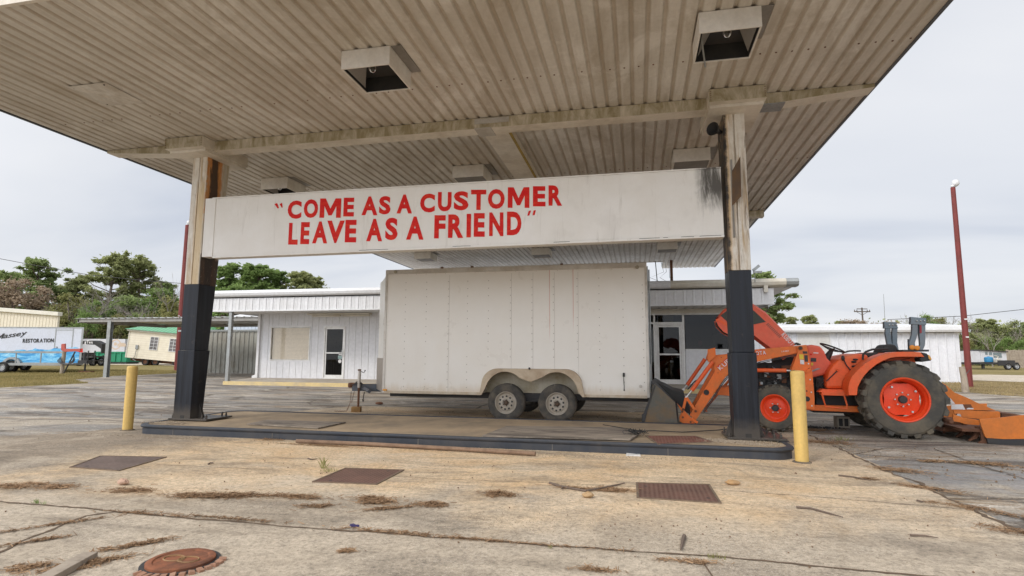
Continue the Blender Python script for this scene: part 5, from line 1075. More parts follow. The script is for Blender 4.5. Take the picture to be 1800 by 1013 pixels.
# bucket
bs = [(-3.611, 0.743), (-3.583, 0.749), (-3.464, 0.636), (-3.327, 0.506), (-3.268, 0.451), (-3.229, 0.044), (-3.798, 0.054), (-3.821, 0.082)]
m = MB(); m.prism(bs, 'y', -.83, -.815); m.prism(bs, 'y', .815, .83)
sh = [(-3.648, 0.796), (-3.611, 0.772), (-3.573, 0.754), (-3.454, 0.636), (-3.318, 0.502), (-3.259, 0.451), (-3.22, 0.044), (-3.826, 0.048), (-3.826, 0.072), (-3.247, 0.071), (-3.287, 0.441), (-3.346, 0.496), (-3.483, 0.617), (-3.603, 0.72), (-3.658, 0.767)]
m.prism(sh, 'y', -.814, .814, 1)
q0 = [(-3.832, 0.172), (-3.848, 0.091), (-3.807, 0.075), (-3.662, 0.605), (-3.618, 0.74), (-3.646, 0.729)]; 
m.prism([(-3.789, 0.051), (-3.826, 0.064), (-3.82, 0.23), (-3.785, 0.262), (-3.602, 0.735), (-3.58, 0.721), (-3.716, 0.324)], 'y', -.842, -.831, 1)
bk = tb(m, 'bucket', [M_BUCK, M_DARK, M_RUST], bevel=.003, label='worn grey and rust loader bucket resting nose down')
m = MB(); m.prism([(-3.624, 0.771), (-3.463, 0.719), (-3.313, 0.636), (-3.117, 0.594), (-3.108, 0.494), (-3.027, 0.373), (-3.017, 0.205), (-3.126, 0.293), (-3.243, 0.413), (-3.34, 0.488), (-3.526, 0.671)], 'y', -.45, .45); m.build('coupler_frame', M_BLACK, bk, local=True, bevel=.006)

# ---- box blade behind the tractor
BLX = thing('box_blade', 'orange box blade grader hitched behind the tractor, cut by the right edge', 'implement', TL, TRZ)
def bb(m, name, mat, **k): return m.build(name, mat, BLX, local=True, **k)
M_BO = paint('worn_orange_blade', (.72, .20, .025), (.34, .14, .05), .7, .5, 0, 3)
m = MB(); q0 = [(0.951, 0.334), (0.965, 0.348), (1.17, 0.371), (1.378, 0.407), (1.492, 0.424), (1.855, 0.445), (1.827, 0.121), (1.464, 0.092), (1.23, 0.078), (1.017, 0.085), (0.998, 0.111)]; m.prism(q0, 'y', -1.03, -1.0)
q1 = [(1.017, 0.084), (1.23, 0.077), (1.464, 0.091), (1.827, 0.12), (1.817, 0.008), (1.457, -0.001), (1.224, -0.004), (1.026, 0.01)]; m.prism(q1, 'y', -1.036, -1.0, 1)
q2 = [(x, z) for x, z in q0]; bb(m, 'side_panel', [M_BO, M_DARK], bevel=.004); m = MB(); m.prism(q2, 'y', .82, .85); bb(m, 'side_panel', M_BO, bevel=.004)
m = MB(); m.prism([(0.81, 0.425), (1.37, 0.431), (1.401, 0.423), (1.395, 0.337), (1.157, 0.31), (0.947, 0.321), (0.818, 0.37)], 'y', -.6, -.585); m.prism([(0.76, 0.382), (0.887, 0.333), (1.092, 0.302), (1.085, 0.227), (0.909, 0.237), (0.832, 0.263), (0.752, 0.272)], 'y', -.7, -.68); bb(m, 'front_wall', M_BO, bevel=.004)
m = MB(); m.prism([(0.774, 0.819), (0.804, 0.808), (0.851, 0.724), (0.931, 0.68), (1.08, 0.609), (1.198, 0.54), (1.431, 0.429), (0.868, 0.414), (0.871, 0.57), (0.789, 0.589)], 'y', -.42, -.40); m.prism([(0.791, 0.833), (0.843, 0.81), (0.94, 0.701), (0.97, 0.674), (0.917, 0.664), (0.868, 0.718)], 'y', -.3, -.2)
hf = bb(m, 'hitch_frame', M_BO, bevel=.004)
m = MB(); m.prism([(0.853, 0.506), (1.003, 0.51), (1.033, 0.432), (0.85, 0.429)], 'y', -.4245, -.4215, 0); m.prism([(1.005, 0.51), (1.108, 0.515), (1.141, 0.439), (1.04, 0.435)], 'y', -.4245, -.4215, 1); m.prism([(0.845, 0.604), (0.863, 0.578), (0.905, 0.516), (0.859, 0.513)], 'y', -.4245, -.4215, 0)
m.prism([(1.05, 0.448), (1.081, 0.461), (1.137, 0.457), (1.139, 0.44), (1.051, 0.437)], 'y', -.4262, -.4248, 0); m.build('decal', [M_DECAL, M_RUST], hf, local=True)
m = MB(); m.box(.75, 1.75, -.98, .8, .16, .2); m.prism([(1.641, 0.368), (1.906, 0.346), (1.904, 0.322), (1.634, 0.282)], 'y', -.1, .8); m.cyl((.62, -1.0, .30), (.62, .8, .30), .03, seg=8); bb(m, 'inner_wall', M_RUST)
m = MB(); p = [(0.85, 0.358), (0.81, 0.356), (0.893, 0.321), (0.866, 0.296), (0.837, 0.319)]; m.cyl((p[0][0], -.66, p[0][1]), (p[0][0], -.58, p[0][1]), .028, seg=12); m.tube([(p[k][0], -.665, p[k][1]) for k in (0, 2, 3, 4)], .005, 5); bb(m, 'hitch_pin', M_CHROME)
m = MB()
for ly, c0 in ((-.85, 0), (-.45, 0), (0, 0), (.45, 0)):
    m = MB(); m.prism([(0.965, 0.228), (1.018, 0.23), (1.009, 0.106), (0.961, 0.048), (0.87, 0.012), (0.866, 0.023), (0.935, 0.091), (0.964, 0.149)], 'y', ly-.02, ly+.02); bb(m, 'scarifier_tooth', M_RUST)
m = MB(); m.prism([(0.969, 0.244), (1.007, 0.123), (1.036, 0.003), (0.921, -0.005), (0.972, 0.044)], 'y', -.99, -.96)
bb(m, 'scarifier_tooth', M_RUST)
m = MB(); m.prism([(0.816, 0.241), (0.949, 0.234), (1.169, 0.172), (1.148, 0.029), (1.018, 0.047), (0.887, 0.089), (0.711, 0.087)], 'y', -.4, .7); bb(m, 'lower_frame', M_RUST)

# concrete block and rubble under the tractor
m = MB(); m.box(-.1, .1, -.1, .1, 0, .19); m.box(-.075, -.012, -.1015, .02, .03, .16, 1); m.box(.012, .075, -.1015, .02, .03, .16, 1)
o = m.build('concrete_block', [M_SIDEWALK, M_DARK], bevel=.004); p = (3.483, 11.118); o.location = (p[0], p[1], .006); setp(o, 'hollow grey concrete block standing under the tractor', 'block')

# ------------------------------------------------------------------ store building
FY, WY = 19.62, 21.42
M_FADEY = paint('faded_kerb_yellow', (.66, .51, .25), (.42, .36, .28), .9, .8, 0, 2)
st = thing('store_building', 'long low white metal store building with ribbed fascia and glass doors behind the trailer', 'building', (-6, 21.4, 0))
fL = [(-16.833, 2.903), (-16.791, 3.735), (4.398, 2.973), (4.423, 3.51), (5.083, 3.755), (5.072, 3.533)]
FX0, FX1 = fL[0][0], 4.36
m = MB(); m.prism([(FX0-.5, WY), (FX1, WY), (FX1, FY+.06), (FX0-.5, FY+.06)], 'z', .0, .0)
m = MB()
# sidewalk with yellow kerb
m.prism([(WY+.5, 0), (FY-.02, 0), (FY-.02, .13), (WY+.5, .235)], 'x', -15.95, FX1+.2); m.build('walkway', M_SIDEWALK, st)
m = MB(); m.prism([(FY-.045, 0), (FY-.021, 0), (FY-.021, .133), (FY-.045, .128)], 'x', -15.96, -9.0); m.box(-15.96, -9, FY-.02, FY+.1, .131, .139); m.build('yellow_kerb', M_FADEY, st); m = MB(); m.prism([(FY-.045, 0), (FY-.021, 0), (FY-.021, .133), (FY-.045, .128)], 'x', -1, FX1+.2)
m.box(-1, FX1, FY-.02, FY+.1, .131, .139); m.build('yellow_kerb', M_FADEY, st)
zf0, zf1 = 2.92, 3.42
m = MB(); m.box(FX0, FX1, FY, FY+.03, zf0, zf1)
x = FX0+.1
rnd = random.Random(3)
while x < FX1-.1:
    m.prism([(x, FY-.022), (x+.045, FY-.022), (x+.06, FY), (x-.015, FY)], 'z', zf0+.02, zf1); 
    for q_ in (.10, .17): m.box(x+q_, x+q_+.02, FY-.006, FY-.0005, zf0+.02, zf1)
    x += .305
m.box(FX0-.02, FX1+.02, FY-.03, FY+.04, zf0-.03, zf0+.018); m.build('fascia', M_WHITE, st)
m = MB(); m.box(FX0-.02, FX0+.0, FY+.0, 26, zf0, zf1); m.box(FX1, FX1+.02, FY, 30, zf0, zf1); m.build('end_fascia', M_WHITE, st)
# roof edge: rolled gutter trim
def gutter(x0, x1, mat, name='gutter', zt=3.74):
    prof = [(FY+.3, zt-.03), (FY-.02, zt), (FY-.12, zt-.03), (FY-.16, zt-.12), (FY-.13, zt-.22), (FY-.05, zt-.265), (FY+.04, zt-.27), (FY+.3, zt-.27)]
    m = MB(); m.prism(prof, 'x', x0, x1); return m.build(name, mat, st, bevel=.006)
gutter(FX0-.1, -3.0, M_WHITE); gutter(-2.995, 1.15, M_WHITE2); gutter(1.155, 4.75, M_CREAMTRIM); gutter(4.755, 5.12, M_STEEL, 'gutter_end')
m = MB(); m.box(FX0-.05, 5.0, FY+.31, 30, 3.46, 3.7); m.build('roof', M_WHITE2, st)
m = MB()
x = FX0
while x < FX1-.2:                                                     # ribbed porch soffit
    m.add([(x, FY+.04, zf0), (x+.2, FY+.04, zf0), (x+.22, FY+.04, zf0+.03), (x+.28, FY+.04, zf0+.03), (x+.3, FY+.04, zf0), (x, WY+.3, zf0), (x+.2, WY+.3, zf0), (x+.22, WY+.3, zf0+.03), (x+.28, WY+.3, zf0+.03), (x+.3, WY+.3, zf0)], [(i, i+1, i+6, i+5) for i in range(4)]); x += .3
m.build('porch_soffit', M_WHITE, st)
# front wall with real openings
wx = [(-15.716, 0.214), (-15.247, 2.361), (-13.382, 2.35), (-13.31, 0.95), (-15.16, 0.937), (-12.723, 2.37), (-11.759, 2.365), (-11.669, 0.245), (-12.621, 0.232), (0.398, 0.428), (0.686, 2.375), (1.63, 2.368), (1.721, 2.741), (3.275, 1.427), (1.682, 1.422), (0.654, 2.731), (1.641, 2.721), (1.65, 0.364)]
xL = wx[0][0]; wa, wb = wx[1][0], wx[2][0]; wt, wbm = wx[1][1], wx[3][1]; da, db, dt = wx[5][0], wx[6][0], wx[5][1]
GZ = .21
XR = 3.55; xs_ = wx[9][0]; sda, sdb = wx[10][0], wx[11][0]; sdt = wx[10][1]; bay = wx[12][0]; sill = wx[14][1]; head = wx[12][1]
def wallseg(m, x0, x1, z0, z1): m.box(x0, x1, WY, WY+.12, z0, z1)
m = MB(); Z2 = 3.0
for a in ((xL, wa, GZ, Z2), (wa, wb, GZ, wbm), (wa, wb, wt, Z2), (wb, da, GZ, Z2), (da, db, dt, Z2), (db, xs_-.8, GZ, Z2), (xs_-.8, xs_-.0, head, Z2), (xs_, XR, head+.0, Z2), (bay, XR-.0, GZ, sill)): wallseg(m, *a)
m.box(XR, XR+.12, WY, 29, GZ-.2, Z2); m.box(xL-.12, xL, WY, 29, GZ-.2, Z2); m.box(xL, XR, 28.9, 29, 0, Z2)
front = m.build('wall', M_WHITE2, st)
m = MB()
def battens(x0, x1, z0, z1, step=.30, ph=0):
    x = x0+ph+.05
    while x < x1-.03: m.box(x-.008, x+.008, WY-.012, WY-.0005, z0, z1); x += step
battens(xL, wa, GZ, Z2); battens(wa, wb, GZ, wbm-.06); battens(wa, wb, wt+.06, Z2); battens(wb+.02, da-.08, GZ, Z2); battens(da, db, dt+.1, Z2); battens(db+.1, -9, GZ, Z2); battens(bay+.05, XR, GZ, sill-.05, .27)
m.box(xL-.13, xL-.02, WY-.09, WY-.01, GZ, Z2-.1); m.prism([(xL-.13, GZ), (xL-.28, GZ-.02), (xL-.28, GZ+.08), (xL-.13, GZ+.14)], 'y', WY-.09, WY-.01)
m.build('battens', M_WHITE, front)
m = MB(); m.box(-13.4, -10.6, WY-.3, WY-.02, 2.84, 2.9); m.cyl((-13.2, WY-.2, 2.80), (-11.9, WY-.2, 2.80), .035, seg=8); m.cyl((-11.8, WY-.2, 2.80), (-10.6, WY-.2, 2.80), .035, seg=8); m.build('strip_light', M_CREAMTRIM, st)
m = MB(); m.box(xs_-.6, XR, WY-.02, WY-.001, head+.0, head+.12); m.box(xs_-.6, XR, WY-.12, WY-.02, 2.93-.06, 2.915); m.build('header_trim', M_CREAMTRIM, front)
M_ALU = paint('aluminium_frame', (.76, .75, .72), (.35, .31, .26), .4, .4, .3, 3)
# left window: frame, blind, glass
def frame(x0, x1, z0, z1, w_, y=WY-.02, d=.08): 
    m = MB(); m.box(x0, x1, y, y+d, z0, z0+w_); m.box(x0, x1, y, y+d, z1-w_, z1); m.box(x0, x0+w_, y, y+d, z0+w_, z1-w_); m.box(x1-w_, x1, y, y+d, z0+w_, z1-w_); return m
wn_ = frame(wa-.01, wb+.01, wbm-.01, wt+.01, .045).build('window', M_ALU, st)
m = MB(); n0 = 24
for i in range(n0): z = wbm+.04+(wt-wbm-.08)*i/n0; m.box(wa+.04, wb-.04, WY+.09, WY+.10, z, z+(wt-wbm-.08)/n0*.93)
m.build('blind', paint('tan_blind', (.86, .79, .67), (.66, .58, .47), .3, .8, 0, 1), wn_)
m = MB(); m.box(wa+.036, wb-.036, WY+.03, WY+.036, wbm+.036, wt-.036); m.build('pane', glassmat('window_pane_glass', (.97, .96, .94), .35), wn_)
def door(x0, x1, z0, z1, hx, label=None):
    d = frame(x0, x1, z0, z1, .05, WY-.03, .10).build('door', M_ALU, st, label=label)
    zc = z0+(z1-z0)*.49
    m = frame(x0+.055, x1-.055, z0+.02, z1-.055, .06, WY-.0, .04); m.box(x0+.115, x1-.115, WY+.0, WY+.04, zc-.025, zc+.03); m.box(x0+.115, x1-.115, WY, WY+.04, z0+.08, z0+.16); m.build('leaf_frame', M_ALU, d)
    m = MB(); m.box(x0+.113, x1-.113, WY+.015, WY+.021, z0+.15, z1-.11); m.build('pane', M_GLASSD, d)
    m = MB(); m.box(hx-.015, hx+.015, WY-.06, WY-.035, zc-.12, zc+.12); m.cyl((hx, WY-.04, zc+.08), (hx, WY+.0, zc+.08), .01, seg=6); m.cyl((hx, WY-.04, zc-.08), (hx, WY+.0, zc-.08), .01, seg=6); m.build('handle', M_CHROME, d)
    return d
d1 = door(da, db, GZ, dt, db-.09, 'glass door left of the cargo trailer')
m = MB(); m.box(db-.30, db-.13, WY-.004, WY-.0005+.014, 1.02, 1.16, 0); m.box(db-.27, db-.15, WY-.0, WY+.013, 1.18, 1.27, 1); m.lathe([(.075, .012), (.001, .010)], (db-.22, WY, .93), 'y', 18, 1)
m.build('stickers', [paint('teal_sticker', (.30, .42, .40), (.1, .1, .1), .5, .5, 0, 20), M_DECAL], d1)
d2 = door(sda, sdb, GZ+.0, sdt, sda+.10, 'glass storefront door right of the cargo trailer')
sf = frame(xs_-.6, XR, sill if False else head-.04, head, .03, WY-.03, .1)
m = MB(); m.box(xs_-.65, sdb+.06, WY-.028, WY+.06, sdt+.005, sdt+.07); m.box(sdb+.005, sdb+.075, WY-.029, WY+.06, GZ, head-.04); m.box(sda-.075, sda-.005, WY-.029, WY+.06, GZ, head-.04)
m.box(xs_-.65, XR, WY-.028, WY+.06, head-.035, head+.02); m.box(bay, XR, WY-.028, WY+.06, sill, sill+.045); m.box(XR-.06, XR, WY-.029, WY+.06, sill+.05, head-.04); m.box(xs_-.9, xs_-.8, WY-.03, WY+.06, GZ, head)
sw = m.build('storefront_window', M_ALU, st)
m = MB(); m.box(bay+.01, XR-.06, WY+.02, WY+.026, sill+.046, head-.036); m.box(sda, sdb, WY+.02, WY+.026, sdt+.072, head-.036); m.box(xs_-.79, sda-.08, WY+.02, WY+.026, GZ, sdt); m.build('pane', M_GLASSD, sw)
m = MB(); q0 = [(1.026, 2.676), (1.33, 2.673), (1.324, 2.443), (1.02, 2.445)]; m.prism(q0, 'y', WY+.10, WY+.105); m.build('yellow_notice', M_YEL, st)
M_INT = paint('dim_interior', (.14, .115, .09), (.05, .04, .03), .8, .9, 0, .8)
m = MB(); m.box(xL, XR, WY+.12, 26, .12, .2); m.box(xL, XR, 25.9, 26, .2, 3.0); m.box(xL, XR, WY+.13, 26, 2.96, 3.0); m.build('interior', M_INT, st)
m = MB()
for x, w_, h in ((-15.0, .9, 1.2), (-13.9, .5, 1.6), (1.4, .8, 1.1), (2.3, 1.0, .8), (3.0, .5, 1.9)): m.box(x, x+w_, 23.5, 24.2, .2, .2+h); m.box(x+.05, x+w_-.05, 23.4, 23.49, .3, .15+h*.5)
m.box(1.9, 3.3, 22.0, 22.2, 1.36, 1.44); m.build('shelving', paint('stock_shapes', (.20, .16, .13), (.3, .3, .3), .5, .7, 0, 2), st)
m = MB(); m.lathe([(.001, .2), (.06, .16), (.09, 0), (.001, -.02)], (2.3, 22.1, 1.62), 'z', 8); m.build('pink_item', paint('pink_fabric', (.6, .03, .10), (.3, .02, .05), .3, .7), st)
for i, (px, rr_) in enumerate(((2.3, .05),)): pass
# vents and wires on the roof
m = MB(); p = [(0.832, 4.179), (0.764, 4.839), (0.559, 4.208), (0.509, 4.803)]; m.cyl((p[0][0], 22, 3.7), (p[1][0], 22, 4.8), .018, seg=6); m.cyl((p[2][0], 22, 3.7), (p[3][0]-.3, 22, 4.7), .012, seg=6)
for k in range(3): m.tube([(p[0][0]+.1+.15*k, 21.5, 4.75), (p[0][0]+.2+.1*k, 21.4, 4.3), (p[0][0]-.3+.35*k, 21.4, 4.1), (p[0][0]+.5+.1*k, 21.4, 3.74)], .007, 5)
m.build('service_mast', M_DARK, st)
m = MB(); q0 = [(3.749, 4.135), (3.873, 4.224), (3.951, 4.036), (3.847, 4.002)]; 
fl = [(3.765, 4.116), (4.028, 3.849)]
m = MB(); m.obox((fl[0][0]+.06, 19.35, fl[0][1]-.06), (.24, .12, .09), (0, R(-40), 0)); m.obox((fl[0][0]+.1, 19.35, fl[0][1]-.19), (.26, .1, .06)); m.cyl((fl[0][0]+.02, 19.4, 3.6), (fl[0][0]+.02, 19.4, fl[0][1]-.2), .012, seg=6); m.build('floodlight', M_STEEL, st)
fb = (4.128, 3.397); m = MB(); m.box(fb[0]-.06, fb[0]+.06, FY-.12, FY-.025, fb[1]-.11, fb[1]+.13); m.build('junction_box', M_CREAMTRIM, st, bevel=.006)
# porch post at the left end (yellow kerb corner)
m = MB(); m.box(-15.93, -15.80, FY+.02, FY+.15, .14, 2.9); m.build('porch_post', M_STEEL, st)

# ------------------------------------------------------------------ carport
cp = thing('carport', 'flat open carport with ribbed metal roof left of the store building', 'carport', (-22.5, 24.5, 0))
CY = 23.6
ca = [(-28.088, 3.094), (-28.048, 2.742), (-17.969, 3.077), (-17.955, 2.859), (-26.054, 0.077), (-25.655, 2.869)]
cx0, cx1 = ca[0][0], -15.2; cz0, cz1 = 2.72, 2.98
m = MB(); m.box(cx0+.02, cx1, CY-.0, CY+.10, cz0+.06, cz1-.03); m.box(cx0, cx0+.10, CY, CY+5.6, cz0+.03, cz1-.035); m.box(cx0+.02, cx1, CY+5.5, CY+5.6, cz0+.06, cz1-.03); m.build('edge_beam', paint('carport_beam_paint', (.34, .33, .31), (.2, .17, .13), .6, .6, .1, 2), cp)
m = MB(); x = cx0-.05; xs = []
while x < cx1: xs += [(x, 0), (x+.24, 0), (x+.26, .035), (x+.34, .035), (x+.36, 0)]; x += .4
n = len(xs); m.add([(a, CY-.08, cz1-.02+b) for a, b in xs]+[(a, CY+5.7, cz1-.02+b) for a, b in xs]+[(a, CY-.08, cz1-.03+b) for a, b in xs], [(i, i+1, i+1+n, i+n) for i in range(n-1)]+[(i, i+2*n, i+2*n+1, i+1) for i in range(n-1)])
m.build('roof', paint('carport_roof_sheet', (.78, .78, .76), (.3, .27, .22), .5, .45, .2, 1.5), cp)
for x, y in ((ca[4][0], CY+.05), (ca[4][0]+.0, CY+5.4), (-19.4, CY+5.4)):
    m = MB(); m.box(x-.10, x+.10, y-.09, y-.07, 0, cz0+.1); m.box(x-.10, x+.10, y+.07, y+.09, 0, cz0+.1); m.box(x-.012, x+.012, y-.07, y+.07, 0, cz0+.1); m.build('post', M_STEEL, cp)

# ------------------------------------------------------------------ corrugated fence and things behind it
fn = thing('corrugated_fence', 'grey corrugated sheet metal fence with a gate latch between left column and store', 'fence', (-22, 30.5, 0))
fz = [(-26.324, 2.644), (-22.642, 2.628), (-26.116, 0.004)]
m = MB(); x = fz[0][0]-1.0; pts = []
while x < -15: pts += [(x, 30.5), (x+.17, 30.5), (x+.19, 30.46), (x+.28, 30.46), (x+.30, 30.5)]; x += .32
n = len(pts); m.add([(a, b, .0) for a, b in pts]+[(a, b, fz[0][1]) for a, b in pts], [(i, i+1, i+1+n, i+n) for i in range(n-1)])
m.build('sheet', paint('dull_corrugated', (.40, .40, .36), (.22, .18, .13), .8, .6, .1, 1.2, streak=.6), fn)
m = MB(); m.box(-28.3, -15, 30.42, 30.455, fz[0][1]-.08, fz[0][1]+.03); m.box(-26.9, -26.83, 30.4, 30.455, 0, fz[0][1]); m.box(-27.0, -26.7, 30.36, 30.42, 1.4, 1.5); m.build('gate_rail', M_STEEL, fn)
sh_ = thing('pale_shed', 'pale blue white metal shed standing behind the corrugated fence', 'shed', (-21, 36, 0))
q0 = [(-27.85, 3.625), (-25.293, 3.603), (-27.786, 2.758)]
m = MB(); m.box(q0[0][0], q0[0][0]+6, 34, 40, 0, q0[0][1])
for i in range(20): m.box(q0[0][0]+.3*i, q0[0][0]+.3*i+.04, 33.98, 33.999, 0, q0[0][1])
m.build('wall', paint('pale_blue_metal', (.55, .62, .70), (.4, .4, .4), .4, .5, 0, 1), sh_)
m = MB(); m.prism([(33.8, q0[0][1]+.01), (37, q0[0][1]+.7), (40.2, q0[0][1]+.01)], 'x', q0[0][0]-.1, q0[0][0]+6.1); m.build('roof', M_WHITE, sh_)

# long white shed to the right
ls = thing('long_white_shed', 'long low white metal shed with a pale roller door behind the tractor', 'shed', (10, 33, 0))
lz = [(15.181, 2.727), (7.379, 2.806), (15.147, 2.294), (7.358, 2.374), (7.943, 2.372), (9.382, 2.367), (7.866, 0.834), (9.298, 0.846)]
lx1 = lz[0][0]; LZ = 2.38
m = MB(); m.box(4.6, lx1-.15, 31, 38, 0, LZ)
x = 4.7
while x < lx1-.2:
    if not (lz[4][0]-.1 < x < lz[5][0]): m.prism([(x, 30.94), (x+.04, 30.94), (x+.08, 30.999), (x-.04, 30.999)], 'z', 0, LZ-.02)
    for q_ in (.16,): m.box(x+q_, x+q_+.015, 30.992, 30.999, 0, LZ-.02) if not (lz[4][0]-.2 < x < lz[5][0]) else None
    x += .36
m.build('wall', paint('shed_white_metal', (.78, .79, .82), (.50, .48, .44), .22, .5, 0, 1.2, streak=.5), ls)
m = MB(); m.prism([(30.7, LZ+.02), (30.66, LZ+.12), (30.7, LZ+.30), (30.8, LZ+.34), (34.5, LZ+.62), (38.3, LZ+.3), (38.3, LZ)], 'x', 4.5, lx1+.08); m.build('roof', M_WHITE, ls, bevel=.01)
m = MB(); m.box(lz[4][0], lz[5][0], 30.975, 30.999, 0, lz[4][1]-.0); 
for i in range(8): m.box(lz[4][0]+.01, lz[5][0]-.01, 30.968, 30.9745, .05+.27*i, .05+.27*i+.25)
m.build('roller_door', paint('door_white', (.66, .65, .62), (.4, .36, .3), .4, .5, 0, 1.2), ls)
m = MB(); m.box(lz[4][0]-.06, lz[4][0], 30.95, 30.999, 0, lz[4][1]+.05); m.box(lz[5][0], lz[5][0]+.06, 30.95, 30.999, 0, lz[4][1]+.05); m.box(lz[4][0], lz[5][0], 30.95, 30.97, lz[4][1], lz[4][1]+.05); m.build('door_trim', M_WHITE, ls)

# ------------------------------------------------------------------ light poles
M_POLE = paint('rusty_red_pole', (.20, .035, .03), (.11, .05, .04), .6, .65, 0, 3, streak=.6)
def pole(x, y, h, label, lean=0, rr=.105):
    t = thing('light_pole', label, 'pole', (x, y, 0), 0, 'rusty red light poles')
    m = MB(); tx = x+lean*h; m.tube([(x, y, -.1), (x+lean*h*.5, y, h*.5), (tx, y, h)], [rr*1.15, rr, rr*.85], 8); m.build('shaft', M_POLE, t)
    m = MB(); m.cyl((tx, y, h), (tx, y, h+.10), .07, seg=10); m.lathe([(.02, .30), (.10, .28), (.13, .2), (.13, .1), (.09, .05), (.02, .0)], (tx+.10, y-.02, h+.02), 'z', 14); m.build('lamp_head', M_WHITE, t, smooth=True)
    m = MB()
    rnd = random.Random(int(x*10))
    for i in range(2): z = rnd.uniform(1.2, h*.5); m.box(x+lean*z-.05, x+lean*z+.06, y-rr*1.12, y-rr*1.02, z, z+.05)
    m.build('paper_remnants', M_DECAL, t)
    return t
pr = (13.006, 26.343); ph = (13.03, 8.25)
pole(pr[0], pr[1], ph[1], 'tall rusty red light pole at the right end of the long white shed', (ph[0]-pr[0])/ph[1]-.0)
pq = (-31.252, 33.752); pole(pq[0], pq[1], 10.32, 'tall rusty red light pole partly hidden behind the left canopy column', .0, .165)
t = thing('wooden_post', 'short leaning grey wooden post at the corner of the long white shed', 'post', (*(10.921, 22.596), 0))
q0, q1 = [(11.261, -0.039), (11.208, 0.881)]; m = MB(); m.tube([(q0[0], 23.1, -.05), ((q0[0]+q1[0])/2+.01, 23.1, .5), (q1[0], 23.1, q1[1])], [.115, .10, .09], 9); m.build('post', M_WOOD, t)
m = MB(); a = Vector((q1[0], 23.1, q1[1]-.25)); b_ = Vector((pr[0], pr[1]-.1, .72)); m.tube([a, a.lerp(b_, .5)-Vector((0, 0, .08)), b_], .012, 5); m.build('wire', M_DARK, t)

# ------------------------------------------------------------------ left background (placed on a frame turned with the lot: u along, d away)
F2 = Vector((-math.sin(YAW), math.cos(YAW), 0)); R2 = Vector((math.cos(YAW), math.sin(YAW), 0))
def vthing(name, label, cat, u, D, group=None, kind=None, tilt=0):
    "thing whose local x runs across the view axis and y away"
    o = thing(name, label, cat, F2*D+R2*u, YAW, group)
    if tilt: o.rotation_euler = (0, tilt, YAW)
    return o
# enclosed restoration trailer
rt = [(-27.212, 2.823), (-27.002, 0.558), (-32.562, 2.808), (-32.311, 0.533), (-28.974, 2.68), (-27.874, 2.685), (-28.768, 0.599), (-27.676, 0.604), (-31.55, 1.301), (-31.475, 0.611)]
D0 = 36.0; UO = -30.0
def L_(p): return (p[0]-UO, p[1])
rtr = vthing('enclosed_trailer', 'white enclosed trailer with restoration lettering and blue wave graphics on the grass', 'trailer', UO, D0)
def vb(m, name, mat, parent, **k): return m.build(name, mat, parent, local=True, **k)
ux1 = rt[0][0]-UO; ux0 = ux1-8.2; uz0, uz1 = rt[1][1], rt[0][1]
m = MB(); m.prism([(ux0, 0), (ux1, 0), (ux1-1.95, 2.3), (ux0, 2.3)], 'z', uz0, uz1); bd = vb(m, 'body', paint('trailer_white', (.62, .65, .72), (.45, .43, .4), .35, .4, 0, 1), rtr, bevel=.02)
m = MB(); m.box(ux1-.12, ux1+.005, -.012, -.001, uz0, uz1); m.box(ux0, ux1-.13, -.012, -.001, uz1-.07, uz1+.01); a, b_ = rt[4][0]-UO, rt[5][0]-UO; m.box(a-.03, a+.03, -.012, -.001, uz0, uz1-.08); m.box(b_-.03, b_+.03, -.012, -.001, uz0+.8, uz1-.08); m.box(a+.031, b_-.031, -.012, -.001, uz1-.2, uz1-.15); m.box(a+.1, a+.2, -.03, -.013, 1.5, 1.6)
vb(m, 'trim', M_STEEL, rtr)
def wave_mat():
    s = NT('blue_wave_vinyl'); n = s.noise(1, 6, .65, 1.5, s.map((.9, 1, 3.5)))
    c = s.ramp(n, (.3, (.02, .16, .42)), (.45, (.05, .32, .62)), (.58, (.22, .55, .75)), (.75, (.62, .78, .84))); return s.out(c, .4)
m = MB(); rnd = random.Random(9); pts = []
N = 46
for i in range(N+1):
    u = ux0+.4+(ux1-.14-ux0-.4)*i/N; pts.append((u, uz0+.62+.36*(i/N)+.07*math.sin(i*.9)+rnd.uniform(-.06, .06) if i > 5 else uz0+.1+.14*i))
m.prism([(ux0+.4, uz0+.03)]+pts+[(ux1-.14, uz0+.03)], 'y', -.014, -.0125); vb(m, 'wave_graphic', wave_mat(), rtr)
m = MB(); q0 = [(-27.731, 1.467), (-27.161, 1.479), (-27.138, 1.233), (-27.717, 1.319)]; m.prism([L_(p) for p in q0], 'y', -.0165, -.0145); vb(m, 'red_stripe', M_RED, rtr)
la = [(-32.465, 1.931), (-30.642, 2.238), (-31.012, 1.864), (-29.047, 1.908)]
m = MB(); p0, p1 = L_(la[0]), L_(la[1]); n0 = len(m.v); text_line(m, 'Massey', (p0[0]-.3, -.018, p0[1]+.10), (p1[0]-p0[0]+.25, 0, p1[1]-p0[1]), (.35, 0, .94), .36, .03, .012, p1[0]-p0[0]+.1)
p0, p1 = L_(la[2]), L_(la[3]); text_line(m, 'RESTORATION', (p0[0], -.018, p0[1]-.02), (p1[0]-p0[0], 0, .03), (0, 0, 1), .24, .10, .04, p1[0]-p0[0])
vb(m, 'lettering', M_BLACK, rtr)
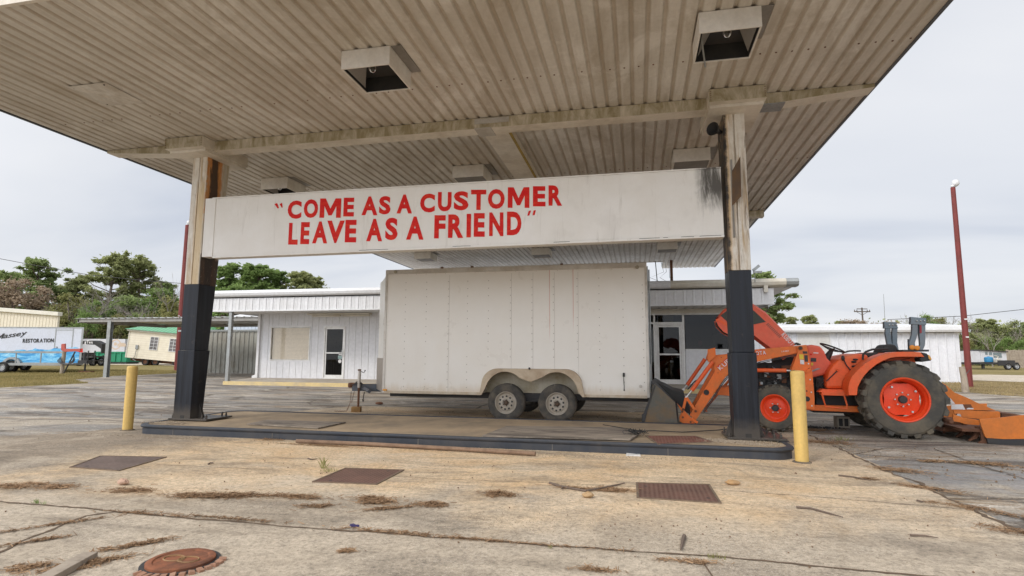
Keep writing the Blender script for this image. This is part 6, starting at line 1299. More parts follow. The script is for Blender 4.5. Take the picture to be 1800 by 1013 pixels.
def simple_wheel(parent, c, r, w_, rimmat, name='wheel'):
    m = MB(); m.lathe([(r*.62, 0), (r*.9, -.02), (r, .03), (r, w_-.03), (r*.9, w_+.02), (r*.62, w_)], c, 'y', 24); o = vb(m, name, M_TIREB, parent, smooth=True); sharp(o, 50)
    m = MB(); m.lathe([(r*.63, .02), (r*.58, .0), (r*.5, .05), (r*.2, .06), (r*.001, .03)], c, 'y', 20)
    for i in range(8): a = 6.283*i/8; m.lathe([(r*.07, .045), (.0005, .044)], (c[0]+r*.4*math.cos(a), c[1], c[2]+r*.4*math.sin(a)), 'y', 6, 1)
    m.build('rim', [rimmat, M_BLACK], o, local=True)
    return o
M_RIMG = paint('grey_wheel', (.45, .46, .47), (.2, .2, .2), .3, .4, .4, 4)
simple_wheel(rtr, (L_((-31.499, 0.28))[0], -.12, .36), .36, .24, M_RIMG); simple_wheel(rtr, (L_((-32.514, 0.373))[0], 2.0, .36), .36, .24, M_RIMG)
m = MB(); c0 = L_((-31.451, 0.281))[0]; m.prism([(c0+.62*math.cos(R(a)), .38+.55*math.sin(R(a))) for a in range(0, 181, 15)]+[(c0+.45*math.cos(R(a)), .38+.42*math.sin(R(a))) for a in range(180, -1, -15)], 'y', -.2, -.0); m.box(ux0, ux1-.4, -.1, -.015, uz0-.12, uz0+.03); vb(m, 'fender', M_STEEL, rtr)
# galvanised rail trailer in front
gt = vthing('rail_trailer', 'galvanised flat trailer with two long side rails in front of the white enclosed trailer', 'trailer', UO, 34.2)
ga = [(-30.775, 1.295), (-27.04, 1.284), (-30.763, 1.178), (-27.029, 1.172), (-30.697, 0.583), (-26.973, 0.601), (-30.678, 0.415), (-26.964, 0.507), (-30.468, 0.22)]
m = MB(); m.box(ga[0][0]-UO-3, ga[1][0]-UO, 0, .06, ga[2][1], ga[0][1]); m.box(ga[0][0]-UO-3, ga[5][0]-UO, 0, .06, ga[6][1]+.03, ga[4][1])
for u in (-1.5, .9, 2.4): m.box(ga[0][0]-UO+u, ga[0][0]-UO+u+.06, .061, .1, ga[6][1]+.04, ga[0][1]-.02)
m.box(ga[0][0]-UO-3, ga[5][0]-UO, .1, 1.7, ga[6][1]+.05, ga[4][1]-.04)
vb(m, 'rails', M_STEEL, gt); simple_wheel(gt, (ga[8][0]-UO, -.12, .33), .33, .2, M_RIMG)
# wooden post with red bracket and coiled cable
pp = [(-26.151, 0.04), (-26.114, 1.311), (-26.246, 1.722), (-26.041, 1.746), (-26.013, 1.449), (-25.118, 1.453), (-25.105, 1.316), (-25.972, 1.267), (-26.233, 1.357), (-25.966, 0.018), (-25.376, 1.269)]
wp = vthing('hookup_post', 'pale wooden post with a faded red bracket and coils of cable beside the restoration trailer', 'post', pp[0][0], 33.2); o0 = pp[0][0]
m = MB(); m.tube([(0, 0, -.05), (pp[1][0]-o0, 0, pp[1][1])], .10, 8); vb(m, 'post', M_WOOD, wp)
m = MB(); m.prism([(p[0]-o0, p[1]) for p in pp[2:9]], 'y', -.12, -.02); vb(m, 'bracket', paint('faded_red', (.50, .09, .07), (.5, .2, .15), .6, .6), wp, bevel=.01)
m = MB()
for k in range(5): m.tube([(.35+(.38+.03*k)*math.cos(a), -.14-.02*k, 1.0-.05*k+(.42-.04*k)*math.sin(a)) for a in [math.pi+math.pi*j/10*1.15 for j in range(11)]], .018, 5)
m.cyl((pp[9][0]-o0, -.1, 0), (pp[10][0]-o0, -.15, pp[10][1]), .04, seg=6); vb(m, 'cable_coil', M_DARK, wp)
# trailer jack foot on the grass
jq = [(-26.471, 0.69), (-26.428, 0.231), (-26.714, 0.157), (-25.987, 0.208), (-26.603, 1.32), (-26.548, 0.738)]
tj = vthing('jack_stand', 'dark trailer coupler standing on a rusty plate in front of the enclosed trailer', 'stand', jq[0][0], 35.4); o0 = jq[0][0]
m = MB(); m.cyl((0, 0, .05), (0, 0, .9), .05, seg=8); m.box(-.3, .25, -.25, .25, .55, .75); m.cyl((-.08, 0, .6), (-.08, 0, 1.25), .09, seg=10); vb(m, 'coupler', M_DARK, tj)
m = MB(); m.box(jq[2][0]-o0, jq[3][0]-o0, -.2, .2, .0, .10); vb(m, 'foot_plate', M_RUST, tj)

# gooseneck trailer
gq = [(-39.272, 2.284), (-38.231, 2.324), (-37.517, 2.005), (-37.462, 1.147), (-37.585, 1.146), (-37.623, 1.575), (-38.195, 1.93), (-39.245, 1.997)]
o0 = gq[0][0]; gn = vthing('gooseneck_trailer', 'black gooseneck of a flatbed trailer with pale lettering on its side', 'trailer', o0, 52)
m = MB(); m.prism([(p[0]-o0-.0, p[1]) for p in gq]+[], 'y', 0, .8); m.box(-1.8, 0.1, 0, .8, gq[7][1]+.0, gq[0][1]-.0)
vb(m, 'neck', M_BLACK, gn, bevel=.03)
m = MB(); gl = [(-39.125, 2.053), (-38.349, 2.057)]; text_line(m, 'gTex', (gl[0][0]-o0, -.02, gl[0][1]), (1, 0, 0), (0, 0, 1), .26, .1, .03, gl[1][0]-gl[0][0]); vb(m, 'lettering', M_DECAL, gn)
m = MB(); m.box(-3, .9, .1, 2, .75, .9); m.box(-3, 1.2, .1, 2, .45, .52)
for u in (-.2, .5, 1.1): m.cyl((u, .1, .1), (u, .1, 1.4), .05, seg=6); m.cyl((u, 1.6, .1), (u+.3, 1.6, 1.0), .05, seg=6)
vb(m, 'deck_frame', M_DARK, gn)
for u in (-1.2, .1, .9): simple_wheel(gn, (u, 1.2, .4), .4, .25, M_RIMG)
# green roll-off container
dq = [(-45.412, 1.311), (-42.001, 1.327), (-41.756, 0.443), (-45.306, 0.427)]
o0 = dq[0][0]; dm = vthing('green_container', 'green open roll-off container in front of the white semi trailer', 'container', o0, 62)
gm = paint('green_container_paint', (.01, .26, .13), (.03, .12, .07), .5, .5, 0, 1); W = dq[1][0]-o0; H = dq[0][1]
m = MB(); m.prism([(0, .25), (0, H), (W, H), (W+.2, .25)], 'y', 0, .06); m.box(0, .06, .07, 2.4, .25, H); m.box(W-.02, W+.04, .07, 2.4, .25, H); m.box(0, W, 2.35, 2.4, .25, H); m.box(0, W, .07, 2.4, .2, .3); u = .3
while u < W: m.box(u, u+.14, -.09, -.001, .3, H-.08); u += .62
m.box(-.05, W+.05, -.12, -.001, H-.1, H+.02); vb(m, 'hull', gm, dm)
m = MB(); m.box(.1, W, .1, 2.2, .0, .19); vb(m, 'skids', M_DARK, dm)
# white semi trailer with round orange emblem
sq = [(-51.33, 2.836), (-46.321, 2.907), (-46.256, 1.361), (-51.191, 1.338), (-47.41, 2.198), (-46.79, 2.107)]
o0 = sq[1][0]; sm = vthing('semi_trailer', 'white box semi trailer with a faded orange round emblem behind the green container', 'trailer', o0, 68)
m = MB(); m.box(sq[0][0]-o0-3, 0, 0, 2.5, 1.2, sq[0][1]); vb(m, 'box', paint('semi_white', (.62, .62, .64), (.45, .44, .42), .4, .5, 0, .6), sm, bevel=.03)
m = MB(); ec = (sq[4][0]-o0, sq[4][1]); m.lathe([(.62, -.002), (.5, -.012), (.49, -.002)], (ec[0], 0, ec[1]), 'y', 24); m.lathe([(.2, -.01), (.001, -.01)], (ec[0]-.05, 0, ec[1]+.05), 'y', 12); m.box(ec[0]+.2, ec[0]+1.2, -.02, -.003, ec[1]-.25, ec[1]+.1); m.box(ec[0]+.4, ec[0]+1.0, -.024, -.0205, ec[1]+.1, ec[1]+.2); m.box(ec[0]-.6, ec[0]+1.1, -.02, -.003, ec[1]-1.0, ec[1]-.9); vb(m, 'emblem', paint('faded_orange', (.62, .47, .33), (.6, .55, .5), .8, .6, 0, 2), sm)
for u in (-1.0, -2.2): simple_wheel(sm, (u, 0, .5), .5, .3, M_RIMG)
m = MB(); m.box(sq[0][0]-o0-3, -.3, .5, 2, .9, 1.19); vb(m, 'chassis', M_DARK, sm)
# tilted portable house
hq = [(-38.006, 0.766), (-37.971, 3.119), (-33.209, 2.831), (-33.258, 0.366), (-38.138, 3.25), (-36.24, 3.826), (-33.272, 3.684), (-33.217, 2.948)]
o0 = hq[0][0]; tl = math.atan2(hq[0][1]-hq[3][1], hq[3][0]-hq[0][0])
ho = vthing('portable_house', 'small cream clapboard house with green metal roof tilting on a rusty moving frame', 'house', o0, 56, tilt=0)
WL, WH = 9.6, 2.78; bz = hq[0][1]
def tiltrot(o): o.rotation_euler = (0, tl, 0); o.location = (0, 0, bz); return o
M_CLAP = None
s = NT('cream_clapboard'); wv = s.n('ShaderNodeTexWave'); wv.wave_type = 'BANDS'; wv.bands_direction = 'Z'; wv.wave_profile = 'SAW'; s.l(s.co, wv.inputs[0]); wv.inputs['Scale'].default_value = 1.45
c = s.mix(s.ramp(wv.outputs[1], (0, 1.0), (.12, 0.0)), (.82, .75, .60), (.52, .46, .36)); M_CLAP = s.out(s.mix(s.ramp(s.noise(2), (.4, 0.0), (.7, .3)), c, (.5, .42, .3)), .6)
m = MB(); m.box(0, WL, 0, 4.2, 0, WH); hw = tiltrot(vb(m, 'wall', M_CLAP, ho))
m = MB(); m.box(-.03, .08, -.03, -.001, 0, WH); m.box(-.15, WL+.2, -.22, -.001, WH-.16, WH-.02); vb(m, 'trim', M_CREAMTRIM, hw)
m = MB(); 
sgr = NT('green_ribbed_roof'); wv = sgr.n('ShaderNodeTexWave'); sgr.l(sgr.co, wv.inputs[0]); wv.inputs['Scale'].default_value = .9; M_GREEN = sgr.out(sgr.mix(sgr.ramp(wv.outputs[1], (.0, 0.0), (.2, 1.0)), (.06, .20, .10), (.15, .40, .22)), .45)
e0, e1 = -.3, WL+.3; a = [(e0, -.35, WH), (e1, -.35, WH), (e1, 4.55, WH), (e0, 4.55, WH), (e0+2.5, 2.1, WH+.95), (e1-2.5, 2.1, WH+.95)]
m.add(a, [(0, 1, 5, 4), (1, 2, 5), (2, 3, 4, 5), (3, 0, 4), (0, 3, 2, 1)]); tiltrot(vb(m, 'roof', M_GREEN, ho))
hwn = [(-35.82, 2.649), (-35.075, 2.652), (-35.813, 1.391), (-33.886, 2.542), (-33.148, 2.53)]
ct, stn = math.cos(tl), math.sin(tl)
for (u, ) in ((hwn[0][0]-o0,), (hwn[3][0]-o0,)):
    w_ = .82; z0, z1 = .95, 2.25
    m = frame(u, u+w_, z0, z1, .05, -.05, .06); m.box(u+w_/2-.02, u+w_/2+.02, -.045, -.012, z0+.05, z1-.05)
    for k in (.25, .5, .75): m.box(u+.05, u+w_-.05, -.044, -.013, z0+(z1-z0)*k-.018, z0+(z1-z0)*k+.018)
    o = tiltrot(vb(m, 'window', M_WHITE, ho)); m = MB(); m.box(u+.03, u+w_-.03, -.012, -.006, z0+.03, z1-.03); vb(m, 'pane', paint('dull_window_glass', (.16, .15, .15), (.25, .22, .2), .5, .12, 0, 1), o)
m = MB(); mb_ = (-36.995, 1.17); m.box(mb_[0]-o0-.12, mb_[0]-o0+.12, -.12, -.001, .9, 1.3); m.tube([(mb_[0]-o0, -.1, .9), (mb_[0]-o0-.03, -.1, .2), (mb_[0]-o0-.2, -.1, -.1), (mb_[0]-o0+.15, -.1, -.25)], .03, 5); tiltrot(vb(m, 'meter_box', M_STEEL, ho))
m = MB(); m.box(.2, WL, .5, .7, -.28, -.02); m.box(.2, WL, 3.4, 3.6, -.28, -.02); 
for u in np.arange(.6, WL, .8): m.box(u, u+.12, .5, 3.6, -.2, -.03)
for u in (1.6, 2.1, 5.2): m.box(u, u+.25, .4, .8, -.75, -.2)
fr_ = tiltrot(vb(m, 'moving_frame', M_RUST, ho))
for u in (1.9, 2.9, 4.9): simple_wheel(ho, (u, .1, .36), .36, .22, M_RUST)
# cream warehouse
wq = [(-59.949, 6.391), (-52.904, 5.891), (-59.905, 5.991), (-52.992, 5.424), (-52.968, 3.831)]
o0 = wq[1][0]; wh = vthing('cream_warehouse', 'large cream metal warehouse behind the restoration trailer at the left edge', 'building', o0, 66)
sl_ = (wq[0][1]-wq[1][1])/(wq[1][0]-wq[0][0]); LW = 16
m = MB(); m.prism([(-LW, 0), (-.15, 0), (-.15, wq[3][1]), (-LW, wq[3][1]+sl_*LW)], 'y', 0, .3)
for i in range(40): u = -.4-i*.38; m.prism([(u, 0), (u+.05, 0), (u+.05, wq[3][1]-sl_*u), (u, wq[3][1]-sl_*u)], 'y', -.03, -.001)
vb(m, 'wall', paint('cream_metal', (.80, .73, .58), (.55, .5, .4), .2, .6, 0, .5), wh)
m = MB(); m.prism([(-LW, wq[3][1]+sl_*LW+.01), (.05, wq[3][1]+.01), (.05, wq[1][1]), (-LW, wq[1][1]+sl_*LW)], 'y', -.3, .4); vb(m, 'roof', paint('cream_roof_trim', (.80, .76, .65), (.4, .4, .3), .3, .5), wh, bevel=.04)

# ------------------------------------------------------------------ right background
cq = [(47.007, 1.858), (47.906, 1.903), (50.471, 1.669), (50.325, 0.169), (47.741, 0.116), (46.853, 0.153)]
o0 = cq[1][0]; cm = vthing('site_trailer', 'old white box trailer with small windows parked in the yard at the far right', 'trailer', o0, 58)
W = cq[2][0]-o0; H = cq[1][1]
m = MB(); m.prism([(0, .7), (W, .7), (W, H-.2), (0, H)], 'y', 0, 2.4); m.box(cq[0][0]-o0, -.01, .1, 2.3, .65, H-.1); b0 = vb(m, 'body', paint('chalky_white', (.66, .66, .68), (.4, .38, .36), .5, .6, 0, 1.2), cm)
m = MB(); m.prism([(-.2, H-.03), (-.2, H+.06), (W+.1, H-.12), (W+.1, H-.22)], 'y', -.15, 2.6); vb(m, 'roof', M_DARK, cm)
for (u0_, z1), (u1_, z0) in [[(48.3, 1.7), (48.551, 1.442)], [(48.697, 1.675), (49.001, 1.403)], [(49.133, 1.636), (49.967, 1.148)]]: m = MB(); m.box(u0_-o0, u1_-o0, -.03, -.001, z0, z1); vb(m, 'window', paint('grey_pane', (.22, .27, .28), (.1, .1, .1), .4, .15), cm)
m = MB(); m.box(-1.5, W, .2, 2.2, .45, .64); m.box(-1.4, -1.2, .3, .5, 0, .44); m.box(.3, .5, .3, .5, 0, .44); vb(m, 'chassis', M_DARK, cm)
fq = [(44.458, 0.296), (48.081, 0.123), (45.497, -0.205), (48.48, -0.355)]
o0 = fq[0][0]; ft = vthing('flat_trailer', 'low black flatbed trailer with a blue tank beside the old white box trailer', 'trailer', o0, 54)
m = MB(); m.box(0, fq[1][0]-o0, 0, .2, .55, .7); m.box(0, fq[1][0]-o0, 1.8, 2, .55, .7); m.box(0, fq[1][0]-o0, .21, 1.79, .6, .68); m.box(1.6, 3.2, -.1, 0-.001, .4, .9); vb(m, 'deck', M_DARK, ft)
simple_wheel(ft, (2.5, -.15, .33), .33, .2, M_RIMG); simple_wheel(ft, (3.3, -.15, .33), .33, .2, M_RIMG)
rq = vthing('red_beam', 'dark red steel beam lying on the ground in front of the flatbed trailer', 'beam', fq[2][0], 48)
m = MB(); m.box(0, 9, 0, .25, .03, .28); m.box(-.02, 9.02, -.08, .33, .24, .30); vb(m, 'beam', M_POLE, rq)
bt = vthing('blue_tank', 'small blue tank standing on the flatbed trailer', 'tank', 45.934, 54.8)
m = MB(); m.lathe([(.001, .0), (.32, .01), (.35, .08), (.35, .42), (.3, .5), (.1, .53), (.1, .57), (.001, .58)], (0, 0, .69), 'z', 18); vb(m, 'tank', paint('blue_plastic', (.03, .22, .42), (.02, .1, .2), .4, .4), bt, smooth=True)
m = MB(); m.box(.6, 1.0, -.2, .2, .69, 1.0); m.tube([(.8, 0, 1.0), (.95, 0, 1.25), (.6, 0, 1.35)], .04, 6); vb(m, 'pump', M_CREAMTRIM, bt)
wf = vthing('wooden_fence', 'grey vertical board fence behind the flatbed trailer at the right edge', 'fence', 55.695, 64)
m = MB(); rnd = random.Random(8)
for i in range(90): m.box(i*.155, i*.155+.14, rnd.uniform(-.01, 0), .03, 0, 2.0+rnd.uniform(-.05, .05))
vb(m, 'boards', M_WOOD, wf)
m = MB(); m.box(0, 14, .031, .08, .5, .6); m.box(0, 14, .031, .08, 1.5, 1.6); vb(m, 'rails', M_WOOD, wf)
# utility pole, mast, wires
uq = [(74.578, 11.47), (74.421, 7.352), (72.945, 10.612), (76.693, 10.508), (73.228, 11.22), (76.38, 11.235)]
up = vthing('utility_pole', 'distant wooden utility pole with two crossarms above the white shed roof', 'pole', uq[0][0], 120)
H = uq[0][1]; m = MB(); M_DW = paint('dark_creosote_wood', (.13, .10, .08), (.07, .06, .05), .5, .9); m.tube([(0, 0, 0), (0, 0, H)], [.2, .15], 8); vb(m, 'pole', M_DW, up)
m = MB(); m.box(-1.7, 1.7, -.1, .1, H-.95, H-.75); m.box(-1.1, 1.1, -.1, .1, H-.35, H-.2)
for u in (-1.6, -1.1, 1.1, 1.6): m.cyl((u, 0, H-.75), (u, 0, H-.45), .08, seg=6)
m.cyl((-1.2, 0, H-.9), (0, 0, H-1.6), .05, seg=5); m.cyl((1.2, 0, H-.9), (0, 0, H-1.6), .05, seg=5); vb(m, 'crossarm', M_DW, up)
aq = [(39.699, 7.834), (39.57, 4.373)]
am_ = vthing('antenna_mast', 'thin antenna mast sticking up above the long white shed', 'antenna', aq[1][0], 60); m = MB(); m.tube([(0, 0, 0), (aq[0][0]-aq[1][0], 0, aq[0][1])], [.05, .02], 6); vb(m, 'mast', M_STEEL, am_)
def wire(name, label, pts, r=.03):
    P = [Vector(p) for p in pts]; c = P[0]; m = MB(); m.tube([p-c for p in P], r, 5); o = m.build(name, M_DARK); o.location = c; return setp(o, label, 'wire')
def vw(D, px): return [F2*D+R2*u+Vector((0, 0, z)) for u, z in px]
wire('power_line', 'thin power line crossing the sky above the trees at the left edge', vw(70, [(-86.221, 16.606), (-71.589, 14.415), (-64.261, 12.856), (-57.717, 11.66), (-52.653, 10.821), (-45.484, 10.138), (-39.771, 9.736)]), .035)
wire('power_line', 'thin power line crossing the sky right of the red light pole', vw(70, [(46.579, 5.741), (55.792, 6.208), (59.717, 6.651), (63.647, 7.095), (70.826, 8.052), (92.435, 10.51)]), .035)

# ------------------------------------------------------------------ vegetation
def leaves_mesh(name, clumps, size, seed, asp=2.0, flat=.0):
    "clumps [(x,y,z,rx,ry,rz,n)] -> mesh of small leaf blades"
    rg = np.random.default_rng(seed); C_ = []
    for (x, y, z, rx, ry, rz, n) in clumps:
        d = rg.normal(size=(n, 3)); d /= np.linalg.norm(d, axis=1)[:, None]; rr = np.abs(rg.normal(0, .52, n))+.12
        C_.append(np.array([x, y, z])+d*rr[:, None]*np.array([rx, ry, rz]))
    C_ = np.concatenate(C_); N = len(C_)
    a = rg.normal(size=(N, 3)); a[:, 2] *= (1-flat); a /= np.linalg.norm(a, axis=1)[:, None]; b = np.cross(a, rg.normal(size=(N, 3))); b /= np.linalg.norm(b, axis=1)[:, None]
    s_ = size*rg.uniform(.55, 1.3, N)[:, None]
    V = np.stack([C_-a*s_*.5*asp**.5-b*s_*.2, C_+b*s_*.5/asp**.5, C_+a*s_*.5*asp**.5, C_-b*s_*.5/asp**.5], 1).reshape(-1, 3)
    me = bpy.data.meshes.new(name); me.vertices.add(4*N); me.vertices.foreach_set('co', V.ravel()); me.loops.add(4*N); me.loops.foreach_set('vertex_index', np.arange(4*N, dtype=np.int32))
    me.polygons.add(N); me.polygons.foreach_set('loop_start', np.arange(0, 4*N, 4, dtype=np.int32)); me.polygons.foreach_set('loop_total', np.full(N, 4, dtype=np.int32)); me.update(); me.validate(); return me
M_PINE = leafmat('pine_needles_green', (.11, .16, .05), (.29, .35, .14)); M_PINE2 = leafmat('pine_needles_olive', (.15, .18, .065), (.37, .39, .18))
M_BRIGHT = leafmat('fresh_green_leaves', (.09, .165, .035), (.25, .33, .115)); M_BUSH = leafmat('olive_bush_leaves', (.14, .15, .045), (.30, .29, .12)); M_BROWN = leafmat('dead_brown_leaves', (.25, .19, .13), (.38, .30, .215))
M_BARK = paint('bark', (.17, .125, .095), (.07, .055, .045), .6, .9, 0, 3); M_TWIG = paint('grey_twigs', (.30, .27, .235), (.2, .17, .14), .5, .9, 0, 2)
def mobj(name, me, mat, parent):
    me.materials.clear(); me.materials.append(mat); o = bpy.data.objects.new(name, me); SC.collection.objects.link(o); o.parent = parent; return o
def pine_parts(h, cw, base, seed, dens=1.0, mat=M_PINE, lsz=.2, nb=30, env0=.18):
    "returns (crown mesh, trunk MB); crown spreads cw around the trunk from height base to h"
    rnd = random.Random(seed); tr_ = MB(); cl = []
    bend = [(0, 0)]
    for i in range(5): bend.append((bend[-1][0]+rnd.uniform(-.22, .22), bend[-1][1]+rnd.uniform(-.22, .22)))
    def tp(z):
        t = min(.999, z/h)*5; i = int(t); f = t-i; return Vector((bend[i][0]*(1-f)+bend[i+1][0]*f, bend[i][1]*(1-f)+bend[i+1][1]*f, z))
    tr_.tube([tp(h*k/5*.97) for k in range(6)], [.019*h*(1-.75*k/5) for k in range(6)], 8)
    for i in range(nb):
        t = (i+.5)/nb; z = base+(h-base)*t*.93; a = i*2.4+rnd.uniform(-.6, .6)
        env = math.sin(math.pi*(env0+(.95-env0)*t))**.8; L = cw*env*rnd.uniform(.5, 1.12); p0 = tp(z); up = L*rnd.uniform(.25, .8)
        p1 = p0+Vector((math.cos(a)*L*.55, math.sin(a)*L*.55, up*.35)); p2 = p0+Vector((math.cos(a)*L, math.sin(a)*L, up))
        tr_.tube([p0, p1, p2], [.0055*h, .0035*h, .001*h], 5)
        for q_ in range(rnd.choice((3, 4, 5, 6))):
            f = rnd.uniform(.35, 1.08); c = p0.lerp(p2, f)+Vector((rnd.gauss(0, .16), rnd.gauss(0, .16), rnd.gauss(.03, .12)))*cw*.75
            r = cw*rnd.uniform(.07, .17); cl.append((c.x, c.y, c.z, r*1.1, r*1.1, r*.8, int(125*dens*rnd.uniform(.5, 1.3)*(r/cw/.12)**1.5)))
            tr_.tube([p0.lerp(p2, f*.8), c], [.0018*h, .0006*h], 4)
    for q_ in range(7): c = tp(h*.95)+Vector((rnd.gauss(0, .22), rnd.gauss(0, .22), rnd.gauss(0, .12)))*cw*.7; r = cw*.15; cl.append((c.x, c.y, c.z, r, r, r*.9, int(120*dens)))
    return leaves_mesh('crown', cl, lsz, seed, 2.6), tr_
def bushy_parts(h, w, seed, n=34, lsz=.24, base=.1):
    rnd = random.Random(seed); cl = []; tr_ = MB()
    for i in range(n):
        a = rnd.uniform(0, 6.28); t = rnd.random(); z = h*(base+(1-base)*t); rr = w*.5*math.sqrt(max(.05, 1-(abs(t-.42)/.62)**2))*rnd.random()**.5
        r = w*rnd.uniform(.11, .2); cl.append((rr*math.cos(a), rr*math.sin(a), z-r*.3, r, r, r*.85, 210))
        if i % 2 == 0: tr_.tube([(0, 0, h*.05), (rr*.4*math.cos(a), rr*.4*math.sin(a), z*.5), (rr*math.cos(a), rr*math.sin(a), z)], [.02*h, .012*h, .003*h], 5)
    tr_.cyl((0, 0, 0), (0, 0, h*.3), .03*h, .02*h, 8)
    return leaves_mesh('crown', cl, lsz, seed, 1.6), tr_
def bare_mb(h, seed, spread=.55):
    rnd = random.Random(seed); m = MB()
    def br(p, d, L, r, lv):
        q_ = p+d*L*.5+Vector((rnd.gauss(0, .05), rnd.gauss(0, .05), .02))*L; e_ = q_+(d+Vector((rnd.gauss(0, .15), rnd.gauss(0, .15), .08))).normalized()*L*.5
        m.tube([p, q_, e_], [r, r*.8, r*.55], 4 if lv else 6, caps=False)
        if lv >= 5: return
        for k in range(3 if lv < 4 else 2):
            nd = (d+Vector((rnd.gauss(0, spread), rnd.gauss(0, spread), rnd.gauss(.12, spread*.5)))).normalized(); s0 = p.lerp(e_, rnd.uniform(.5, 1)) if k else e_
            br(s0, nd, L*rnd.uniform(.6, .82), r*.56, lv+1)
    br(Vector((0, 0, 0)), Vector((0, 0, 1)), h*.33, h*.017, 0); return m
PROTO = {}
def proto(key, fn):
    if key not in PROTO: PROTO[key] = fn()
    return PROTO[key]
def tree_at(px_u, D, h, kind, label, name, group, mat=None, rz=0, seed=1, sx=1.0, z0=0):
    t = thing(name, label, 'tree', F2*D+R2*px_u+Vector((0, 0, z0)), rz, group)
    if kind == 'pine': me, tr_ = pine_parts(10, 2.1, 2.7, seed, lsz=.20, nb=36)
    elif kind == 'fullpine': me, tr_ = pine_parts(10, 1.7, 1.2, seed, 1.25, nb=44, lsz=.19, env0=.42)
    elif kind == 'bush': me, tr_ = bushy_parts(10, 9, seed, 50, .30)
    elif kind == 'tallbush': me, tr_ = bushy_parts(10, 5.0, seed, 46, .22)
    else:
        m = bare_mb(10, seed); o = m.build('branches', M_TWIG, t, local=True); t.scale = (h/10*sx, h/10*sx, h/10); return t
    c = mobj('crown', me, mat or M_PINE, t); o = tr_.build('trunk', M_BARK, t, local=True)
    t.scale = (h/10*sx, h/10*sx, h/10); return t
def row(items, group, name='pine_tree'):
    for (u, D, h, kind, mat, label, seed, sx) in items: tree_at(u, D, h, kind, label, {'bare': 'bare_tree', 'bush': 'bushy_tree', 'tallbush': 'bushy_tree'}.get(kind, 'pine_tree'), group, mat, seed*.7, seed, sx)
